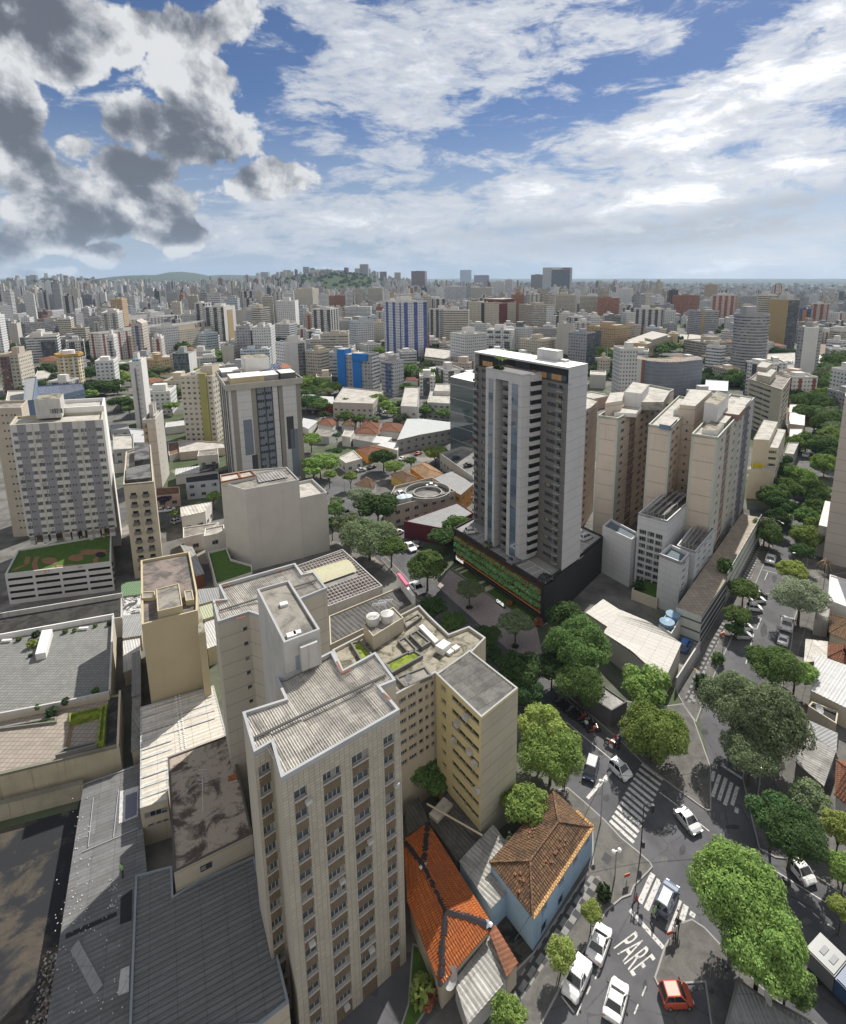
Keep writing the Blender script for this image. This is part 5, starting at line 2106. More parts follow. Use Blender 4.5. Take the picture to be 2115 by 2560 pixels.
lowbox('hall','big hall with a wide pale gabled sheet roof below the black podium','hall',q,5,paint('hall_wall',(.42,.41,.37)),HALL,corr=rid,pitch=.5,amp=.05,slope=lambda x,y:5.0+.8-abs((Vector((x,y))-e1).dot(rn))*.12).done()
q=rp(G_,[(1445,562),(1612,672),(1718,555),(1575,462)],4.2)
lowbox('hall_annex','smaller pale flat sheet roof right under the black podium wall','hall',q,4.2,paint('hall_wall',(.42,.41,.37)),HALL,corr=q[1]-q[0],pitch=.5,amp=.04).done()
q=rp(G_,[(1425,1195),(1640,1330),(1760,1260),(1540,1110)],3.2)
lowbox('canopy_building','dark low canopy building along the motorbike street under the trees','building',q,3.2,DGREY,ROOFD,rim=.2).done()
q=rp(H_,[(285,650),(385,715),(468,575),(365,530)],5.2)
tb2=lowbox('tank_platform','concrete platform with two blue water tanks beside the pale hall roof','building',q,4.2,WHITE2,SLAB,rim=.7)
for (x,y) in ((348,650),(395,592)):
 p=G(H_(x,y),5.0)
 mb=MB()
 mb.cyl(p,1.35,4.2,5.6,20,0,r1=1.5)
 mb.cyl(p,1.5,5.6,5.9,20,0,r1=.4)
 tb2.part('water_tank',mb,[plain('blue_tank',(.16,.27,.38),.55,var=.4)])
tb2.done()
for (a,c,h,lab) in (((420,1172),(600,882),2.8,'long pale boundary wall beside the patterned pavement and pale hall'),((470,590),(592,740),3.0,'bare concrete yard wall behind the blue water tanks')):
 p,q=V2(G(H_(*a))),V2(G(H_(*c)))
 nn=Vector((-(q-p).y,(q-p).x)).normalized()*.25
 mb=MB()
 mb.prism([p,q,q+nn,p+nn],0,h)
 tag(mb.build('boundary_wall',[WHITE2],org=(p.x,p.y,0)),lab,'wall')
TILE=None
def tile_mat(name,c1,c2,c3=None,su=.28,sv=.42):
 if name in MATS:
  return MATS[name]
 m,b,out=new_mat(name)
 br=b.n('ShaderNodeTexBrick',offset=.5,squash=1)
 b.put(br.inputs['Vector'],uvs(b))
 br.inputs['Color1'].default_value=(*c1,1)
 br.inputs['Color2'].default_value=(*c2,1)
 br.inputs['Mortar'].default_value=(*mul(c2,.35),1)
 br.inputs['Scale'].default_value=1
 br.inputs['Mortar Size'].default_value=.03
 br.inputs['Brick Width'].default_value=su
 br.inputs['Row Height'].default_value=sv
 p=pos(b)
 c=b.mix(b.smooth(b.noise(p,.55,7,.7,.5),.45,.66,0,.75),br.outputs[0],c3 or mul(c2,.5))
 c=b.mix(b.smooth(b.noise(p,3.5,4),.5,.75,0,.5),c,mul(c2,.4))
 pbsdf(b,out,c,.85,0,.15)
 MATS[name]=m
 return m
TILEO=tile_mat('orange_clay_tile',(.42,.135,.04),(.34,.10,.03),(.24,.08,.035))
TILEB=tile_mat('old_clay_tile',(.235,.145,.085),(.14,.085,.052),(.055,.042,.035))
TILER=tile_mat('red_clay_tile',(.27,.125,.075),(.20,.09,.055),(.13,.07,.05))
def hip(name,label,eave,ridge,ze,zr,wallm,tilem_,cat='house',amp=.09,pitch=.42,walls=True,done=True,group=None):
 "house with a hipped roof: eave corners e0..e3 in order, ridge r0 near e0-e1 and r1 near e2-e3"
 b=Bld(name,label,cat,eave,group)
 e=[V2(p) for p in eave]
 r=[V2(p) for p in ridge]
 if area(e)<0:
  e=[e[1],e[0],e[3],e[2]]
 if walls:
  mb=MB()
  mb.prism(inset(e,.35),0,ze-.05,0)
  b.part('wall',mb,[wallm])
 sides=[[e[0],e[1],r[0]],[e[1],e[2],r[1],r[0]],[e[2],e[3],r[1]],[e[3],e[0],r[0],r[1]]]
 mb=MB()
 for s_ in sides:
  zf=plane3((*s_[0],ze),(*s_[1],ze),(*s_[2],zr))
  dd=(s_[1]-s_[0]).normalized()
  corrugate(mb,s_,dd,pitch,amp,zf)
  q=ccw(s_)
  mb.face([(p.x,p.y,zf(p.x,p.y)-.03) for p in q],0)
 b.part('roof',mb,[tilem_])
 mb=MB()
 for (p,q) in ((r[0],r[1]),(e[0],r[0]),(e[1],r[0]),(e[2],r[1]),(e[3],r[1])):
  zp=zr if p in r else ze
  mb.bar((*p,zp+amp),(*q,zr+amp),.22,.1)
 b.part('ridge_cap',mb,[tilem_])
 if done:
  b.done()
 return b
zE=ztop(C_(1040,1490),C_(0,1235)[1])
ev=rp(C_,[(1185,228),(690,795),(1030,1232),(1495,522)],zE)
rg=rp(C_,[(1228,482),(1008,782)],zE+1.5)
ev=[ev[0],ev[1],ev[2],ev[3]]
BLUE=paint('blue_house_wall',(.33,.46,.60),dirt=.45,streak=.6)
e=ev
bh=Bld('house','pale blue corner house with an old mottled brown clay tile roof','house',ev)
fp=inset(ccw(ev),.3)
mb=MB()
A0,A1=rp(C_,[(1035,1240),(1492,535)],zE-.3)
Ls=(A1-A0).length
sp=[(ufr(A0,A1,zE-1,1000+x0/3.1),ufr(A0,A1,zE-1,1000+x1/3.1)) for x0,x1 in ((1098,1143),(1232,1272),(1343,1378),(1438,1468))]
us,cells=[],{}
for k,(t0,t1) in enumerate(sp):
 us+=[t0*Ls,t1*Ls]
 cells[(2*k+1,3)]='slide2'
 if k<2:
  cells[(2*k+1,1)]='dark'
bh.facade(mb,A0,A1,0,zE,us,[.05,1.55,zE-1.6,zE-.7],cells,.22,0)
dA=(A1-A0).normalized()
nA=Vector((-dA.y,dA.x))
e0,e1_=V2(ev[0]),V2(ev[1])
oth=[p for p in (e0,e1_)]
quad=ccw([A0,A1,V2(ev[0])+nA*0-(V2(ev[0])-A1).normalized()*.3,V2(ev[1])-(V2(ev[1])-A0).normalized()*.3])
for i in range(4):
 p,q=quad[i],quad[(i+1)%4]
 if not ((p-A0).length<.01 and (q-A1).length<.01):
  mb.wall(p,q,0,zE,0)
bh.part('wall',mb,[BLUE])
sides=[[e[0],e[1],rg[1],rg[0]],[e[1],e[2],rg[1]],[e[2],e[3],rg[0],rg[1]],[e[3],e[0],rg[0]]]
mb=MB()
for s_ in sides:
 zf=plane3((*s_[0],zE),(*s_[1],zE),(*s_[2],zE+1.5))
 corrugate(mb,s_,(s_[1]-s_[0]),.34,.11,zf)
 mb.face([(p.x,p.y,zf(p.x,p.y)-.03) for p in ccw(s_)],0)
bh.part('roof',mb,[TILEB])
mb=MB()
for p,q in ((rg[0],rg[1]),(e[0],rg[0]),(e[1],rg[1]),(e[2],rg[1]),(e[3],rg[0])):
 mb.bar((*p,(zE+1.5 if p in rg else zE)+.13),(*q,zE+1.63),.24,.12)
bh.part('ridge_cap',mb,[TILEB])
mb=MB()
for p,q in ((e[2],e[3]),(e[3],e[0].lerp(e[3],.6))):
 n=int((q-p).length/.34)
 for k in range(n):
  a_,c_=p.lerp(q,k/n),p.lerp(q,(k+.85)/n)
  mb.bar((*a_,zE+.1),(*c_,zE+.1),.42,.16)
bh.part('eave_course',mb,[tile_mat('pale_clay_tile',(.58,.36,.17),(.46,.26,.11),(.3,.2,.1))])
mb=MB()
for k in range(26):
 s_=rnd.choice([sides[2],sides[2],sides[0],sides[1]])
 w=[rnd.random()+.15 for _ in s_]
 c=sum((p*wi for p,wi in zip(s_,w)),Vector((0,0)))/sum(w)
 zf=plane3((*s_[0],zE),(*s_[1],zE),(*s_[2],zE+1.5))
 z=zf(c.x,c.y)+.13
 mb.box(c,rnd.uniform(.2,.5),rnd.uniform(.15,.3),z-.05,z+.05,rnd.random()*3,rnd.randrange(2))
bh.part('slipped_tile',mb,[TILER,TILEB])['kind']='stuff'
bh.done()
zO=4.0
ev=[V2(G(C_(*p),zO)) for p in ((215,487),(25,620),(55,1100),(310,1765),(725,1290))]
r0,r1=[V2(G(C_(*p),zO+1.6)) for p in ((180,820),(350,1160))]
ob=Bld('house','house with a bright orange clay tile roof patched along its ridges beside the tan tower','house',ev)
mb=MB()
mb.prism(inset(ccw(ev),.4),0,zO-.05)
ob.part('wall',mb,[CRM])
mb=MB()
for s_ in ([ev[4],ev[0],r0,r1],[ev[3],ev[4],r1],[ev[2],ev[3],r1,r0],[ev[0],ev[1],r0],[ev[1],ev[2],r0]):
 zf=plane3((*s_[0],zO),(*s_[1],zO),(*s_[2],zO+1.6))
 dd=s_[1]-s_[0]
 corrugate(mb,s_,dd,.30,.09,zf)
 mb.face([(p.x,p.y,zf(p.x,p.y)-.03) for p in ccw(s_)],0)
ob.part('roof',mb,[TILEO])
PATCH=plain('bitumen_patch',(.03,.03,.036),.9,0,.1,var=.3)
FOIL=plain('silver_patch',(.45,.46,.48),.3,.7,var=.5)
for (p,q,zp,zq,m,w) in ((ev[0],r0,zO,zO+1.6,PATCH,.36),(ev[1],r0,zO,zO+1.6,PATCH,.34),(r0,r1,zO+1.6,zO+1.6,PATCH,.28),(r1,ev[4],zO+1.6,zO,PATCH,.46),(r1,ev[3],zO+1.6,zO,PATCH,.36)):
 mb=MB()
 n=26
 dd=(q-p).normalized()
 nn=Vector((-dd.y,dd.x))
 for k in range(n):
  t0,t1=k/n,(k+1.15)/n
  if rnd.random()<.07:
   continue
  a_,c_=p.lerp(q,t0),p.lerp(q,min(t1,1))
  z0,z1=zp+(zq-zp)*t0+.15,zp+(zq-zp)*min(t1,1)+.15
  wl,wr=w*rnd.uniform(.5,1.2),w*rnd.uniform(.5,1.2)
  mb.face([(*(a_-nn*wl),z0-wl*.28),(*(c_-nn*wl),z1-wl*.28),(*c_,z1+.02),(*a_,z0+.02)])
  mb.face([(*a_,z0+.02),(*c_,z1+.02),(*(c_+nn*wr),z1-wr*.28),(*(a_+nn*wr),z0-wr*.28)])
 ob.part('ridge_patch',mb,[m])
for c,zc_,s_ in ((r0,zO+1.62,.55),(ev[4].lerp(r1,.1),zO+.3,.6)):
 mb=MB()
 q=[c+Vector((s_*rnd.uniform(.5,1.1)*math.cos(k*.7),s_*rnd.uniform(.5,1.1)*math.sin(k*.7))) for k in range(9)]
 for k in range(9):
  j_=(k+1)%9
  mb.face([(*c,zc_+.12),(*q[k],zc_-.02+.04*(k%2)),(*q[j_],zc_-.02+.04*(j_%2))])
 ob.part('foil_patch',mb,[FOIL])
ob.done()
for (pts,z,m,wm,lab,cr) in (
  ([(465,787),(708,1142),(832,1012),(690,797),(820,640),(722,512)],3.6,ROOFD,BLUE,'weathered grey corrugated roof between the orange and the brown tile roofs',(3,4)),
  ([(230,482),(448,775),(648,590),(372,222)],3.0,ROOFB,CONCD,'blackened corrugated roof at the foot of the yellow tower',(0,1)),
  ([(45,350),(60,575),(212,478),(140,300)],3.0,ROOFB,CONCD,'black corrugated roof squeezed beside the tan tower',(1,2)),
  ([(430,1715),(530,2035),(838,1682),(692,1380)],2.6,corrm('grimy_white_sheet',(.40,.39,.37),(.17,.165,.155),.75,True),WHITE2,'grimy white corrugated yard roof below the orange tile roof',(0,1)),
  ([(702,1345),(830,1668),(905,1572),(737,1292)],3.2,corrm('rusty_sheet',(.26,.10,.05),(.08,.045,.03),.5),CRM,'narrow rusty red sheet roof beside the orange tile roof',(0,1))):
 q=rp(C_,pts,z)
 lowbox('shed',lab,'shed',q,z,wm,m,corr=q[cr[1]]-q[cr[0]] if cr !=(0,1) or z>3.1 else q[2]-q[1],pitch=.5,amp=.09).done()
mb=MB()
p,q=G(C_(210,340),4.2),G(C_(640,585),4.2)
mb.tube([p,q],[.12,.12],8)
tag(mb.build('pipe',[plain('cream_pipe',(.5,.44,.33),.6)],org=tuple(p)),'long cream pipe lying across the blackened corrugated roof','pipe')
q=rp(C_,[(225,420),(290,480),(410,345),(340,290)],3.4)
lowbox('roof_tank','small tan roof box on the blackened roof by the yellow tower','roof box',q,3.5,CRM,SLABL,z0=2.9).done()
p=G(C_(405,1760),2.8)
dish('satellite_dish','pale satellite dish by the bottom corner of the orange tile roof',p,2.6,.95,4.4)
for (pts,z,m,wm,lab,cr,rim) in (
  ([(1465,1165),(1760,1310),(1770,985),(1505,890)],4.0,METALW,CRM,'white ribbed sheet roof at the right edge beside the tall tree',(0,1),0),
  ([(1415,945),(1590,930),(1590,790),(1428,770)],3.0,ROOFC,CRM,'small shiny grey sheet roof beside the orange tile roof at the right edge',(0,1),0),
  ([(1440,1300),(1660,1440),(1675,1345),(1470,1265)],2.6,BLACK,CRM,'dark small courtyard roof under the white ribbed roof at right',None,.4),
  ([(1330,1400),(1655,1640),(1665,1500),(1390,1375)],2.6,METAL,CONCD,'long grey lean-to roof behind the tall trees at right',(0,1),0),
  ([(1350,1720),(1560,1900),(1650,1640),(1440,1500)],2.6,ROOFD,CONCD,'dark ribbed shed roof behind the tall trees at right',(1,2),0),
  ([(1595,470),(1790,545),(1790,330),(1610,275)],5.0,WHITE,WHITE,'bright white flat roof below the pinkish wall at the right edge',None,.3),
  ([(1490,620),(1600,640),(1612,500),(1520,480)],3.6,SLABL,CONC,'plain grey yard building behind the pale tree at right',None,.3)):
 q=rp(H_,pts,z)
 lowbox('building' if cr is None else 'shed',lab,'shed',q,z,wm,m,corr=None if cr is None else q[cr[1]]-q[cr[0]],pitch=.5,amp=.08,rim=rim).done()
hip('house','brown tiled hip roof house at the right edge below the pale tree',rp(H_,[(1795,620),(1610,575),(1600,720),(1800,800)],3.4),rp(H_,[(1745,610),(1740,640)],4.6),3.4,4.6,CRM,TILEB)
hip('house','orange tiled hip roof house at the right edge above the white ribbed roof',rp(H_,[(1800,850),(1595,800),(1590,905),(1800,1000)],3.4),rp(H_,[(1760,840),(1700,850)],4.6),3.4,4.6,CRM,TILER)
hip('house','brick red tiled roof house at the right edge beside the bright yellow green tree',rp(D_,[(1660,0),(1645,270),(1800,400),(1800,20)],3.6),rp(D_,[(1770,80),(1770,260)],4.6),3.6,4.6,paint('white_gable',(.6,.59,.57)),TILER)
zX=ztop(L_(1552,1720),L_(0,440)[1])
X0=V2(G(L_(1552,1720)))
XB=V2(G(L_(1690,1180),14))
xe=[X0,X0+Vector((.8,-.6))*16,X0+Vector((.8,-.6))*16+Vector((.6,.8))*30,X0+Vector((.6,.8))*30]
xb=Bld('apartment_building','tall pinkish grey building cut off by the right edge of the picture','apartment building',xe)
mb=MB()
for i in range(4):
 mb.wall(xe[i],xe[(i+1)%4],0,zX,0)
mb.face([(*p,zX-.3) for p in xe],1)
mb.ring(xe,.3,zX-.31,zX+.3,0)
xb.part('wall',mb,[paint('pinkish_grey',(.47,.42,.38),dirt=.2,streak=.2,joint=2.9),SLABL])
mb=MB()
q=[xe[0].lerp(xe[3],.1)+Vector((-1.6,1.2)),xe[0].lerp(xe[3],.1),xe[0].lerp(xe[3],.8),xe[0].lerp(xe[3],.8)+Vector((-1.6,1.2))]
mb.prism(q,0,9,0,1)
xb.part('side_wing',mb,[WHITE2,METALW])
xb.done()
q=rp(D_,[(890,1695),(790,2080),(1440,2080)],3.2)
lowbox('shed','dark ribbed metal roof at the bottom edge behind the red car','shed',q,3.2,CONCD,METAL,corr=(q[2]-q[1]),pitch=.4,amp=.08,rim=.15).done()
q=rp(D_,[(1140,1845),(1130,1950),(1420,2080),(1560,2080)],3.0)
lowbox('shed','second dark ribbed roof at the bottom edge under the big tree','shed',q,3.0,CONCD,METAL,corr=(q[2]-q[1]),pitch=.4,amp=.08,rim=.15).done()
p=G(D_(1115,1895),3.4)
dish('satellite_dish','white satellite dish on the dark ribbed roof at the bottom edge',p,3.2,.6,2.0)
p=G(H_(1520,1340),3.0)
dish('satellite_dish','dark blue satellite dish beside the white ribbed roof at the right edge',p,2.6,.8,2.6)
# ------------------------------------------------------------ middle-distance towers, each placed on its own foot
def sty(key):
 W_,C_w,G_w=(.58,.585,.59),(.50,.46,.385),(.31,.32,.34)
 S={
  'white':dict(wall=W_,bay=2.6,u=(.25,.75),v=(.35,.75)),
  'white2':dict(wall=(.53,.535,.54),bay=1.9,u=(.2,.65),v=(.3,.7)),
  'cream':dict(wall=C_w,bay=2.4,u=(.25,.72),v=(.35,.75)),
  'beige':dict(wall=(.42,.385,.325),bay=2.2,u=(.2,.8),v=(.3,.75)),
  'grey':dict(wall=G_w,bay=2.3,u=(.2,.75),v=(.3,.7)),
  'dgrey':dict(wall=(.20,.20,.21),bay=2.0,u=(.1,.9),v=(.25,.75)),
  'tan':dict(wall=(.40,.29,.17),bay=2.4,u=(.2,.7),v=(.3,.75)),
  'brick':dict(wall=(.30,.13,.085),bay=2.0,u=(.25,.75),v=(.3,.75)),
  'maroon':dict(wall=(.16,.085,.08),bay=1.8,u=(.15,.8),v=(.25,.75)),
  'bandw':dict(wall=(.56,.57,.58),bay=2.2,u=(.04,.96),v=(.35,.8)),
  'bandg':dict(wall=(.36,.36,.37),bay=2.6,u=(.03,.97),v=(.4,.8)),
  'bandb':dict(wall=(.42,.395,.34),bay=2.6,u=(.03,.97),v=(.4,.8)),
  'wstripd':dict(wall=(.60,.59,.57),bay=2.2,u=(.2,.8),v=(.3,.75),strips=(4,1,3,(.07,.07,.075))),
  'wstripm':dict(wall=(.58,.56,.53),bay=2.2,u=(.2,.7),v=(.35,.75),strips=(4,1.5,2.5,(.24,.07,.06))),
  'gstrip':dict(wall=(.55,.54,.52),bay=2.4,u=(.2,.75),v=(.35,.75),strips=(3,.9,2.1,(.22,.22,.21))),
  'redstrip':dict(wall=(.50,.44,.37),bay=2.2,u=(.2,.75),v=(.35,.75),strips=(4,1,3,(.30,.09,.07))),
  'blue':dict(wall=(.55,.56,.6),bay=2.2,u=(.25,.7),v=(.3,.7),strips=(5,1.6,3.4,(.06,.10,.30))),
  'blue2':dict(wall=(.09,.14,.30),bay=2.4,u=(.1,.9),v=(.35,.8)),
  'pale':dict(wall=(.45,.50,.54),bay=2.4,u=(.1,.9),v=(.3,.7)),
  'glass':dict(wall=(.10,.12,.14),bay=1.5,u=(.05,.95),v=(.08,.92),curtain=.25),
  'teal':dict(wall=(.12,.17,.18),bay=1.2,u=(.08,.92),v=(.1,.9),curtain=.3),
  'blank':dict(wall=(.44,.42,.39),bay=40,u=(.1,.12),v=(.3,.5)),
  'blankw':dict(wall=(.60,.59,.58),bay=30,u=(.1,.13),v=(.3,.5)),
  'pinkb':dict(wall=(.47,.415,.37),bay=2.3,u=(.2,.75),v=(.35,.75)),
  'check':dict(wall=(.50,.46,.38),bay=1.6,u=(.15,.6),v=(.2,.7),second=((.6,1.0),(.2,.7),(.12,.12,.12))),
 }
 return facade('facade_'+key,floor=2.45,**S[key])
HANDS=[]
ROOFS=[SLABL,SLAB,stainm('roof_grey',(.33,.32,.30),(.2,.19,.18),.2),stainm('roof_rust',(.30,.22,.17),(.17,.14,.12),.2)]
def px_tower(fn,xl,xr,xs,yt,yb,style,label,side=None,cat='apartment tower',extra=(),z0=0.0,name='apartment_tower',roofbox=True,group=None):
 (ax,ay),(bx,by)=fn(xl,yb),fn(xr,yb)
 sx=fn(xs,yb)[0]
 topy=fn(0,yt)[1]
 right=sx>bx
 corner_px=bx if (right or xs==xr) else ax
 if not right and xs<xl:
  corner_px=ax
 phi=math.atan((corner_px-CX)/FPX)
 wf=bx-ax
 ws=abs(sx-(bx if right else ax))
 dl=max(R(6),min(R(60),math.atan2(ws,wf)))
 th=-phi-dl if right else -phi+dl
 z=ztop((corner_px,by),topy)
 P=V2(G((corner_px,by)))
 dirf=Vector((math.cos(th),math.sin(th)))
 dirs=Vector((-math.sin(th),math.cos(th)))
 def reach(dv,target):
  lo,hi=0.0,160.0
  s0=1 if target>corner_px else -1
  for _ in range(40):
   m=(lo+hi)/2
   q=P+dv*m
   if s0*(project((q.x,q.y,z*.6))[0]-target)<0:
    lo=m
   else:
    hi=m
  return lo
 if right:
  w=reach(-dirf,ax)
  dp=min(reach(dirs,sx),w*3.5)
  F0,F1=P-dirf*w,P
 else:
  w=reach(dirf,bx)
  dp=min(reach(dirs,sx) if ws>0 else w,w*3.5)
  F0,F1=P,P+dirf*w
 dp=max(dp,min(w*.5,12))
 B1,B0=F1+dirs*dp,F0+dirs*dp
 pts=[F0,F1,B1,B0]
 HANDS.append((min(ax,sx),max(bx,sx),topy,by,P.length))
 b=Bld(name,label,cat,pts,group)
 ms=sty(side or style)
 mb=MB()
 mb.wall(F0,F1,z0,z,0,0)
 mb.wall(F1,B1,z0,z,1,0)
 mb.wall(B1,B0,z0,z,0,0)
 mb.wall(B0,F0,z0,z,1,0)
 b.part('wall',mb,[sty(style),ms])
 mb=MB()
 mb.face([(*p,z-.1) for p in pts])
 b.part('roof',mb,[rnd.choice(ROOFS)])
 wallc=paint('trim_'+style,mul(sty_col(style),1.02),dirt=.25)
 mb=MB()
 mb.ring(pts,.35,z-.001,z+.9,0)
 b.part('parapet',mb,[wallc])
 def at(u,v):
  return F0+dirf*(w*u)+dirs*(dp*v)
 if roofbox:
  u0,v0=rnd.uniform(.15,.4),rnd.uniform(.3,.5)
  hh=rnd.uniform(2.5,5.5)
  mb=MB()
  q=[at(u0,v0),at(u0+rnd.uniform(.25,.4),v0),at(u0+.4,v0+.4),at(u0,v0+.4)]
  q[1]=q[0]+(q[1]-q[0])
  q[2]=q[1]+(q[3]-q[0])
  mb.prism(q,z-.1,z+hh,0,1)
  b.part('roof_house',mb,[wallc,ROOFS[1]])
  if rnd.random()<.6:
   mb=MB()
   mb.prism([at(.7,.2),at(.9,.2),at(.9,.7),at(.7,.7)],z-.1,z+rnd.uniform(1.5,3),0,1)
   b.part('penthouse',mb,[wallc,ROOFS[0]])
 if rnd.random()<.55:
  c=at(rnd.uniform(.2,.8),rnd.uniform(.1,.3))
  mb=MB()
  mb.cyl(c,1.1,z,z+1.6,12,0,r1=1.2)
  mb.cyl(c,1.2,z+1.6,z+1.9,12,0,r1=.3)
  b.part('water_tank',mb,[rnd.choice([plain('pale_tank',(.5,.5,.5),.6),plain('sky_blue_tank',(.14,.27,.42),.6)])])
 if rnd.random()<.7:
  c=at(rnd.uniform(.2,.8),rnd.uniform(.3,.8))
  mb=MB()
  mb.bar((*c,z),(*c,z+rnd.uniform(4,9)),.22)
  b.part('antenna',mb,[ALU])
 for e in extra:
  e(b,at,z,w,dp)
 b.frame=(at,z,w,dp)
 b.done()
 return b
_COLS={'white':(.6,.59,.57),'white2':(.56,.55,.53),'cream':(.52,.46,.36),'beige':(.44,.39,.31),'grey':(.33,.33,.34),'dgrey':(.2,.2,.21),'tan':(.4,.29,.17),'brick':(.3,.13,.085),
   'maroon':(.16,.085,.08),'bandb':(.45,.4,.32),'bandg':(.36,.36,.37),'glass':(.3,.3,.31),'teal':(.3,.33,.33),'pale':(.45,.5,.54),'blue2':(.09,.14,.3),'pinkb':(.5,.42,.36),'blank':(.44,.42,.39)}
def sty_col(k):
 return _COLS.get(k,(.57,.56,.54))
def column(u0,u1,m,z1=1.0,z0=0.0,proud=.5,v=0.0,name='wall_strip',face='f'):
 "full-height strip standing slightly proud of the front (f) or side (s) wall"
 def go(b,at,z,w,dp):
  mb=MB()
  if face=='f':
   q=[at(u0,-proud/dp),at(u1,-proud/dp),at(u1,.02),at(u0,.02)]
  else:
   q=[at(.98,u0),at(1+proud/w,u0),at(1+proud/w,u1),at(.98,u1)]
  mb.prism(q,z0*z,z1*z,0)
  b.part(name,mb,[m if not isinstance(m,str) else sty(m)])
 return go
STRIPES=dict(blue=paint('strip_blue',(.05,.09,.27),dirt=.1),bright=paint('strip_bright_blue',(.02,.16,.50),dirt=.1),dark=paint('strip_dark',(.05,.05,.055),dirt=.1),
    white=paint('strip_white',(.66,.65,.63),dirt=.2),olive=paint('strip_olive',(.30,.29,.11),dirt=.2),red=paint('strip_red',(.35,.10,.06),dirt=.2),
    maroon=paint('strip_maroon',(.17,.05,.045),dirt=.2),tan=paint('strip_tan',(.40,.30,.16),dirt=.2),grey=paint('strip_grey',(.28,.28,.29),dirt=.2),brown=paint('strip_brown',(.28,.13,.06),dirt=.2))
c_=column
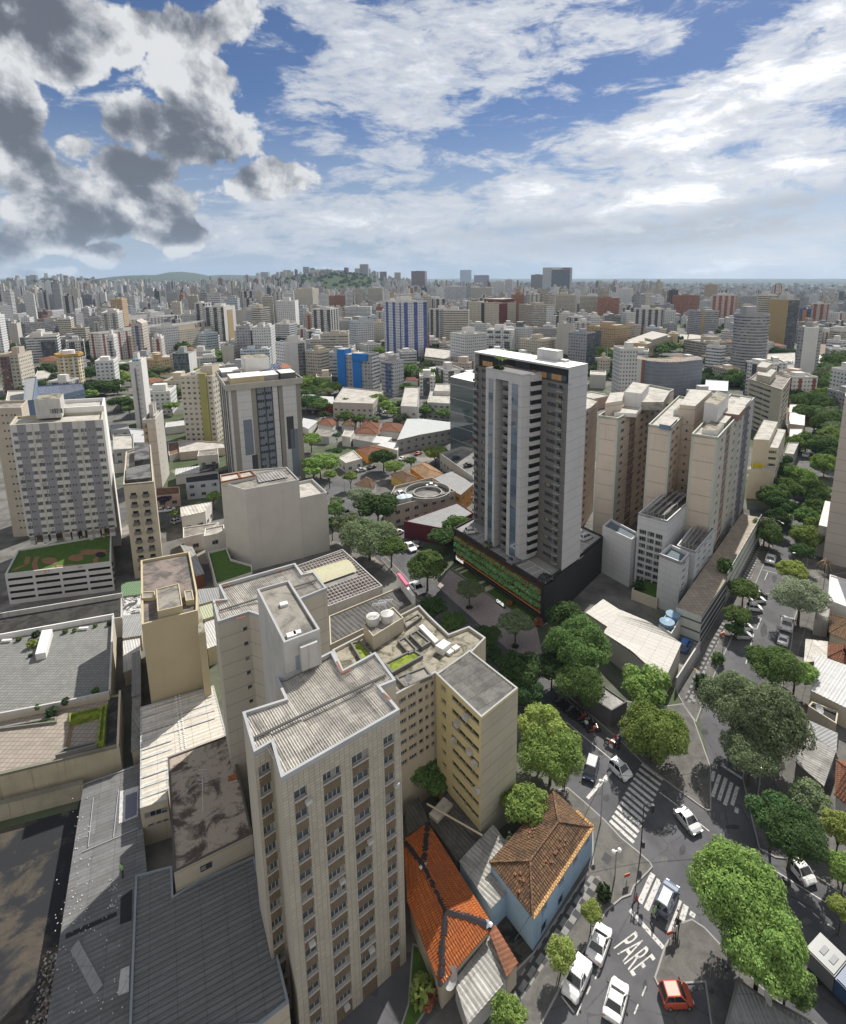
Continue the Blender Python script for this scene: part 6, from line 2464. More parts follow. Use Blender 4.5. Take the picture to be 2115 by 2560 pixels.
TOWERS=[
 (I_,0,185,262,118,410,'beige','beige slab with a maroon tiled panel at the left edge of the picture',dict(side='cream',extra=(c_(.12,.55,sty('maroon'),.97),))),
 (M_,215,492,500,662,850,'bandw','low white office with black glass bands behind the yellow eight-sided tower',dict(cat='office building',extra=(c_(.5,.95,sty('glass'),.85,0,6,name='glass_front'),))),
 (M_,75,165,180,558,745,'blank','plain pale grey tower beside the low banded office at left',{}),
 (M_,168,222,222,560,690,'dgrey','slim grey tower right of the plain pale tower at left',{}),
 (M_,-40,38,60,490,790,'white','white tower cut by the left edge of the picture',{}),
 (M_,368,460,482,530,660,'cream','cream tower between the banded office and the beige dark-windowed tower',{}),
 (M_,480,600,612,518,700,'check','beige tower of dark checker windows behind the yellow eight-sided tower',{}),
 (M_,560,640,688,478,650,'grey','grey tower left of the curved white tower in the left distance',{}),
 (M_,670,742,748,428,562,'bandw','white banded tower above the grey one in the left distance',{}),
 (M_,738,842,842,640,878,'wstripm','pale tower with a dusty red vertical panel at left',{}),
 (M_,728,842,842,545,650,'gstrip','white roofed grey tower just behind the one with the dusty red panel',{}),
 (M_,842,1000,1018,468,788,'gstrip','tall white tower with a broad grey centre panel at left',{}),
 (M_,878,955,970,660,892,'white','small white tower with one dark centre column at left',dict(extra=(c_(.36,.62,sty('dgrey'),.85),))),
 (M_,915,1030,1052,358,645,'tan','brown tower rising behind the grey panelled tower at left',{}),
 (M_,1085,1198,1222,560,885,'pinkb','pink beige tower with a pointed top and a dark balcony column',dict(roofbox=False,extra=(c_(.36,.62,sty('blue2'),.97),lambda b,at,z,w,dp:gable(b,at,z,w,dp)))),
 (M_,1012,1090,1090,660,838,'cream','cream block left of the pointed pink beige tower',{}),
 (M_,1240,1345,1468,590,812,'white2','white block with a cream centre strip right of the pointed tower',dict(side='white')),
 (M_,1252,1340,1350,678,885,'wstripm','white tower with two maroon strips in front of the white block',{}),
 (M_,1105,1240,1350,470,600,'white','wide white stepped block behind the pointed pink beige tower',{}),
 (M_,1190,1264,1278,262,372,'grey','square grey tower with a bright white side wall in the left distance',dict(side='blankw')),
 (M_,1420,1562,1612,800,1000,'teal','teal glass block with a white side wall at left',dict(side='blankw',cat='office building')),
 (M_,1625,1700,1790,640,838,'pale','pale blue banded block right of the teal glass block',{}),
 (M_,1600,1700,1745,390,648,'wstripd','tall white tower with a dark strip at the edge of the left trees',{}),
 (M_,1495,1620,1625,478,650,'bandw','white grid tower left of the dark-stripped white tower',{}),
 (M_,1410,1488,1492,380,525,'cream','cream balcony tower above the white grid tower',{}),
 (M_,1375,1478,1480,298,440,'grey','grey green slab in the left middle distance',{}),
 (M_,1550,1630,1640,328,478,'beige','beige tower behind the dark-stripped white tower',{}),
 (M_,1135,1210,1215,378,465,'white2','white tower above the wide stepped block in the left distance',{}),
 (M_,1055,1095,1100,335,440,'bandw','narrow white banded tower right of the brown tower in the left distance',{}),
 (M_,675,770,800,320,470,'dgrey','dark grey tower in the left distance',{}),
 (M_,155,240,245,390,505,'grey','grey banded tower in the far left distance',{}),
 (M_,310,400,432,458,545,'maroon','maroon block in the far left distance',{}),
 (M_,85,160,160,478,560,'white','white block in the far left distance',{}),
 (M_,468,556,560,455,520,'bandg','grey low slab in the far left distance',{}),
 (M_,885,960,965,320,420,'white','white topped tower behind the brown tower in the left distance',{}),
 (I_,1025,1152,1168,180,690,'blankw','narrow tall white block with one column of dark windows and a brown roof at left',dict(extra=(c_(.38,.5,sty('dgrey'),.93),))),
 (I_,1128,1262,1285,630,1140,'blank','narrow pinkish block with a brown window strip behind the beige balcony block',dict(extra=(c_(.04,.3,sty('tan'),.98),c_(.34,1.0,PINK,.985)))),
 (I_,1415,1690,1800,292,790,'cream','cream tower with an olive centre column left of the striped tower',dict(extra=(c_(.60,.82,STRIPES['olive'],1.07,.0,1.0),))),
 (N_,-60,118,198,420,725,'wstripd','white and charcoal striped tower with a white framed end wall',dict(side='blankw',extra=(c_(.28,.72,STRIPES['tan'],.92,0,.3,face='s'),))),
 (N_,190,290,372,450,632,'blank','blank grey tower right of the white framed charcoal tower',dict(side='grey')),
 (N_,205,335,345,580,905,'grey','bluish grey tower behind the roof of the striped tower',{}),
 (N_,335,500,522,590,900,'white2','pale tower with many small windows right of the bluish grey one',{}),
 (N_,85,190,228,740,928,'blank','plain grey tower with a column of tiny windows left of the striped tower',dict(side='cream')),
 (N_,235,480,490,770,930,'pale','low bluish block right behind the striped tower roof',{}),
 (N_,530,692,712,372,628,'white','tall white block with a round end in the centre distance',dict(side='blankw')),
 (N_,525,605,775,720,1010,'white','white slab with a dark window column at its far end',dict(side='blankw',extra=(c_(.62,.92,sty('dgrey'),.97,0,.4,face='s'),))),
 (N_,515,640,700,560,720,'bandw','white banded block above the white slab in the centre',{}),
 (N_,690,832,878,270,475,'cream','cluster of tall cream towers in the centre distance',{}),
 (N_,920,1000,1032,190,318,'white','left one of two tall white towers below the wooded ridge',{}),
 (N_,1050,1158,1172,178,295,'white','right one of two tall white towers below the wooded ridge',{}),
 (N_,1155,1282,1290,198,298,'dgrey','dark twin block right of the two tall white towers',{}),
 (N_,960,1010,1092,330,460,'brick','orange red brick block in the centre distance',{}),
 (N_,1275,1400,1405,262,410,'check','dark and beige checkered tower right of centre distance',{}),
 (N_,1632,1745,1760,125,300,'maroon','tall dark maroon tower on the skyline',{}),
 (N_,820,980,1042,440,680,'wstripd','stepped white tower with dark window columns in the centre',{}),
 (N_,750,825,828,480,655,'pinkb','pinkish tower with an orange red edge strip',dict(extra=(c_(.5,.75,STRIPES['red'],.97),))),
 (N_,890,960,1122,540,660,'blankw','blank white and taupe block in the centre',dict(side='blank')),
 (N_,895,1122,1128,642,870,'bandb','wide beige banded block behind the bright blue building',{}),
 (N_,1125,1190,1330,540,775,'pale','white and slate blue stepped tower behind the bright blue building',dict(side='white')),
 (N_,1085,1300,1312,420,530,'bandw','white slab with blue grey bands in the centre',{}),
 (N_,1320,1420,1425,550,745,'cream','cream block left of the big blue and white tower',{}),
 (N_,1410,1556,1762,382,870,'blue','big white tower with deep blue glass stripes in the centre',dict(side='blue')),
 (J_,1250,1342,1392,120,425,'grey','grey and white tower with bright blue wall panels in the centre',dict(side='bandw',roofbox=False,extra=(
  lambda b,at,z,w,dp:blue_wings(b,at,z,w,dp),))),
 (J_,1405,1500,1580,180,440,'bandg','small grey tower with a slate stripe right of the bright blue building',dict(side='white2',extra=(c_(.4,.85,sty('blue2'),.95),))),
 (J_,818,930,1015,95,295,'beige','beige office with a planted roof and dark glass base',dict(side='check',cat='office building')),
 (O_,170,262,348,250,418,'bandw','white tower with dark horizontal bands behind the white tower roof',dict(side='bandw')),
 (O_,290,385,392,115,230,'grey','grey tower on the skyline left of the glass skyscraper',{}),
 (O_,408,530,535,158,245,'maroon','wide dark maroon block on the skyline',{}),
 (O_,375,556,560,260,388,'check','beige and dark patterned wide tower in the middle distance',{}),
 (O_,570,655,658,212,355,'white2','left one of a pair of slim white towers',{}),
 (O_,665,722,728,195,358,'bandw','right one of a pair of slim white towers',{}),
 (O_,875,975,976,155,318,'dgrey','dark square tower beside the grey glass skyscraper',{}),
 (O_,975,1200,1203,95,330,'glass','grey framed glass skyscraper with a sign band on the skyline',dict(cat='skyscraper',roofbox=False,extra=(
  lambda b,at,z,w,dp:sky_frame(b,at,z,w,dp),))),
 (O_,362,610,752,385,625,'cream','beige tower with a dark centre strip and maroon roof house',dict(side='cream',extra=(c_(.44,.54,STRIPES['dark'],.98),c_(.02,.48,STRIPES['maroon'],.97,0,.3,face='s'),
  lambda b,at,z,w,dp:topbox(b,at,z,.4,1.0,.2,.9,5,STRIPES['maroon'])))),
 (O_,775,885,1066,408,640,'beige','beige and white tower with brown balcony bands right of the maroon-topped one',dict(side='bandb',extra=(c_(.62,.98,sty('white'),1.0,0,.4,face='s'),))),
 (O_,1066,1235,1252,322,520,'beige','broad greyish beige tower in the right middle distance',{}),
 (O_,1275,1420,1425,330,510,'check','tan and dark striped tower left of the brick red tower',{}),
 (O_,1420,1588,1592,350,545,'brick','dusty brick red tower in the right middle distance',{}),
 (O_,1590,1700,1706,270,440,'white','white tower right of the dusty brick red tower',{}),
 (O_,42,132,212,440,722,'wstripd','white tower with charcoal bands left behind the new white tower',dict(side='grey')),
 (O_,160,362,365,450,755,'check','busy beige balcony tower behind the new white tower',{}),
 (O_,215,335,512,650,962,'white','white slab full of air conditioners directly left behind the new white tower',dict(side='white2')),
 (O_,510,722,762,612,800,'white','white tower with teal green patchwork behind the new white tower',dict(side='blankw',extra=(lambda b,at,z,w,dp:patchwork(b,at,z,w,dp),))),
 (O_,745,845,886,592,790,'white2','small white tower with a green roof house behind the new white tower',dict(extra=(lambda b,at,z,w,dp:topbox(b,at,z,0,.5,.1,.7,6,sty('teal')),))),
 (O_,780,972,1108,700,850,'cream','low cream tower right behind the new white tower roof',{}),
 (O_,1085,1215,1218,565,850,'blank','plain grey core of the dark glass office behind the new white tower',dict(cat='office building')),
 (O_,1180,1322,1402,640,960,'grey','grey office block with a dark blue glass side right of the new white tower',dict(side='glass',cat='office building')),
 (O_,940,1090,1092,600,700,'bandg','low grey office behind the new white tower roof',{}),
 (O_,1340,1560,1692,592,790,'tan','sand coloured institution with green glass bays',dict(side='tan',cat='office building',extra=(c_(.25,.5,sty('teal'),.85,.05,.4),))),
 (O_,1420,1478,1522,850,1012,'cream','small cream block below the dark glass office',{}),
 (P_,310,470,532,328,525,'brick','broad brick red tower in the right distance',dict(side='brick')),
 (P_,440,562,692,455,660,'bandg','grey and yellow slab in front of the brick red tower at right',dict(side='bandg',extra=(c_(.85,1.0,STRIPES['tan'],1.05),))),
 (P_,630,812,818,325,575,'redstrip','tower striped in brick red and white at right',{}),
 (P_,1000,1105,1150,330,730,'check','dark gridded office slab left of the tan blank slab',dict(cat='office building')),
 (P_,1095,1222,1338,362,758,'blank','big slab office with a tan blank end wall and glass side',dict(side='glass',cat='office building',extra=(c_(0,1,STRIPES['tan'],1.0,0,.3),))),
 (P_,1330,1468,1512,600,1005,'grey','narrow grey tower with a tall white fin wall at right',dict(side='bandg',extra=(c_(.32,.98,STRIPES['white'],1.03,.05,1.5),))),
 (P_,575,672,675,238,370,'tan','brown tower on the right skyline',{}),
 (P_,1350,1440,1452,440,590,'blue2','blue and orange panelled tower at far right',dict(extra=(c_(.28,.6,plain('orange_strip',(.5,.24,.05),.7),.98),))),
 (P_,1450,1570,1575,395,600,'redstrip','tan and white striped tower at the far right',{}),
 (P_,1575,1655,1660,470,585,'white','white tower with grey centre at the far right',{}),
 (P_,1665,1740,1745,470,585,'wstripm','white tower with red top band at the far right edge',{}),
 (P_,1420,1520,1525,320,400,'white2','wide white tower in the far right distance',{}),
 (P_,585,690,745,750,985,'bandw','white office with black base and red band beside the round tower',dict(side='bandw',cat='office building',extra=(c_(0,1,STRIPES['dark'],.22,.06,.5),c_(0,1,STRIPES['red'],.06,0,.6)))),
 (P_,0,225,247,440,622,'wstripd','dark and white wide block left of the brick red tower',{}),
 (P_,240,328,338,450,602,'white','white block right of the dark and white wide block',{}),
 (P_,890,998,1002,332,440,'bandg','pale grey office behind the round tower',{}),
 (P_,847,960,964,402,470,'cream','low cream block behind the round tower',{}),
 (P_,405,600,800,718,820,'bandb','low office with a tan end bay behind the white office',{}),
 (P_,535,625,628,370,455,'bandw','white balcony block between the two red towers at right',{}),
 (P_,710,800,805,620,740,'bandw','stepped white block left behind the round tower',{}),
 (P_,1590,1640,1642,270,345,'pinkb','slim brown tower on the far right skyline',{}),
 (P_,1675,1712,1714,290,390,'teal','slim green glass tower at the far right',{}),
]
def gable(b,at,z,w,dp):
 mb=MB()
 for v0,v1 in ((0,1),):
  a,c,e,f=at(0,0),at(1,0),at(1,1),at(0,1)
  m0,m1=at(.5,0),at(.5,1)
  zt=z+w*.45
  mb.face([(*a,z+.9),(*c,z+.9),(*m0,zt)])
  mb.face([(*e,z+.9),(*f,z+.9),(*m1,zt)])
  mb.face([(*c,z+.9),(*e,z+.9),(*m1,zt),(*m0,zt)])
  mb.face([(*f,z+.9),(*a,z+.9),(*m0,zt),(*m1,zt)])
 b.part('gable_roof',mb,[sty('pinkb')])
def topbox(b,at,z,u0,u1,v0,v1,h,m):
 mb=MB()
 mb.prism([at(u0,v0),at(u1,v0),at(u1,v1),at(u0,v1)],z-.1,z+h,0,1)
 b.part('roof_house',mb,[m,ROOFS[0]])
def blue_wings(b,at,z,w,dp):
 for (u0,u1,zt,pr,m) in ((-2.05,-1.35,1.13,6,STRIPES['bright']),(-1.35,-.72,1.0,2,sty('grey')),(-.72,.02,1.04,3,STRIPES['bright']),(.0,.86,.99,0,None)):
  if m is None:
   continue
  mb=MB()
  mb.prism([at(u0,-pr/dp*.3),at(u1,-pr/dp*.3),at(u1,.7),at(u0,.7)],0,z*zt,0,1)
  b.part('blue_wing' if m is STRIPES['bright'] else 'wing',mb,[m,ROOFS[0]])
 mb=MB()
 mb.prism([at(-.72,-.16),at(.62,-.16),at(.62,.05),at(-.72,.05)],z*.86,z*1.035,0)
 b.part('blue_band',mb,[STRIPES['bright']])
def sky_frame(b,at,z,w,dp):
 g=paint('skyscraper_frame',(.36,.37,.38),dirt=.05)
 for q,z0,z1 in (([at(-.02,-.1),at(.3,-.1),at(.3,1),at(-.02,1)],0,z),([at(.95,-.1),at(1.02,-.1),at(1.02,1),at(.95,1)],0,z),([at(.3,-.1),at(.95,-.1),at(.95,1),at(.3,1)],z*.93,z*1.0)):
  mb=MB()
  mb.prism(q,z0,z1+.02,0)
  b.part('frame',mb,[g])
 for (u0,u1,m) in ((.32,.58,STRIPES['white']),(.70,.94,STRIPES['maroon'])):
  mb=MB()
  mb.prism([at(u0,-.13),at(u1,-.13),at(u1,-.1),at(u0,-.1)],z*.945,z*.985)
  b.part('sign_band',mb,[m])
def patchwork(b,at,z,w,dp):
 r=random.Random(4)
 for j in range(9):
  for i in range(3):
   if r.random()<.75:
    u0=.08+.3*i+r.uniform(-.04,.04)
    mb=MB()
    zc=z*(.97-.11*j)
    mb.prism([at(u0,-.3/dp),at(u0+.2,-.3/dp),at(u0+.2,.01),at(u0,.01)],zc-2.4,zc)
    b.part('green_panel',mb,[sty('teal')])
for (fn,xl,xr,xs,yt,yb,st_,lab,kw) in TOWERS:
 px_tower(fn,xl,xr,xs,yt,yb,st_,lab,**kw)
c0=V2(G(M_(598,1050)))
rad=(V2(G(M_(690,1050)))-c0).length*.96
zz_=ztop(M_(598,1058),M_(0,815)[1])
oc=[c0+Vector((math.cos(k*math.pi/4+.5),math.sin(k*math.pi/4+.5)))*rad for k in range(8)]
ot=Bld('apartment_tower','yellow and white eight-sided tower with vertical ribs at left','apartment tower',oc)
mb=MB()
mb.prism(oc,0,zz_,0,1)
ot.part('wall',mb,[facade('octagon',(.56,.47,.28),floor=2.45,bay=rad*.765/2,u=(.25,.8),v=(.3,.75),strips=(2,.75,1.25,(.6,.58,.54))),ROOFS[0]])
mb=MB()
mb.ring(inset(oc,-.8),1.2,zz_-.5,zz_+1.4)
ot.part('crown_ring',mb,[paint('ochre_crown',(.47,.30,.10))])
mb=MB()
mb.cyl(c0,rad*.5,zz_,zz_+3.5,12)
ot.part('roof_house',mb,[WHITE])
ot.done()
HANDS.append((M_(505,0)[0],M_(692,0)[0],M_(0,780)[1],M_(0,1045)[1],c0.length))
c0=V2(G(P_(918,965)))
rad=(V2(G(P_(1046,965)))-c0).length
zz_=ztop(P_(918,985),P_(0,495)[1])
rt=Bld('apartment_tower','round grey tower ringed by dark window bands at right','apartment tower',[c0+Vector((rad,0)),c0-Vector((rad,0))])
mb=MB()
mb.cyl(c0,rad,0,zz_,40,0,1)
rt.part('wall',mb,[facade('round_bands',(.34,.34,.35),floor=zz_/20,bay=2.2,u=(.03,.97),v=(.4,.78),curtain=.5),ROOFS[0]])
for k in range(5):
 mb=MB()
 mb.cyl(c0,rad+.5,zz_*(k+.18)/5,zz_*(k+.18)/5+.7,40)
 rt.part('balcony_ring',mb,[GREYP])
mb=MB()
mb.ring([c0+Vector((math.cos(k*math.pi/16),math.sin(k*math.pi/16)))*(rad-.1) for k in range(32)],.5,zz_,zz_+1.5)
rt.part('parapet',mb,[GREYP])
mb=MB()
mb.box(c0+Vector((-1,4)),rad*.75,rad*.6,zz_,zz_+7,.2)
rt.part('roof_house',mb,[GREYP])
rt.done()
HANDS.append((P_(785,0)[0],P_(1050,0)[0],P_(0,470)[1],P_(0,980)[1],c0.length))
zz_=ztop(L_(400,425),L_(0,165)[1])
arc=[V2(G(L_(x,y),zz_)) for x,y in ((90,135),(215,163),(330,172),(430,170),(540,160),(630,150))]
bk=[p+Vector((3,16)) for p in arc[::-1]]
cb_=Bld('apartment_building','curved building wrapped in grey scaffold netting beyond the pink towers','building',arc+bk)
mb=MB()
mb.prism(arc+bk,0,zz_,0,1)
cb_.part('wall',mb,[facade('netting',(.26,.28,.33),(.17,.19,.23),floor=2.45,bay=4.2,u=(.0,.82),v=(.12,.95),curtain=.1,refl=.1,strips=(1,.86,.97,(.17,.18,.21))),ROOFS[3]])
mb=MB()
p0,p1=arc[0],arc[1]
dd=(p1-p0)
nn=Vector((dd.y,-dd.x)).normalized()*.4
mb.prism([p0+nn,p0+dd*.55+nn,p0+dd*.55,p0],0,zz_)
cb_.part('end_wall',mb,[STRIPES['white']])
mb=MB()
mb.prism([p0+dd*.56+nn,p0+dd*.72+nn,p0+dd*.72,p0+dd*.56],0,zz_)
cb_.part('brick_strip',mb,[STRIPES['brown']])
mb=MB()
for i in range(len(arc)-1):
 for k in range(5):
  p=arc[i].lerp(arc[i+1],k/5)-Vector((0,.3))
  mb.bar((*p,zz_),(*p,zz_+1.6),.15)
 for z in (.8,1.5):
  mb.bar((*(arc[i]-Vector((0,.3))),zz_+z),(*(arc[i+1]-Vector((0,.3))),zz_+z),.12)
cb_.part('scaffold',mb,[ALU])
cb_.done()
HANDS.append((L_(90,0)[0],L_(630,0)[0],L_(0,130)[1],L_(0,440)[1],arc[2].length))
zz_=ztop(K_(405,850),K_(0,283)[1])
gq=rp(K_,[(388,283),(640,340),(640,262),(515,246)],zz_)
gb_=Bld('office_building','mirror glass office block with a white roof tucked behind the new white tower','office building',gq)
mb=MB()
mb.prism(gq,0,zz_,0,1)
gb_.part('wall',mb,[glassm('office_mirror',(.06,.085,.10),.04,1.0),ROOFW])
for k in range(5):
 mb=MB()
 z=zz_*(k+.9)/5.4
 dd=(gq[1]-gq[0]).normalized()
 nn=Vector((dd.y,-dd.x))*.06
 mb.bar((*(gq[0]+nn),z),(*(gq[1]+nn),z),.16)
 gb_.part('mullion',mb,[ALU])
gb_.done()
HANDS.append((K_(388,0)[0],K_(600,0)[0],K_(0,283)[1],K_(0,850)[1],gq[0].length))
zz_=14
tq=rp(P_,[(-60,690),(65,735),(320,650),(150,615)],zz_)
th_=Bld('theatre','sand coloured hall with a broad pale roof and domed corner turret','theatre',tq)
mb=MB()
mb.prism(tq,0,zz_,0,1)
th_.part('wall',mb,[facade('theatre_wall',(.42,.36,.26),floor=14,bay=4,u=(.3,.7),v=(.15,.75),curtain=.1),stainm('theatre_roof',(.42,.40,.36),(.36,.34,.30),.1)])
for p in (tq[2],tq[1]):
 mb=MB()
 mb.cyl(p,5,0,zz_+2,16)
 mb.cyl(p,5.2,zz_+2,zz_+4.5,16,r1=2.5)
 th_.part('turret',mb,[paint('theatre_sand',(.47,.40,.28))])
mb=MB()
q=[tq[0].lerp(tq[1],.9).lerp(tq[3],.3),tq[1].lerp(tq[2],.3),tq[1].lerp(tq[2],.8),tq[0].lerp(tq[1],.8).lerp(tq[2],.7)]
mb.prism(q,zz_-.2,zz_+2.5)
th_.part('roof_lantern',mb,[stainm('theatre_roof',(.42,.40,.36),(.36,.34,.30),.1)])
th_.done()
HANDS.append((P_(0,0)[0],P_(320,0)[0],P_(0,610)[1],P_(0,820)[1],tq[1].length))
# ------------------------------------------------------------ ground, streets, pavements, markings
import numpy as np
def hz(x,y):
 "terrain height: flat city, wooded ridge in the centre, mountains at left"
 r=math.hypot(x,y)
 h=0.0
 def ridge(px,dist,hgt,wpx,wd):
  a=math.atan2(px-CX,FPX)
  cx,cy=dist*math.sin(a),dist*math.cos(a)
  ca,sa=math.cos(a),math.sin(a)
  u,v=(x-cx)*ca-(y-cy)*sa,(x-cx)*sa+(y-cy)*ca
  wx=wpx*dist/FPX
  return hgt*math.exp(-(u/wx)**2-(v/wd)**2)
 if r>1200:
  h+=ridge(815,3000,78,120,700)+ridge(930,3200,60,80,600)+ridge(660,3300,55,90,700)
  h+=ridge(80,4300,40,160,700)+ridge(230,4600,42,120,700)
 if r>5000:
  n=mnoise.noise(Vector((x*.0006,y*.0006,3)))*26
  h+=ridge(490,8200,85,18,900)+ridge(452,8200,75,16,900)+ridge(410,8000,90,60,900)+ridge(310,7600,70,70,900)+ridge(545,8600,95,70,900)+ridge(660,8600,90,80,900)
  h+=max(0,n+10)*min(1,(r-5000)/2500)+min(1,max(0,r-9000)/9000)*60
 return h
def build_ground():
 na,nr_=150,120
 vs,fs=[],[]
 rs=[14*(34000/14)**(k/(nr_-1)) for k in range(nr_)]
 for r in rs:
  for k in range(na+1):
   a=R(-80)+R(160)*k/na
   x,y=r*math.sin(a),r*math.cos(a)
   vs.append((x,y,hz(x,y)))
 for i in range(nr_-1):
  for k in range(na):
   q=i*(na+1)+k
   fs.append((q,q+1,q+na+2,q+na+1))
 me=bpy.data.meshes.new('ground')
 me.from_pydata(vs,[],fs)
 m,b,out=new_mat('urban_ground')
 p=pos(b)
 sep=b.n('ShaderNodeSeparateXYZ')
 b.put(sep.inputs[0],p)
 n1=b.noise(p,.012,6,.6)
 n2=b.noise(p,.15,5,.65)
 c=b.mix(b.smooth(n2,.35,.7),(.17,.165,.155),(.085,.083,.08))
 c=b.mix(b.smooth(n1,.47,.58,0,.75),c,(.05,.075,.025))
 c=b.mix(b.smooth(b.noise(p,.06,3),.6,.66,0,.6),c,(.30,.27,.24))
 hillm=b.smooth(sep.outputs[2],8,40)
 c=b.mix(hillm,c,(.035,.055,.022))
 far=b.smooth(sep.outputs[1],5500,7500)
 c=b.mix(far,c,(.05,.065,.04))
 pbsdf(b,out,c,.95,0,.1)
 me.materials.append(m)
 o=bpy.data.objects.new('ground',me)
 COL.objects.link(o)
 o['kind']='structure'
 me.polygons.foreach_set('use_smooth',[True]*len(fs))
build_ground()
def asphalt(name,c1,c2):
 m,b,out=new_mat(name)
 p=pos(b)
 c=b.mix(b.smooth(b.noise(p,.22,6,.6,.4),.35,.7),c1,c2)
 c=b.mix(b.smooth(b.noise(p,1.4,6,.7),.52,.7,0,.4),c,mul(c1,.6))
 v=b.n('ShaderNodeTexVoronoi',feature='DISTANCE_TO_EDGE')
 b.put(v.inputs['Vector'],p)
 v.inputs['Scale'].default_value=.16
 crack=b.m('LESS_THAN',b.m('ADD',v.outputs[0],b.m('MULTIPLY',b.noise(p,1.2,4),.05)),.034)
 c=b.mix(b.m('MULTIPLY',crack,.5),c,mul(c1,.4))
 c=b.mix(b.smooth(b.noise(p,30,2),.4,.7,0,.35),c,mul(c2,1.25))
 pbsdf(b,out,c,.85,0,.25)
 MATS[name]=m
 return m
ASPH=asphalt('street_asphalt',(.105,.105,.112),(.07,.07,.076))
ASPH2=asphalt('far_asphalt',(.11,.11,.112),(.075,.075,.08))
def pt(*a):
 return V2(G(a))
def many(lst):
 return [V2(G(q)) for q in lst]
sheet('road',many([J_(985,1200),J_(1110,1140),K_(130,1600),G_(180,230),G_(290,375),G_(560,610),G_(935,920),G_(1180,1130),G_(1500,1420),G_(1736,1620),D_(300,140),D_(690,90),H_(600,1380),H_(780,910),H_(1080,240),
     H_(1170,20),L_(1390,1000),L_(1540,1000),L_(1470,1400),H_(1300,330),H_(1330,600),H_(1240,1000),D_(930,150),(2000,2150),(2300,2330),(2300,2640),(1120,2640),C_(900,1900),C_(1450,900),C_(1500,560),C_(1300,225),C_(1180,150),G_(950,1350),G_(600,1000),
     G_(250,650),F_(1690,480),F_(1530,290),J_(1060,1420)]),.02,ASPH)
sheet('road',many([L_(1390,1000),L_(1500,700),L_(1560,500),L_(1610,330),L_(1660,250),L_(1736,180),L_(1736,330),L_(1690,480),L_(1640,700),L_(1600,900),L_(1540,1000)]),.02,ASPH2)
sheet('road',many([J_(760,590),J_(900,540),J_(1200,520),J_(1640,520),K_(400,545),K_(400,610),J_(1500,620),J_(1200,585),J_(900,600),J_(790,640)]),.02,ASPH2)
sheet('road',many([J_(950,1075),J_(1180,1070),J_(1330,1000),J_(1560,930),K_(130,880),K_(330,800),K_(330,850),K_(120,910),J_(1560,985),J_(1420,1090),J_(1290,1150),J_(1130,1300),J_(1000,1220)]),.024,ASPH2)
sheet('parking_lot',many([K_(-60,1440),K_(60,1430),K_(200,1560),K_(120,1680),K_(-30,1560)]),.028,ASPH2)
sheet('road',many([I_(920,1400),I_(930,1300),I_(1220,1290),I_(1420,1260),I_(1440,1400),I_(1240,1370)]),.02,ASPH2)
PAVE=tilem('pavement_slabs',(.20,.19,.175),(.10,.095,.09),.6,.6,.04,.3,.5,.5)
PAVE2=stainm('worn_pavement',(.135,.13,.12),(.09,.087,.083),.5,.4,.65)
def wavepave(name,c1,c2,k=1.0):
 m,b,out=new_mat(name)
 p=b.mapping(uvs(b),scale=(k,k,1))
 sep=b.n('ShaderNodeSeparateXYZ')
 b.put(sep.inputs[0],p)
 u,v=sep.outputs[0],sep.outputs[1]
 fu,fv=b.m('FRACT',u),b.m('FRACT',v)
 a=b.m('MULTIPLY',b.m('GREATER_THAN',fu,.5),b.m('GREATER_THAN',fv,.35))
 d=b.m('MULTIPLY',b.m('LESS_THAN',fu,.3),b.m('LESS_THAN',fv,.55))
 e=b.m('MULTIPLY',b.m('LESS_THAN',b.m('ABSOLUTE',b.m('SUBTRACT',fv,.45)),.1),b.m('LESS_THAN',fu,.8))
 f=b.m('MAXIMUM',b.m('MAXIMUM',a,d),e)
 c=b.mix(f,c1,c2)
 c=b.mix(b.smooth(b.noise(pos(b),.9,6,.7),.4,.7,0,.5),c,mul(c2,1.3))
 pbsdf(b,out,c,.85,0,.2)
 MATS[name]=m
 return m
WAVE=wavepave('patterned_stone_pavement',(.24,.235,.225),(.055,.055,.058),.62)
s1=many([C_(1000,2250),C_(1260,1750),C_(1440,1470),C_(1600,1180),D_(0,1078),D_(70,1052),D_(97,985),D_(200,880),D_(240,835),D_(222,798),D_(130,715),D_(0,610),C_(1590,470),C_(1440,335),C_(1300,215),C_(1180,245),C_(1488,545),C_(1490,810),C_(1035,1492),C_(880,1650),C_(690,1900),C_(500,2250)])
slab('sidewalk',s1,.14,PAVE2)
wd=(V2(G(C_(1490,800)))-V2(G(C_(1040,1490))))
wa=math.atan2(wd.y,wd.x)
sheet('sidewalk_pattern',many([C_(740,1960),C_(1440,905),C_(1545,905),C_(1565,960),C_(1420,1200),C_(1090,1640),C_(900,1930),C_(800,2100)]),.152,WAVE,uvrot=wa)
s2=many([D_(690,62),D_(692,395),D_(662,398),D_(610,365),D_(320,152),D_(150,18),G_(1736,1588),G_(1480,1365),G_(1230,1150),G_(1430,1190),G_(1640,1345),H_(20,1250),H_(330,1290),H_(470,1270),H_(560,1400)])
slab('sidewalk',s2,.14,PAVE2)
s3=many([H_(420,1180),H_(600,890),H_(597,818),H_(797,494),H_(1000,90),H_(1062,-2),L_(1250,1240),L_(1300,1000),L_(1390,1000),H_(1170,20),H_(1080,240),H_(920,620),H_(780,920),H_(690,1110),H_(575,1420),H_(480,1290)])
slab('sidewalk',s3,.14,PAVE2)
wd=(V2(G(H_(760,700)))-V2(G(H_(480,1240))))
wa2=math.atan2(wd.y,wd.x)
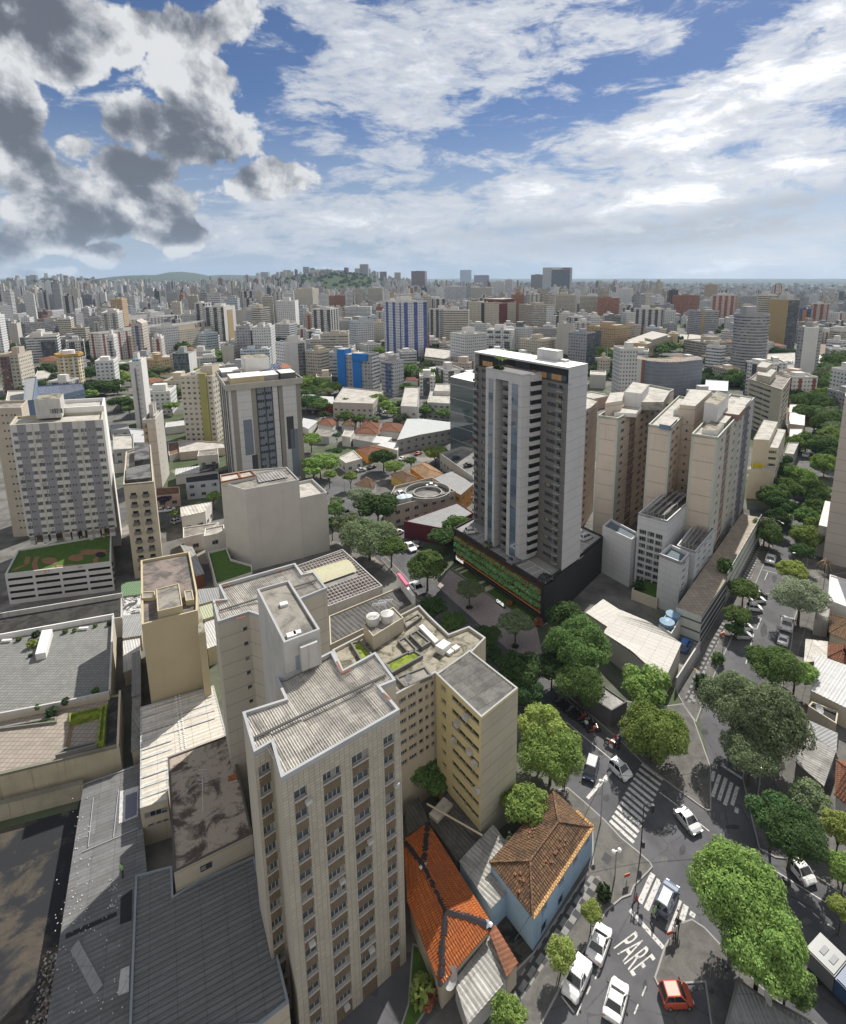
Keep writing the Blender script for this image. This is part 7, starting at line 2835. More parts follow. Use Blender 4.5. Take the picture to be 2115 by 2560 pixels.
for pl in ([H_(480,1250),H_(600,960),H_(740,700),H_(800,600),H_(800,690),H_(660,980),H_(560,1280)],[H_(905,330),H_(1060,-10),H_(1110,-40),H_(1000,310)]):
 sheet('sidewalk_pattern',many(pl),.152,WAVE,uvrot=wa2)
s4=many([D_(930,140),D_(1000,450),D_(1060,690),D_(1190,762),D_(1300,775),D_(1700,1040),(2300,2430),(2300,1400),H_(1450,300),H_(1335,600),H_(1305,830),H_(1230,1150),D_(960,0)])
slab('sidewalk',s4,.14,PAVE2)
s5=many([D_(248,1690),D_(330,1440),D_(430,1270),D_(540,1235),D_(640,1300),D_(800,1470),D_(1080,1760),D_(1440,2060),D_(1400,2300),D_(720,2300),D_(640,1730),D_(420,1745),D_(275,1752)])
slab('traffic_island',s5,.14,PAVE2)
slab('sidewalk',many([F_(1690,480),F_(1530,290),F_(1400,150),F_(1440,130),F_(1580,270),F_(1740,465)]),.14,PAVE2)
slab('sidewalk',many([G_(250,655),G_(600,1010),G_(950,1360),G_(930,1400),G_(560,1030),G_(210,670)]),.14,PAVE2)
EARTH=stainm('bare_earth',(.07,.06,.048),(.02,.022,.027),.11,.40,.50,c3=(.085,.072,.056))
sheet('bare_lot',[V2(G(q)) for q in (A_(-100,560),A_(600,380),A_(650,200),A_(370,2080),A_(-100,2080))],.02,EARTH)
sheet('drive',many([B_(1390,1560),B_(1660,1480),C_(300,1800),C_(330,1900),C_(60,2200),B_(900,2200)]),.02,ASPH)
slab('lawn',many([C_(95,1420),C_(150,1450),C_(300,1800),C_(120,2080),C_(0,2080),C_(60,1900)]),.14,LAWN)
sheet('yard',many([C_(760,1130),C_(840,1020),C_(1040,1330),C_(1030,1490),C_(905,1600),C_(740,1290)]),.02,stainm('charred_yard',(.022,.022,.024),(.07,.066,.06),.8))
sheet('yard',many([B_(1590,340),C_(150,300),C_(400,210),C_(230,60),C_(-100,60)]),.016,stainm('dark_yard',(.09,.085,.075),(.04,.045,.03),.5))  # yard ground blotched in two dark tones
sheet('yard',many([H_(300,650),H_(600,740),H_(600,880),H_(420,1170),H_(330,1090)]),.018,stainm('concrete_yard',(.26,.245,.22),(.15,.14,.12),.4))
RW_=new_mat('worn_road_paint')
m_,b_n,o_n=RW_
cc=b_n.mix(b_n.smooth(b_n.noise(pos(b_n),2.2,6,.75),.52,.64,0,.85),(.52,.51,.49),(.095,.095,.10))
pbsdf(b_n,o_n,cc,.8,0,.2)
ROADP=m_
def strip(name,p,q,w,z=.032,m=None,w2=None):
 p,q=V2(G(p)),V2(G(q))
 d=(q-p).normalized()
 n=Vector((-d.y,d.x))*(w/2)
 mb=MB()
 mb.face([(*(p-n),z),(*(q-n),z),(*(q+n),z),(*(p+n),z)])
 o=mb.build(name,[m or ROADP],org=(p.x,p.y,z))
 return tag(o,kind='structure')
for k in range(13):
 t=k/12
 l=lambda a,c:(a[0]+(c[0]-a[0])*t,a[1]+(c[1]-a[1])*t)
 strip('crosswalk_marking',D_(*l((152,32),(-93,470))),D_(*l((318,155),(92,640))),.5)
for (p,q) in (((712,88),(696,165)),((757,115),(702,285)),((806,140),(750,312)),((851,176),(797,350)),((896,206),(852,352)),((890,372),(886,412))):
 strip('crosswalk_marking',D_(*p),D_(*q),.5)
for (p,q) in (((240,882),(138,1108)),((288,928),(188,1160)),((345,985),(245,1215)),((445,1085),(352,1330)),((497,1128),(462,1243)),((552,1182),(540,1215))):
 strip('crosswalk_marking',D_(*p),D_(*q),.62)
strip('stop_line',D_(60,1162),D_(322,1458),.5)
strip('stop_line',C_(1708,5),C_(1452,298),.5)
strip('stop_line',D_(772,40),D_(932,145),.45)
for (f,p,q) in ((D_,(290,250),(440,362)),(D_,(600,492),(676,552)),(D_,(1045,770),(1610,1125)),(D_,(1365,1100),(1420,1142)),(D_,(1480,1185),(1530,1230)),(D_,(1590,1272),(1650,1312)),(G_,(1290,1412),(1690,1745)),
     (C_,(1530,1640),(1570,1560)),(C_,(1510,1700),(1550,1625)),(C_,(1445,1820),(1475,1755)),(C_,(1370,1980),(1405,1890)),(C_,(1250,1830),(1350,1960)),(D_,(155,1830),(185,1755)),(D_,(95,1970),(125,1895)),(H_,(1090,230),(1200,260)),(H_,(1180,70),(1200,70)),(H_,(985,585),(1080,605)),(H_,(960,690),(1050,690)),(H_,(1045,690),(1080,605)),(H_,(1080,410),(1180,420)),(H_,(1020,730),(960,960)),(H_,(1105,310),(1130,250))):
 strip('lane_marking',f(*p),f(*q),.14)
for (x,y) in ((1600,755),):
 q=rp(C_,[(1560,770),(1612,812),(1645,755),(1590,710)],.15)
 sheet('manhole_cover',q,.156,paint('iron_cover',(.06,.06,.062)),'square iron cover in the corner pavement beside the blue house','manhole cover','thing')
for i,pts in enumerate(([(765,1600),(795,1650),(840,1620),(805,1575)],[(890,1585),(925,1655),(970,1615),(920,1570)],[(670,1790),(690,1820),(720,1800),(700,1765)])):
 sheet('manhole_cover',rp(D_,pts,.15),.156,paint('iron_cover',(.06,.06,.062)),('dark square cover left of the pair on the island pavement','dark square cover right of the pair on the island pavement','small dark cover beside the red car on the island pavement')[i],'manhole cover','thing')
pa,pe=V2(G(D_(28,1425))),V2(G(D_(142,1588)))
pd_=pe-pa
pc=(pa+pe)/2
o=text('road_letters','PARE',(pc.x,pc.y,.036),(0,0,math.atan2(pd_.y,pd_.x)),1.15,ROADP,.001)
wid=max(v.co.x for v in o.data.vertices)-min(v.co.x for v in o.data.vertices)
o.scale=(pd_.length*1.35/wid,4.4,1)
tag(o,kind='structure')
# ------------------------------------------------------------ trees
CROWNS={}
def crown_mesh(seed,n,size,flat=1.0,nlobe=16,gap=.45):
 key=(seed,n,size,flat)
 if key in CROWNS:
  return CROWNS[key]
 r=np.random.RandomState(seed)
 lob=[]
 for k in range(nlobe):
  a=k*2.39996+r.rand()
  rad=.68*math.sqrt((k+.5)/nlobe)
  zc=(1-rad**2*1.1)*.55*r.uniform(.3,1.1)-.18
  lob.append((rad*math.cos(a),rad*math.sin(a),zc*flat,r.uniform(.24,.40)))
 L=np.array(lob)
 w=L[:,3]**2
 idx=r.choice(len(L),n,p=w/w.sum())
 d=r.normal(size=(n,3))
 d[:,2]=d[:,2]*.9+.25
 d/=np.linalg.norm(d,axis=1)[:,None]
 spr=r.normal(size=(nlobe,26,3))
 spr/=np.linalg.norm(spr,axis=2)[:,:,None]
 near=np.einsum('nij,nj->ni',spr[idx],d).max(1)
 rr=.58+.62*np.clip((near-.78)/.22,0,1)*r.uniform(.6,1,n)-gap*(r.rand(n)<.18)*r.rand(n)
 c=L[idx,:3]+d*(L[idx,3]*rr)[:,None]*np.array([1,1,flat*.9])
 nv=d*1.0+r.normal(size=(n,3))*.55+np.array([0,0,.35])
 nv/=np.linalg.norm(nv,axis=1)[:,None]
 t=np.cross(nv,r.normal(size=(n,3)))
 t/=np.linalg.norm(t,axis=1)[:,None]
 u=np.cross(nv,t)
 s=size*r.uniform(.55,1.25,n)[:,None]
 v=np.stack([c-t*s,c-u*s*.62,c+t*s,c+u*s*.62],1).reshape(-1,3)
 me=bpy.data.meshes.new('crown')
 me.vertices.add(4*n)
 me.vertices.foreach_set('co',v.ravel())
 me.loops.add(4*n)
 me.loops.foreach_set('vertex_index',np.arange(4*n))
 me.polygons.add(n)
 me.polygons.foreach_set('loop_start',np.arange(0,4*n,4))
 me.update()
 me.validate()
 me.materials.append(None)
 CROWNS[key]=me
 return me
BARK=stainm('bark',(.12,.095,.07),(.06,.05,.04),1.5)
def trunk_mesh(seed):
 r=random.Random(seed)
 mb=MB()
 mb.tube([(0,0,-.02),(.01,0,.3),(0,.02,.58)],[.055,.042,.036],8)
 for k in range(5):
  a=k*1.257+r.random()
  e=r.uniform(.35,.6)
  mb.tube([(0,.02,.5),(.3*e*math.cos(a),.3*e*math.sin(a),.74),(e*math.cos(a),e*math.sin(a),1.0+r.random()*.12)],[.032,.022,.008],6)
 me=bpy.data.meshes.new('trunk')
 me.from_pydata(mb.v,[],mb.f)
 me.materials.append(BARK)
 return me
TRUNKS=[trunk_mesh(k) for k in range(3)]
SPEC={
 'bright':leafm('leaf_bright',(.10,.20,.022),(.24,.36,.05),.35),
 'yellow':leafm('leaf_yellow',(.17,.25,.03),(.33,.40,.06),.4),
 'mid':leafm('leaf_mid',(.055,.125,.022),(.13,.22,.045),.3),
 'dark':leafm('leaf_dark',(.030,.075,.020),(.075,.14,.035),.25),
 'grey':leafm('leaf_grey',(.10,.15,.065),(.21,.27,.12),.3),
 'pale':leafm('leaf_pale',(.17,.22,.12),(.30,.36,.22),.3),
 'deep':leafm('leaf_deep',(.022,.055,.020),(.055,.10,.030),.2),
 'purple':leafm('leaf_purple',(.05,.03,.06),(.09,.06,.10),.2),
}
TN=[0]
def tree(fn,cx,cy,rx,zc,spec,label=None,sq=.8,flat=1.0,group=None,base=None,name='tree',cat='tree'):
 "tree whose crown centre shows at (cx, cy), half as wide as rx, its crown centre zc above the street"
 TN[0]+=1
 if fn is L_:
  sq*=1.3
  zc=min(zc,5.0)
  rx*=1.12
 pc=fn(cx,cy)
 if base:
  b=V2(G(fn(*base)))
  zc=max(1.5,zat(b,pc[1]))
  c=b
 else:
  c=V2(G(pc,zc))
 depth=math.hypot(c.y*math.cos(PITCH)+(H-zc)*math.sin(PITCH),0)
 r=rx/3.1*depth/FPX
 if fn in (M_,N_,O_,P_):
  r*=3.1/3.2755
 r*=1.06
 px=r/depth*FPX*.4
 root=thing(name,label or 'green tree between the buildings',cat,(c.x,c.y,0),group)
 if px>26:
  me=crown_mesh(TN[0]%4,34000,.031,flat,34)
 elif px>11:
  me=crown_mesh(10+TN[0]%5,9000,.058,flat,22)
 else:
  me=crown_mesh(20+TN[0]%4,1100,.15,flat,12)
 o=bpy.data.objects.new('crown',me)
 COL.objects.link(o)
 o.parent=root
 o.location=(0,0,zc)
 o.rotation_euler=(0,0,TN[0]*1.7)
 o.scale=(r,r,r*sq)
 o.material_slots[0].link='OBJECT'
 o.material_slots[0].material=SPEC[spec]
 t=bpy.data.objects.new('trunk',TRUNKS[TN[0]%3])
 COL.objects.link(t)
 t.parent=root
 t.rotation_euler=(0,0,TN[0]*.9)
 t.scale=(min(r,zc*.9),min(r,zc*.9),zc)
 return root
NEAR_TREES=[
 (H_,190,1130,190,7.5,'bright','upper half of a pair of bright green trees overlapping left of the crosswalk',1.0),
 (H_,250,1480,265,5.5,'bright','big bright green tree standing at the far corner just above the zebra crossing',1.1),
 (H_,880,1250,250,9,'grey','tall grey green tree on the left of the huge pair in the right street',1.1),
 (H_,1150,1400,300,8,'grey','huge grey green tree covering the right street mouth',1.2),
 (H_,1000,1650,220,6,'grey','lower grey green tree above the small zebra crossing',.9),
 (H_,1180,960,215,5,'mid','round dark green tree half in shadow across the right street',.8),
 (H_,1350,1010,150,5,'bright','sunny green tree beside the white ribbed roof at right',.8),
 (H_,1390,430,205,7,'pale','pale silvery tree standing in the sun by the right street',.75),
 (H_,1320,230,122,5,'yellow','yellow green tree right behind the pale silvery tree',.75),
 (H_,945,380,122,4.2,'mid','dark green street tree beside the louvred wall with cars under it',.8),
 (H_,895,590,112,4.2,'mid','round green tree shading diagonally parked cars',.85),
 (H_,880,690,75,2.6,'dark','small low dark tree between parked cars in the right street',.8),
 (D_,880,1000,350,8,'bright','very big green tree on the traffic island beside the dark car',1.0),
 (D_,1080,1420,330,7,'bright','lower big green tree on the traffic island reaching toward the truck',1.0),
 (D_,1280,1720,190,4,'mid','dark green tree at the bottom of the traffic island by the truck',.9),
 (D_,1180,430,190,6,'dark','dark olive tree behind the small zebra crossing',.9),
 (D_,1330,560,240,6,'dark','dense dark tree over the right pavement above the white parked car',.9),
 (D_,1450,280,160,5,'grey','grey flowering tree beside the sheds at right',.8),
 (D_,1690,520,140,6,'yellow','bright yellow green tree at the right edge',1.0),
 (D_,1730,850,130,5,'bright','green tree cut by the right edge below the yellow green one',1.0),
 (D_,1710,1150,110,4,'yellow','lowest bright tree at the right edge opposite the white car',1.0),
 (G_,1380,820,255,8,'mid','big dark green tree in front of the black podium end wall',1.0),
 (G_,1280,580,150,7,'dark','olive green tree touching the podium corner',.9),
 (G_,1390,1090,200,6,'mid','dark green tree over the motorbike street',.9),
 (G_,1180,980,140,5,'deep','deep green tree in shade between forecourt and motorbikes',.9),
 (G_,920,1010,190,6,'dark','dark tree behind the yellow tower roof',.9),
 (G_,980,1180,150,5,'deep','shaded dark tree right of the yellow tower',.9),
 (G_,1110,1430,190,7,'yellow','bright lime green tree right beside the yellow tower',1.0),
 (G_,1170,1650,260,5.5,'bright','wide green tree between the yellow tower and the dark van',1.0),
 (C_,950,360,190,5,'bright','bright round tree between the yellow tower and the brown tile roof',.9),
 (G_,170,1720,185,5,'mid','dark green tree squeezed between the tan and yellow towers',.95),
 (G_,290,1850,130,4,'mid','lower dark tree squeezed between the tan and yellow towers',.9),
 (G_,210,190,165,7,'mid','big green tree at the left end of the green podium wall',.85),
 (G_,260,520,120,5,'dark','dark street tree left of the planted roof garden block',.85),
 (G_,420,640,110,5,'mid','leafy street tree just behind the roof garden block',.85),
 (G_,670,740,120,5,'dark','street tree behind the grey flat roof end of the cream block',.9),
 (G_,720,890,80,4,'deep','small dark tree behind the white edge of the yellow tower roof',.9),
 (J_,1310,1520,225,7,'grey','large pale green tree beside the patched hall roof',.8),
 (J_,1150,1420,130,6,'grey','pale green tree right of the blank grey building',.8),
 (J_,1480,1600,130,6,'mid','green tree at the street bend before the parking lot',.8),
 (J_,1375,1285,185,7,'dark','wide dark tree at the crossing beyond the blank grey building',.7),
 (J_,1235,1200,110,6,'pale','pale green tree beside the small brown roofed house',.7),
 (J_,1045,1310,85,5,'mid','small green tree at the right foot of the blank grey building',.8),
 (K_,430,1440,120,6,'mid','green tree touching the left corner of the black podium',.85),
 (J_,930,960,145,6,'bright','bright leafy tree right of the striped tower',.75),
 (J_,860,770,90,6,'bright','bright tree above the leafy one right of the striped tower',.75),
 (J_,1055,860,50,5,'dark','palm like tree beside the flat garage roof',.7),
 (J_,1165,1060,62,5,'bright','small bright tree at the far zebra crossing',.8),
 (J_,1420,905,110,6,'dark','dark tree by the orange walled house',.7),
 (J_,1510,980,85,5,'bright','bright tree above the brown roofed yellow house',.7),
 (J_,100,1210,60,5,'bright','bright tree left of the blank grey building',.8),
 (K_,275,875,105,6,'yellow','bright yellow green tree left of the mirror glass block',.8),
 (K_,85,935,52,5,'mid','small round tree beside the red car in the far street',.8),
 (I_,1270,1235,52,4,'purple','purple leaved tree by the low row of dark windows',.7),
 (I_,1355,1340,48,4,'bright','small bright tree beside the parked white cars at left',.8),
 (L_,1440,420,100,6,'mid','flat topped tree over the far end of the right street',.55),
 (L_,1495,570,112,6,'mid','wide tree above the round white tent roof',.65),
 (L_,1430,790,110,6,'mid','tree beside the cream stepped block',.7),
 (L_,1575,965,105,6,'bright','bright tree at the far zebra crossing of the right street',.75),
 (L_,1170,1220,110,6,'mid','dark green tree at the end of the pink towers deck',.85),
 (L_,1290,1150,115,6,'mid','tree right of the one at the end of the deck',.7),
 (L_,1205,1380,90,5,'dark','shaded tree beside the pale louvred wall',.9),
 (L_,1480,1160,105,6,'mid','open crowned tree over the sunlit far pavement',.8),
 (L_,1450,1380,112,6,'mid','dense tree on the right side of the right street',.7),
 (L_,1440,1520,110,6,'bright','brighter tree in front of the dense one on the right street',.8),
 (L_,1390,1640,85,5,'dark','dark tree behind the street lamp on the right street',.8),
 (C_,1485,1180,92,3.0,'yellow','small bright street tree in a pit beside the upper parked white car',1.0),
 (C_,1250,1500,120,3.2,'yellow','yellow green street tree beside the white pickup',1.0),
 (C_,830,1980,150,3.2,'bright','green street tree at the bottom edge of the picture',1.0),
]
for t in NEAR_TREES:
 tree(*t)
GT='trees in the middle distance'
for (fn,lst) in (
  (L_,[(1350,440,60),(1560,430,60),(1640,490,80),(1560,490,60),(1610,660,90),(1650,780,100),(1620,880,100),(1260,930,45),(1110,1470,80),(1150,1510,70),(860,300,55),(950,310,70),(1540,310,70),(1600,320,60),(1700,280,70),(1650,200,90),(1700,150,60),(1620,250,70),(1690,60,60),(1330,1060,80),(1400,1080,80),(1240,1290,80),(1530,1250,80),(1540,1450,80),(1500,1330,80),(1620,600,80),(1690,620,80),(1660,700,80),(1590,820,80),(1640,850,90),(1480,470,70),(1400,470,60),(1420,560,70),(1340,800,50),(1390,380,50),(1580,370,60),(1250,1010,60)]),
  (P_,[(1570,650,70),(1640,640,60),(1700,690,70),(1730,760,60),(1620,850,80),(1590,920,90),(1700,900,90),(1720,1010,60),(1540,1000,60),(1100,760,70),(1180,780,60),(340,690,60),(300,740,50),(230,770,60),(380,740,40),(700,620,50),(820,1010,70),(900,1015,60)]),
  (J_,[(830,340,90),(920,345,90),(1010,370,80),(870,400,70),(960,410,60),(830,490,90),(920,500,80),(1125,490,55),(1235,490,55),(1380,470,70),(1450,510,60),(960,580,40),(1120,590,60),(1240,605,45),(1350,610,40),(1640,240,60),(1600,360,50),(880,1010,60),(1000,1040,50),(1060,740,30),(1020,1420,60),(1060,1250,50)]),
  (K_,[(60,230,70),(190,545,60),(340,565,52),(40,505,60),(-40,560,55),(20,600,60),(260,290,90),(330,300,80),(200,260,60),(150,270,50),(240,500,50),(340,500,50),(310,870,60),(1550,100,70),(1620,110,70),(1700,130,70),(420,560,40),(480,1410,60),(330,1520,90)]),
  (I_,[(930,480,75),(760,370,110),(700,420,50),(700,260,70),(420,220,70),(360,230,60),(800,200,60),(890,215,60),(960,220,60),(1230,240,70),(1290,390,50),(1370,410,60),(1330,510,50),(440,300,60),(320,340,40),(420,345,50),(1000,530,40),(910,330,45),(930,280,60),(20,450,30),(870,290,40),(1010,300,50),(1180,300,50),(1150,270,40),(1560,230,40),(1590,210,40)]),
  (M_,[(1370,500,70),(1390,560,50),(1500,640,60),(1540,700,70),(1500,750,60),(1650,800,50),(1620,770,60),(620,720,50),(700,600,40),(1090,490,30),(1700,700,40),(60,700,30),(1560,560,40)]),
  (N_,[(1400,780,60),(1380,830,60),(1620,920,60),(735,530,50),(730,590,50),(50,850,60),(20,800,60),(1430,730,40),(1000,1000,40)]),
  (O_,[(1440,800,70),(1520,830,70),(1600,860,80),(1680,880,60),(1650,820,50),(1700,930,50),(1290,590,40),(1330,590,40),(30,600,50),(100,880,60),(40,880,50)])):
 for (x,y,rx) in lst:
  tree(fn,x,y,rx*1.25,5.5,rnd.choice(['mid','mid','dark','bright','grey']),'green tree standing among the buildings of the middle distance',rnd.uniform(.65,.9)*(1.15 if fn is L_ else 1),group=GT)
for i,(cx,cy,rx,bx,by) in enumerate(((540,375,118,538,530),(905,640,142,893,832))):
 tree(G_,cx,cy,rx,5,'pale' if False else 'grey',('slender open crowned young tree on the forecourt by the garden path','slender open crowned young tree on the forecourt below the glowing garden sign')[i],.55,base=(bx,by))
 p=G(G_(bx,by))
 mb=MB()
 for k in range(140):
  a=rnd.random()*6.28
  rr=rnd.random()**.5*.75
  c=Vector((p.x+rr*math.cos(a),p.y+rr*math.sin(a),.16+rnd.random()*.5*(1.1-rr)))
  t_=Vector((rnd.uniform(-1,1),rnd.uniform(-1,1),rnd.uniform(-.3,1))).normalized()*.16
  u_=t_.cross(Vector((rnd.uniform(-1,1),rnd.uniform(-1,1),.5))).normalized()*.1
  mb.face([c-t_,c-u_,c+t_,c+u_])
 tag(mb.build('shrub',[SPEC['deep']],org=(p.x,p.y,.15)),('round shrub bed at the foot of the slender tree by the garden path','round shrub bed at the foot of the slender tree below the garden sign')[i],'shrub')
def shrub(p,z,r,m,label,h=1.0,n=160):
 mb=MB()
 for k in range(n):
  v=Vector((rnd.gauss(0,1),rnd.gauss(0,1),rnd.gauss(0,1))).normalized()*r*rnd.uniform(.6,1)
  c=Vector((p[0]+v.x,p[1]+v.y,z+r*h*.8+v.z*h))
  t_=Vector((rnd.uniform(-1,1),rnd.uniform(-1,1),rnd.uniform(-.5,1))).normalized()*r*.32
  u_=t_.cross(Vector((rnd.uniform(-1,1),rnd.uniform(-1,1),.5))).normalized()*r*.2
  mb.face([c-t_,c-u_,c+t_,c+u_])
 return tag(mb.build('shrub',[m],org=(p[0],p[1],z)),label,'shrub')
REDF=leafm('red_shrub',(.25,.05,.02),(.38,.12,.03),.3)
for (fn,x,y,z,r,m,lab) in (
  (E_,253,830,zt1,.85,SPEC['yellow'],'round yellow green shrub beside the white roof hut on the grey terrace'),(E_,280,750,zt1,.7,SPEC['deep'],'dark reddish shrub behind the white roof hut on the grey terrace'),
  (E_,150,780,zt1,.5,SPEC['mid'],'leftmost small shrub along the terrace back wall'),(E_,508,720,zt1,.5,SPEC['mid'],'small shrub along the terrace back wall just left of the middle bench'),(E_,578,712,zt1,.4,SPEC['mid'],'smallest shrub beside the middle terrace bench'),
  (E_,740,675,zt1,.4,SPEC['mid'],'small potted shrub right of the terrace bench'),(E_,850,660,zt1,.5,SPEC['deep'],'dark shrub in the terrace corner'),(E_,235,905,zt1,.35,SPEC['deep'],'tiny dark shrub in the shadow of the white roof hut'),
  (E_,740,1190,zt1,.6,SPEC['mid'],'spiky shrub at the lower right of the grey terrace'),(E_,512,1270,zt1,.6,SPEC['deep'],'dark shrub on the lower edge of the grey terrace'),(E_,295,1310,zt1,.5,SPEC['mid'],'pale shrub on the lower left edge of the grey terrace'),
  (E_,395,1370,zt2,.9,SPEC['deep'],'dark round bush by the steps to the pink tiled terrace'),(E_,1555,670,5,.9,SPEC['mid'],'green bush on the side wing of the tan gable building'),
  (C_,170,1850,.15,1.3,SPEC['yellow'],'bright yellow clipped bush in the garden beside the tan tower'),(C_,245,1850,.15,.7,REDF,'orange flowering bush beside the yellow clipped bush'),(C_,215,1920,.15,.6,REDF,'smaller orange flowering bush in the bottom garden'),
  (C_,1580,1065,.16,.9,SPEC['deep'],'dark low bush in the pavement planting beside the small street tree'),(H_,620,1150,.15,1.5,SPEC['deep'],'dark bushy palm beside the patterned pavement'),(H_,740,950,.15,1.2,SPEC['mid'],'square patch of green bush in the right street pavement'),
  (H_,540,555,1,2.2,SPEC['deep'],'dark bush beside the blue water tanks'),(H_,790,240,zD,1.8,SPEC['mid'],'green bush at the end of the tiled deck'),(H_,130,380,2.2,1.3,SPEC['deep'],'dark bush in the beige courtyard'),
  (G_,850,505,.2,.7,REDF,'reddish shrub on the lawn by the glowing garden sign'),(G_,1070,660,.2,1.0,REDF,'orange lit shrub under the front corner of the black podium'),(H_,580,600,1,1.2,SPEC['mid'],'small leafy bush right of the blue water tanks'),
  (G_,1480,80,zP*.3,1.6,SPEC['deep'],'hedge bush on the strip between the podium and the pale grey block')):
 p=G(fn(x,y),z)
 shrub(p,z,r,m,lab)
p=G(H_(1570,250),0)
t=thing('palm_tree','withered brown palm beside the right street lamp','palm',(p.x,p.y,0))
zc=zat(p,H_(0,165)[1])
mb=MB()
mb.tube([(p.x,p.y,0),(p.x,p.y,zc)],[.22,.15],8)
mb.build('trunk',[BARK],t)
mb=MB()
for i in range(26):
 a=i*.55
 e=rnd.uniform(-.8,.5)
 prev=Vector((p.x,p.y,zc))
 for k in range(4):
  s=(k+1)/4
  q=Vector((p.x+2.4*s*math.cos(a),p.y+2.4*s*math.sin(a),zc+e*s*2-s*s*1.6+.4))
  sd2=Vector((-math.sin(a),math.cos(a),0))*(.28*(1.15-s))
  mb.face([prev-sd2,q-sd2*.8,q+sd2*.8,prev+sd2])
  prev=q
mb.build('frond',[leafm('dry_palm',(.25,.19,.10),(.36,.28,.15),.2)],t)['kind']='stuff'
# ------------------------------------------------------------ vehicles
TYRE=plain('tyre',(.02,.02,.02),.8)
RIM=plain('wheel_rim',(.4,.4,.41),.35,.7)
CGL=glassm('car_glass',(.012,.014,.016),.05,.9)
LAMP=plain('head_lamp',(.7,.7,.68),.15,0,.8)
TAIL=plain('tail_lamp',(.3,.01,.01),.25,0,.6)
PLASTIC=plain('black_trim',(.03,.03,.03),.6)
def carpaint(name,col,rough=.42):
 if name in MATS:
  return MATS[name]
 m,b,out=new_mat(name)
 p=pbsdf(b,out,col,rough,0,.6)
 p.inputs['Coat Weight'].default_value=.08
 MATS[name]=m
 return m
PAINTS=dict(white=carpaint('car_white',(.68,.68,.68)),silver=carpaint('car_silver',(.42,.43,.44)),black=carpaint('car_black',(.018,.018,.02)),red=carpaint('car_red',(.42,.07,.03)),
    slate=carpaint('car_slate',(.10,.13,.19)),grey=carpaint('car_grey',(.17,.17,.18)),olive=carpaint('car_olive',(.12,.12,.06)),navy=carpaint('car_navy',(.03,.045,.08)),blue=carpaint('car_blue',(.05,.15,.4)))
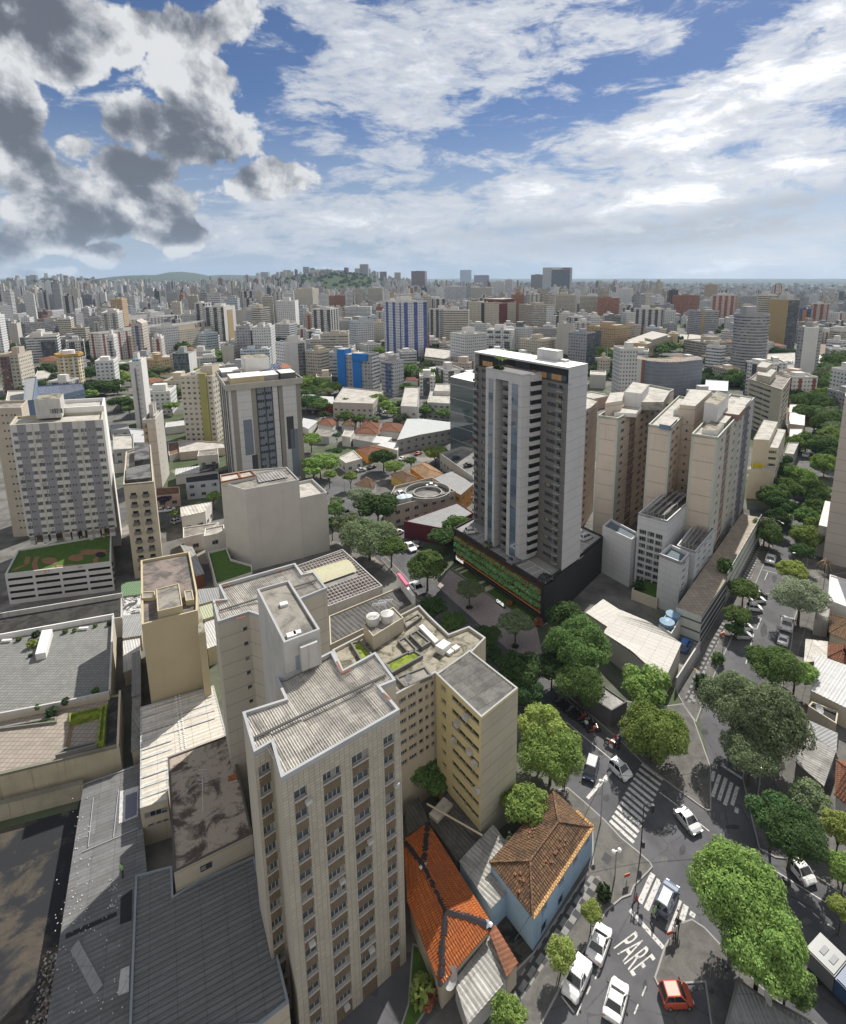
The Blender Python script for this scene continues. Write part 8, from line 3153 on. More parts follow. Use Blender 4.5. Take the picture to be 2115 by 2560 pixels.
def make_car(kind):
 t=thing('parked_car','prototype','car',(0,0,0))
 K={'hatchback':(2.0,.98,1.50,-1.9,1.05,-1.55,.30),'sedan':(2.25,.95,1.44,-1.45,1.05,-.85,.28),'suv':(2.2,1.06,1.66,-2.1,1.15,-1.8,.42),'pickup':(2.55,1.05,1.68,-.55,1.25,-.4,.6),'van':(2.3,1.05,1.85,-2.2,1.5,-2.0,.8)}[kind]
 Lh,zt,zr,b0,b1,r0,r1=K
 W=.88
 st=[(-Lh,.42,zt*.72,.72),(-Lh+.12,.3,zt*.92,.82),(-Lh*.8,.24,zt,W),(-Lh*.3,.22,zt,W),(Lh*.25,.22,zt*.98,W),(b1,.22,zt*.97,W),(Lh*.78,.24,zt*.86,W*.97),(Lh-.1,.3,zt*.70,W*.84),(Lh,.42,zt*.55,W*.66)]
 mb=MB()
 rings=[]
 for (x,z0,z1,w) in st:
  rings.append([(x,-w,z0),(x,-w,z0+(z1-z0)*.6),(x,-w*.94,z1-.04),(x,-w*.84,z1),(x,w*.84,z1),(x,w*.94,z1-.04),(x,w,z0+(z1-z0)*.6),(x,w,z0)])
 for i in range(len(rings)-1):
  for k in range(7):
   mb.face([rings[i][k],rings[i][k+1],rings[i+1][k+1],rings[i+1][k]][::-1])
  mb.face([rings[i][0],rings[i][7],rings[i+1][7],rings[i+1][0]])
 mb.face(rings[0])
 mb.face(rings[-1][::-1])
 zb=zt-.03
 wb,wr=W*.86,W*.70
 if kind=='van':
  wr=W*.8
 bel=[(b0,-wb,zb),(b1,-wb,zb),(b1,wb,zb),(b0,wb,zb)]
 rf=[(r0,-wr,zr-.04),(r1,-wr,zr-.04),(r1,wr,zr-.04),(r0,wr,zr-.04)]
 rf2=[(r0+.12,-wr*.86,zr),(r1-.15,-wr*.86,zr),(r1-.15,wr*.86,zr),(r0+.12,wr*.86,zr)]
 for i in range(4):
  j=(i+1)%4
  mb.face([rf[i],rf[j],rf2[j],rf2[i]])
 mb.face(rf2)
 for i in range(4):
  mb.bar(bel[i],rf[i],.11,.09)
 for s in (0,3):
  o_=1 if s==0 else 2
  for tt in ((.46,) if kind !='pickup' else (.5,)):
   p,q=Vector(bel[s]).lerp(Vector(bel[o_]),tt),Vector(rf[s]).lerp(Vector(rf[o_]),tt)
   mb.bar(p,q,.08,.06)
 if kind=='pickup':
  mb.box((-1.55,0),1.9,1.5,zt-.02,zt+.05,0)
 body=mb.build('body',[PAINTS['white']],t,smooth=False)
 def panel(name,q,sh=.98):
  c=sum((Vector(p) for p in q),Vector())/4
  m2=MB()
  m2.face([tuple(c+(Vector(p)-c)*sh) for p in q])
  m2.build(name,[CGL],t)
 panel('windshield',[bel[1],bel[2],rf[2],rf[1]])
 panel('rear_window',[bel[3],bel[0],rf[0],rf[3]])
 panel('side_window',[bel[0],bel[1],rf[1],rf[0]])
 panel('side_window',[bel[2],bel[3],rf[3],rf[2]])
 for (x,y) in ((Lh*.64,.78),(Lh*.64,-.78),(-Lh*.62,.78),(-Lh*.62,-.78)):
  m2=MB()
  for (ra,ya,yb,mm) in ((.32,y-.1,y+.1,0),(.2,y+(.1 if y>0 else -.1)*1.05,y+(.1 if y>0 else -.1)*1.15,1)):
   P=[(x+ra*math.cos(k*.5236),.32+ra*math.sin(k*.5236)) for k in range(12)]
   for k in range(12):
    j=(k+1)%12
    m2.face([(P[k][0],ya,P[k][1]),(P[j][0],ya,P[j][1]),(P[j][0],yb,P[j][1]),(P[k][0],yb,P[k][1])],mm)
   m2.face([(a,ya,b) for a,b in P],mm)
   m2.face([(a,yb,b) for a,b in P[::-1]],mm)
  m2.build('wheel',[TYRE,RIM],t)
 for y in (-.55,.55):
  m2=MB()
  m2.box((Lh-.1,y),.16,.3,zt*.52,zt*.66)
  m2.build('headlight',[LAMP],t)
  m2=MB()
  m2.box((-Lh+.08,y*1.15),.12,.24,zt*.62,zt*.85)
  m2.build('taillight',[TAIL],t)
 for y in (-.98,.98):
  m2=MB()
  m2.box((b1-.12,y*W/.88),.12,.2,zt-.02,zt+.14)
  m2.build('mirror',[PLASTIC],t)
 m2=MB()
 m2.box((Lh-.03,0),.1,.8,zt*.36,zt*.5)
 m2.build('grille',[PLASTIC],t)
 m2=MB()
 m2.box((-Lh+.02,0),.06,.5,zt*.5,zt*.6)
 m2.build('number_plate',[RIM],t)
 for y in (-W-.005,W+.005):
  m2=MB()
  m2.box((0,y),Lh*.9,.03,.2,.32)
  m2.build('sill',[PLASTIC],t)
 if kind in ('suv','pickup'):
  for y in (-.52,.52):
   m2=MB()
   m2.bar((r0+.25,y,zr+.05),(r1-.2,y,zr+.05),.05)
   m2.build('roof_rail',[PLASTIC],t)
 t['_L']=2*Lh
 PROTO.append(t)
 return t
CARS={k:make_car(k) for k in ('hatchback','sedan','suv','pickup','van')}
def car(kind,fn,tail,nose,col,label,z=.02,group=None,name='parked_car',maxs=1.3):
 a,b=V2(G(fn(*tail),z)),V2(G(fn(*nose),z))
 d=b-a
 p=CARS[kind]
 s=max(.8,min(maxs,d.length/p['_L']))
 c=(a+b)/2
 o=dup(p,(c.x,c.y,z),math.atan2(d.y,d.x),(s,max(s,1.0)*1.14,max(s,1.0)*1.04),label,group,{'body':PAINTS[col]})
 o.name=name
 return o
NC=[
 ('sedan',C_,(1492,1592),(1590,1310),'white','white hatchback parked beside the small street trees',.02),
 ('pickup',C_,(1425,1600),(1310,1860),'white','white pickup with a black load bed parked by the yellow green street tree',.02),
 ('sedan',C_,(1630,2060),(1712,1740),'white','white sedan driving at the bottom edge next to the lane letters',.02),
 ('suv',D_,(292,1225),(392,985),'slate','dark slate car crossing the zebra stripes beside the island',.02),
 ('sedan',D_,(432,400),(590,592),'silver','silver sedan turning in the middle of the junction',.02),
 ('hatchback',D_,(1312,800),(1465,985),'white','white car parked alone under the dark trees at right',.02),
 ('hatchback',D_,(300,1860),(532,1850),'red','orange red hatchback below the traffic island',.02),
 ('suv',C_,(1645,45),(1770,160),'white','white car waiting between the stop line and the zebra crossing',.02),
 ('van',C_,(1500,25),(1455,180),'navy','dark navy van stopped under the green tree before the stop line',.02),
 ('hatchback',H_,(968,535),(1085,548),'white','white hatchback parked nose out below the dark green street tree',.02),
 ('sedan',H_,(1005,478),(1092,478),'white','white car half hidden under the dark green street tree',.02),
 ('sedan',H_,(1020,432),(1100,438),'black','black car parked deep under the dark green street tree',.02),
 ('hatchback',H_,(872,755),(1004,757),'silver','silver hatchback parked below the round green tree',.02),
 ('hatchback',H_,(900,690),(998,690),'white','white car behind the silver one below the round green tree',.02),
 ('sedan',H_,(1268,722),(1288,620),'white','white car parked at the sunlit kerb of the right street',.02),
 ('sedan',H_,(1240,830),(1256,755),'white','white car half hidden by the round tree at the sunlit kerb',.02),
 ('sedan',H_,(1142,195),(1158,130),'white','white car driving up the right street past the parking bays',.02),
 ('suv',H_,(455,880),(512,790),'blue','blue and white pickup in the yard behind the boundary wall',.02),
 ('sedan',K_,(45,1590),(110,1650),'white','white sedan parked in the small lot left of the podium',.02),
 ('sedan',K_,(90,1565),(150,1620),'black','black car parked in the small lot left of the podium',.02),
 ('hatchback',J_,(1498,1515),(1572,1490),'white','white hatchback in the small lot beneath the red banner wall',.02),
 ('sedan',J_,(1410,1462),(1478,1480),'grey','grey car at the entrance of the small lot',.02),
 ('sedan',G_,(95,350),(175,432),'white','white car passing the pink topped sign wall',.02),
 ('hatchback',J_,(1110,1335),(1155,1370),'white','white car parked beside the blank grey building',.02),
 ('hatchback',K_,(515,1500),(590,1490),'white','white hatchback parked on the podium deck at left',zP),
 ('suv',K_,(1398,1560),(1482,1525),'silver','silver car parked on the right end of the podium deck',zP),
 ('sedan',G_,(845,190),(925,160),'grey','grey car parked at the foot of the white tower',zP),
 ('sedan',G_,(1085,335),(1165,290),'black','black car in the front corner of the podium deck',zP),
 ('sedan',K_,(655,1610),(735,1585),'olive','olive car half under the white tower portal',zP),
 ('sedan',J_,(1238,556),(1292,552),'white','white car on the distant avenue',.02),
 ('sedan',J_,(1312,578),(1355,572),'black','black car following on the distant avenue',.02),
 ('sedan',J_,(1360,585),(1405,580),'grey','grey car on the distant avenue behind the black one',.02),
 ('sedan',J_,(1415,570),(1465,566),'white','white car near the yellow trees on the distant avenue',.02),
 ('sedan',J_,(1390,608),(1440,602),'slate','slate car on the near side of the distant avenue',.02),
 ('sedan',K_,(122,895),(160,880),'red','red car on the bend before the grey hall',.02),
 ('sedan',K_,(5,935),(40,925),'white','white car on the bend left of the red car',.02),
 ('sedan',K_,(205,622),(250,618),'white','white car parked behind the grey hall roof',.02),
 ('sedan',J_,(1215,1025),(1285,1010),'silver','silver car at the corner by the motorbike shop',.02),
 ('sedan',J_,(1300,1005),(1360,985),'black','black car before the orange walled house',.02),
 ('sedan',I_,(1228,1335),(1280,1330),'white','white car parked in the left side street',.02),
 ('sedan',I_,(1292,1330),(1335,1322),'white','second white car parked in the left side street by the small tree',.02),
 ('hatchback',I_,(1345,1425),(1395,1405),'white','white car beside the grey sheet roofed house at left',.02),
 ('sedan',L_,(1410,925),(1440,880),'white','white car beside the tree in front of the cream stepped block',.02),
 ('sedan',L_,(1285,1315),(1305,1275),'silver','silver car under the trees at the end of the deck',.02),
]
for (k,fn,a,b,col,lab,z) in NC:
 car(k,fn,a,b,col,lab,z)
gp='cars parked along the far right street'
for i in range(15):
 x,y=1490+i*7+(i%2)*18,735-i*24
 car('sedan',L_,(x,y),(x+20,y-18),rnd.choice(['white','white','silver','black','grey']),'small parked car in the row along the far right street',.03,gp)
for i in range(26):
 x,y=1600+rnd.uniform(0,120),400-i*5+rnd.uniform(-10,10)
 car('sedan',L_,(x,y),(x+12,y-7),rnd.choice(['white','white','silver','black','red']),'tiny car in the distant traffic at the top of the right street',.03,'distant traffic of the right street')
for i in range(14):
 car('sedan',P_,(1085+i*15,880),(1096+i*15,872),rnd.choice(['white','white','silver','black']),'tiny car in the open parking behind the round tower',6.02,'cars in the open parking by the round tower')
q=rp(P_,[(1060,905),(1330,930),(1320,870),(1080,860)],6)
lowbox('parking_deck','low white parking deck with a row of cars beside the narrow grey tower','parking garage',q,6,WHITE2,DECK).done()
a,b=V2(G(D_(1455,1560))),V2(G(D_(2010,2120)))
d=(b-a).normalized()
rz=math.atan2(d.y,d.x)
c=(a+b)/2
tk=thing('truck','large white and blue box truck at the bottom right edge','truck',(c.x,c.y,.02))
Lt,Wt=(b-a).length,3.0
n=Vector((-d.y,d.x))
def tb_(name,x0,x1,z0,z1,m,w=Wt,ch=0.0):
 mb=MB()
 q=[a+d*x0-n*w/2,a+d*x1-n*w/2,a+d*x1+n*w/2,a+d*x0+n*w/2]
 mb.prism(q,z0,z1-ch,0,0,True)
 if ch:
  mb.prism(inset(q,.12),z1-ch,z1)
 return mb.build(name,[m],tk)
tb_('cargo_box',0,Lt*.42,1.0,3.1,carpaint('truck_shade_grey',(.13,.135,.14)),ch=.1)  # box colour darkened to stand for the shade over the truck
tb_('rear_box',Lt*.43,Lt*.82,1.0,3.0,carpaint('truck_blue',(.03,.06,.14)),ch=.1)
tb_('cab',Lt*.84,Lt,.6,2.7,carpaint('truck_blue',(.03,.06,.14)),ch=.15)
tb_('chassis',.2,Lt,.45,1.0,PLASTIC,2.2)
for t0 in (.12,.2,.68,.92):
 for s in (-1,1):
  mb=MB()
  cc=a+d*(Lt*t0)+n*(s*1.2)
  mb.tube([(*(cc-n*.16),.5),(*(cc+n*.16),.5)],[.5,.5],14)
  mb.build('wheel',[TYRE],tk)
for t0 in (.13,.27):
 tb_('roof_hatch',Lt*t0,Lt*(t0+.07),3.1,3.16,GREYP,1.1)
mp=thing('motorbike','prototype','motorbike',(0,0,0))
for x in (-.65,.65):
 mb=MB()
 P=[(x+.31*math.cos(k*.449),.31+.31*math.sin(k*.449)) for k in range(14)]
 for k in range(14):
  j=(k+1)%14
  mb.bar((P[k][0],0,P[k][1]),(P[j][0],0,P[j][1]),.11,.1)
 mb.bar((x-.28,0,.31),(x+.28,0,.31),.03)
 mb.bar((x,0,.04),(x,0,.58),.03)
 mb.build('wheel',[TYRE],mp)
mb=MB()
mb.tube([(-.65,0,.32),(-.1,0,.45),(.25,0,.75),(.48,0,.85)],[.07,.13,.12,.06],8)
mb.tube([(.65,0,.31),(.45,0,.92)],[.04,.04],6)
mb.box((.12,0),.5,.28,.68,.9)
mb.build('frame',[PAINTS['black']],mp)
mb=MB()
mb.box((-.35,0),.75,.26,.72,.84)
mb.build('seat',[PLASTIC],mp)
mb=MB()
mb.bar((.42,-.36,1.02),(.42,.36,1.02),.05)
mb.build('handlebar',[ALU],mp)
PROTO.append(mp)
st_r=V2(G(G_(1690,1745)))-V2(G(G_(1290,1412)))
sa=math.atan2(st_r.y,st_r.x)
for i,(x,y) in enumerate(((1235,1262),(1262,1290),(1290,1312),(1318,1335),(1350,1362),(1378,1385),(1412,1398),(1440,1425),(1470,1450),(1500,1492))):
 p=G(G_(x,y))
 dup(mp,(p.x,p.y,.02),sa+1.1+rnd.uniform(-.15,.15),1.25,'motorbike parked at an angle in the dark row under the trees','motorbikes parked in a row under the trees',{'frame':rnd.choice([PAINTS['black'],PAINTS['red'],PAINTS['grey'],PAINTS['black']])})
PSK={}
def person_mesh(pose):
 if pose in PSK:
  return PSK[pose]
 st=.28 if pose=='walk' else .05
 V=[(0,0,.95),(0,0,1.2),(0,0,1.42),(0,0,1.52),(.02,0,1.62),(.03,0,1.72),(0,.1,.9),(st,.1,.5),(st*.9-.1,.1,.08),(st*.9+.1,.1,.04),(0,-.1,.9),(-st*.5,-.1,.5),(-st-.1,-.1,.1),(-st+.08,-.1,.04),
   (0,.2,1.4),(-.05,.26,1.13),(.1,.27,.9),(.14,.27,.8),(0,-.2,1.4),(.02,-.26,1.13),(.14,-.27,.92),(.18,-.27,.82)]
 E=[(0,1),(1,2),(2,3),(3,4),(4,5),(0,6),(6,7),(7,8),(8,9),(0,10),(10,11),(11,12),(12,13),(2,14),(14,15),(15,16),(16,17),(2,18),(18,19),(19,20),(20,21)]
 Rr=[.15,.14,.15,.06,.1,.085,.1,.075,.05,.045,.1,.075,.05,.045,.07,.05,.04,.04,.07,.05,.04,.04]
 me=bpy.data.meshes.new('skel')
 me.from_pydata(V,E,[])
 o=bpy.data.objects.new('skel',me)
 COL.objects.link(o)
 o.modifiers.new('s','SKIN')
 for i,r in enumerate(Rr):
  me.skin_vertices[0].data[i].radius=(r,r*(1.15 if i in (1,2,0) else 1))
 me.skin_vertices[0].data[0].use_root=True
 sub=o.modifiers.new('d','SUBSURF')
 sub.levels=2
 bpy.context.view_layer.update()
 m2=bpy.data.meshes.new_from_object(o.evaluated_get(bpy.context.evaluated_depsgraph_get()))
 bpy.data.objects.remove(o)
 m2.materials.clear()
 for m in (plain('shirt',(.4,.4,.4),.8),plain('trousers',(.04,.045,.06),.8),plain('skin',(.35,.2,.13),.6),plain('hair',(.02,.015,.012),.7)):
  m2.materials.append(m)
 for p in m2.polygons:
  z,y=p.center.z,abs(p.center.y)
  p.material_index=3 if z>1.69 or (z>1.6 and p.center.x<-.02) else 2 if z>1.5 or (y>.22 and z<1.12) else 1 if z<.98 else 0
  p.use_smooth=True
 PSK[pose]=m2
 return m2
SH=dict(red=plain('red_cloth',(.4,.03,.03),.8),white=plain('white_cloth',(.6,.6,.58),.8),black=plain('black_cloth',(.02,.02,.022),.8),green=plain('green_vest',(.25,.5,.2),.8),blue=plain('blue_cloth',(.06,.12,.3),.8))
for (fn,x,y,sh,pose,a,lab,z) in ((D_,106,1138,'red','walk',-.6,'person in a red shirt crossing at the corner of the stop line',.02),(D_,428,1325,'black','stand',1,'person in black standing on the tip of the traffic island',.14),
          (D_,402,1385,'white','stand',2,'person in a white shirt standing on the tip of the traffic island',.14),(D_,248,1235,'green','walk',2.4,'person in a green vest behind the dark slate car',.02),
          (G_,1668,1585,'red','stand',.4,'person in a red jacket beside the last motorbike',.02),(G_,1700,1585,'blue','stand',2.2,'person in blue by the kerb next to the last motorbike',.02),(C_,1268,245,'red','stand',1.2,'person in red on the pavement under the tree by the brown tile roof',.14),
          (G_,1442,1470,'white','stand',.9,'person in a white shirt among the parked motorbikes',.02),(A_,955,905,'green','stand',.9,'person in green standing on the long patched shed roof',3.1)):
 p=G(fn(x,y),z)
 o=bpy.data.objects.new('person',person_mesh(pose))
 COL.objects.link(o)
 o.location=(p.x,p.y,z)
 o.rotation_euler=(0,0,a)
 o.scale=(1.2,1.2,1.2)
 o.material_slots[0].link='OBJECT'
 o.material_slots[0].material=SH[sh]
 tag(o,lab,'person')
dup(mp,(*G(G_(1640,1600)).xy,.02),sa+.3,1.3,'red motorbike at the end of the row beside two people',None,{'frame':PAINTS['red']})
# ------------------------------------------------------------ street furniture
POLE=plain('galvanised_pole',(.33,.34,.35),.45,.5)
def pole(fn,base,top,label,arm=None,kind='lamp',z0=.14,name='street_lamp',cat='street lamp'):
 p=G(fn(*base),z0)
 zt_=zat(p,fn(*top)[1])
 t=thing(name,label,cat,(p.x,p.y,z0))
 mb=MB()
 mb.tube([(p.x,p.y,z0),(p.x,p.y,zt_)],[.09,.06],8)
 mb.build('post',[POLE if kind !='black' else PLASTIC],t)
 if arm:
  q=V2(G(fn(*arm),zt_))
  mb=MB()
  mb.tube([(p.x,p.y,zt_-.3),(*(V2(p).lerp(q,.5)),zt_+.15),(*q,zt_)],[.06,.05,.04],6)
  mb.build('arm',[POLE if kind !='black' else PLASTIC],t)
  mb=MB()
  dd=q-V2(p)
  if kind=='black':
   mb.box(q,.4,.35,zt_-1.0,zt_+.1,0)
   mb.build('signal_head',[PLASTIC],t)
   mb=MB()
   mb.box(V2(p)+Vector((.2,-.2)),.35,.35,z0+1.9,z0+2.8)
   mb.build('signal_head',[PLASTIC],t)
  else:
   mb.box(q,.8,.3,zt_-.1,zt_+.08,math.atan2(dd.y,dd.x))
   mb.build('lamp_head',[plain('lamp_head',(.55,.55,.55),.4)],t)
 elif kind=='globe':
  for s in (-1,1):
   bm=bmesh.new()
   bmesh.ops.create_uvsphere(bm,u_segments=12,v_segments=8,radius=.28)
   me=bpy.data.meshes.new('globe')
   bm.to_mesh(me)
   bm.free()
   me.materials.append(plain('globe_glass',(.75,.75,.72),.3))
   o=bpy.data.objects.new('globe',me)
   COL.objects.link(o)
   o.parent=t
   o.location=(s*.4,.1*s,zt_-z0)
  mb=MB()
  mb.bar((p.x-.4,p.y-.04,zt_),(p.x+.4,p.y+.04,zt_),.05)
  mb.build('arm',[POLE],t)
 return t
pole(C_,(1555,485),(1568,160),'tall twin globe street lamp at the corner of the zebra crossing',None,'globe')
pole(C_,(1665,905),(1690,705),'twin globe street lamp on the blue house corner pavement',None,'globe')
pole(D_,(140,755),(240,345),'black traffic light post with a long arm over the junction',(238,352),'black',name='traffic_light',cat='traffic light')
pole(H_,(1425,250),(1425,100),'street lamp with a long arm beside the pale silvery tree',(1335,100))
pole(L_,(1160,1545),(1165,1385),'street lamp with an arm beside the pale louvred wall',(1245,1420))
pole(D_,(1040,385),(1045,60),'bare grey utility pole beside the small zebra crossing',None,'pole',name='utility_pole',cat='pole')
pole(J_,(1120,1190),(1115,1090),'utility pole at the far zebra crossing beyond the blank building',None,'pole',name='utility_pole',cat='pole')
pole(H_,(1560,380),(1565,190),'dark utility pole by the withered palm',None,'pole',name='utility_pole',cat='pole')
p=G(H_(776,905))
t=pole(H_,(776,905),(780,715),'street sign post with a red and orange board on the right pavement',None,'pole',name='sign_post',cat='sign')
z_=zat(p,H_(0,715)[1])
mb=MB()
mb.box((p.x-.4,p.y),1.3,.15,z_-.7,z_,.5)
mb.build('sign_board',[plain('red_board',(.4,.10,.04),.5)],t)
for (fn,x,y,m,lab) in ((D_,35,950,'red','small red and white notice board on the corner pavement'),(D_,365,1400,'red','small red and white placard on the traffic island edge'),(D_,680,1700,'white','small white notice board on the traffic island'),(C_,1225,1680,'white','small white sign among the leaves of the street tree by the pickup')):
 p=G(fn(x,y),.14)
 t=thing('notice_board',lab,'sign',(p.x,p.y,.14))
 mb=MB()
 mb.bar((p.x,p.y,.14),(p.x,p.y,1.4 if m=='red' else 3.6),.07)
 mb.build('post',[POLE],t)
 zz0=.7 if m=='red' else 2.6
 mb=MB()
 mb.box((p.x,p.y-.06),.8,.06,zz0,zz0+.45,.3)
 mb.build('board',[WHITE],t)
 if m=='red':
  mb=MB()
  mb.box((p.x,p.y-.06),.8,.07,zz0+.46,zz0+.9,.3)
  mb.build('board',[plain('notice_red',(.5,.06,.03),.5)],t)
mb=MB()
for i in range(9):
 p=G(H_(545+i*4.5,985+i*3.2),.16)
 q=G(H_(545+(i+.8)*4.5,985+(i+.8)*3.2),.16)
 mb.bar((p.x,p.y,.17),(q.x,q.y,.17),.2,.02)
tag(mb.build('kerb_paint',[plain('kerb_yellow',(.55,.38,.03),.7)],org=(p.x,p.y,.16)),kind='structure')
mb=MB()
for k in range(260):
 y=rnd.uniform(1480,2060)
 x=430-(y-1480)*.22+rnd.gauss(0,45)
 p=G(A_(x,y),.02)
 s=rnd.uniform(.05,.2)
 mb.box((p.x,p.y),s*1.4,s,.02,.05+s*.6,rnd.random()*3,rnd.randrange(3))
o=mb.build('rubble',[SLABL,CONCD,plain('brick_rubble',(.16,.12,.10),.9)],org=tuple(G(A_(300,1750),0)))
tag(o,'pale broken rubble heaped along the right side of the bare lot','rubble',None,'stuff')
for k,(fn,x,y,w,h,dark) in enumerate(((D_,330,560,120,60,1),(D_,470,700,60,90,1),(D_,640,330,70,40,1),(D_,860,520,120,50,1),(D_,330,780,60,60,0),(D_,200,1500,40,90,1),(D_,150,1280,60,40,0),(C_,1600,300,50,60,1),(G_,1560,1650,60,40,1),(G_,1420,1520,50,50,0),
           (D_,1250,960,120,60,1),(D_,1430,1250,90,60,0),(D_,180,1750,40,100,1),(C_,1600,1900,40,80,1),(H_,1100,700,60,120,1),(H_,1000,850,40,60,0),(H_,640,1490,70,50,1),(H_,1180,300,40,60,1),(D_,560,480,90,30,1),(D_,780,440,40,60,0))):
 q=[V2(G(fn(x+w*rnd.uniform(.35,.6)*math.cos(t*.698),y+h*rnd.uniform(.35,.6)*math.sin(t*.698)))) for t in range(9)]
 sheet('road_patch',q,.0235+.0004*k,stainm('asphalt_repair',(.05,.05,.053),(.07,.07,.074),1.5,.35,.7) if dark else stainm('asphalt_worn',(.135,.132,.128),(.10,.10,.10),1.5,.35,.7))
mb=None
for i,(f1,a_,h1,f2,b__,h2,lab) in enumerate(((D_,(1040,385),8.5,H_,(1560,380),9,'upper overhead cable sagging along the right pavement trees'),(D_,(1040,385),7.6,D_,(1660,900),7,'overhead cable sagging over the parked white car at right'),(D_,(1040,385),8.2,C_,(1555,485),8,'overhead cable crossing the junction to the twin globe lamp'),
             (C_,(1555,485),7.5,C_,(880,1650),4.5,'thin cable running along the blue house front'),(J_,(1120,1190),8,G_,(60,480),7,'overhead cable along the street behind the patched hall'))):
 p,q=G(f1(*a_)),G(f2(*b__))
 path=[]
 for k in range(13):
  t=k/12
  path.append((p.x+(q.x-p.x)*t,p.y+(q.y-p.y)*t,h1+(h2-h1)*t-4*t*(1-t)*1.1))
 mb=MB()
 mb.tube(path,[.03]*13,4)
 tag(mb.build('overhead_cable',[PLASTIC],org=path[0]),lab,'cable')
# ------------------------------------------------------------ low houses and halls of the middle distance
def house(fn,e,label,roofm,wallm,z=3.6,h=1.5,group=None):
 q=rp(fn,e,z)
 q=ccw(q)
 l0,l1=(q[1]-q[0]).length,(q[2]-q[1]).length
 if l0>l1:
  q=q[1:]+q[:1]
  l0,l1=l1,l0
 m0,m1=(q[0]+q[1])/2,(q[2]+q[3])/2
 t=min(.45,l0/2/l1)
 hip('house',label,q,[m0.lerp(m1,t),m1.lerp(m0,t)],z,z+h,wallm,roofm,amp=.1,pitch=.6,group=group)
PW_=paint('house_white',(.60,.58,.54),dirt=.4,streak=.4)
PP_=paint('house_pink',(.50,.32,.25),dirt=.4,streak=.4)
PO_=paint('house_orange',(.58,.27,.06),dirt=.3,streak=.3)
PY_=paint('house_yellow',(.60,.42,.12),dirt=.3,streak=.3)
PG_=paint('house_grey',(.40,.40,.39),dirt=.4,streak=.4)
PB_=paint('house_pale_blue',(.42,.45,.50),dirt=.4,streak=.5)
for (fn,e,lab,rm,wm) in (
  (J_,[(905,650),(1030,672),(1080,618),(950,605)],'brown tiled house nearest the striped tower in the low row by the avenue',TILER,PW_),
  (J_,[(1092,658),(1192,668),(1232,615),(1140,605)],'second brown tiled house in the low row by the avenue with a grey wall',TILEB,PG_),
  (J_,[(1245,672),(1385,690),(1400,635),(1265,622)],'red roofed house in the middle of the low row by the avenue',TILER,PP_),
  (J_,[(1388,702),(1550,716),(1582,650),(1440,635)],'white walled red brown roofed house beside the grey hall',TILER,PW_),
  (J_,[(1200,718),(1370,728),(1382,692),(1210,682)],'pink walled low house before the red roofed one',TILER,PP_),
  (J_,[(1205,848),(1300,897),(1442,852),(1330,815)],'orange walled house with a brown roof beside the dark tree',TILER,PO_),
  (J_,[(1195,1122),(1330,1142),(1372,1102),(1290,1060)],'small brown pyramid roofed house at the far crossing',TILEB,PW_),
  (J_,[(1472,1045),(1590,1112),(1705,1078),(1590,1005)],'yellow walled house with a dark brown roof',TILEB,PY_),
  (K_,[(72,988),(205,1088),(345,1040),(200,945)],'orange walled house with a tan hipped roof',tile_mat('tan_clay_tile',(.40,.27,.16),(.33,.21,.12)),PO_),
  (J_,[(1590,720),(1650,730),(1700,665),(1640,655)],'small red roofed house tucked behind the grey hall',TILER,PW_),
  (I_,[(820,250),(900,262),(930,240),(850,230)],'white walled tiled house among the left trees',TILER,PW_),
  (I_,[(905,250),(985,262),(1000,240),(920,232)],'red roofed house right of the white walled one among the left trees',TILER,PW_),
  (J_,[(1590,310),(1690,318),(1700,295),(1600,290)],'small orange roofed house below the bright tree beyond the avenue',TILER,PW_),
  (P_,[(1045,850),(1130,856),(1150,825),(1060,818)],'red roofed house left of the pair by the open parking',TILER,PW_),
  (P_,[(1140,858),(1225,862),(1240,832),(1160,828)],'red roofed house right of the pair by the open parking',TILER,PW_),
  (L_,[(1400,345),(1510,360),(1530,310),(1420,300)],'brown roofed villa with pale walls beside the far street junction',TILER,PW_)):
 house(fn,e,lab,rm,wm)
HG=paint('hall_grey_wall',(.34,.335,.32),dirt=.3,streak=.3)
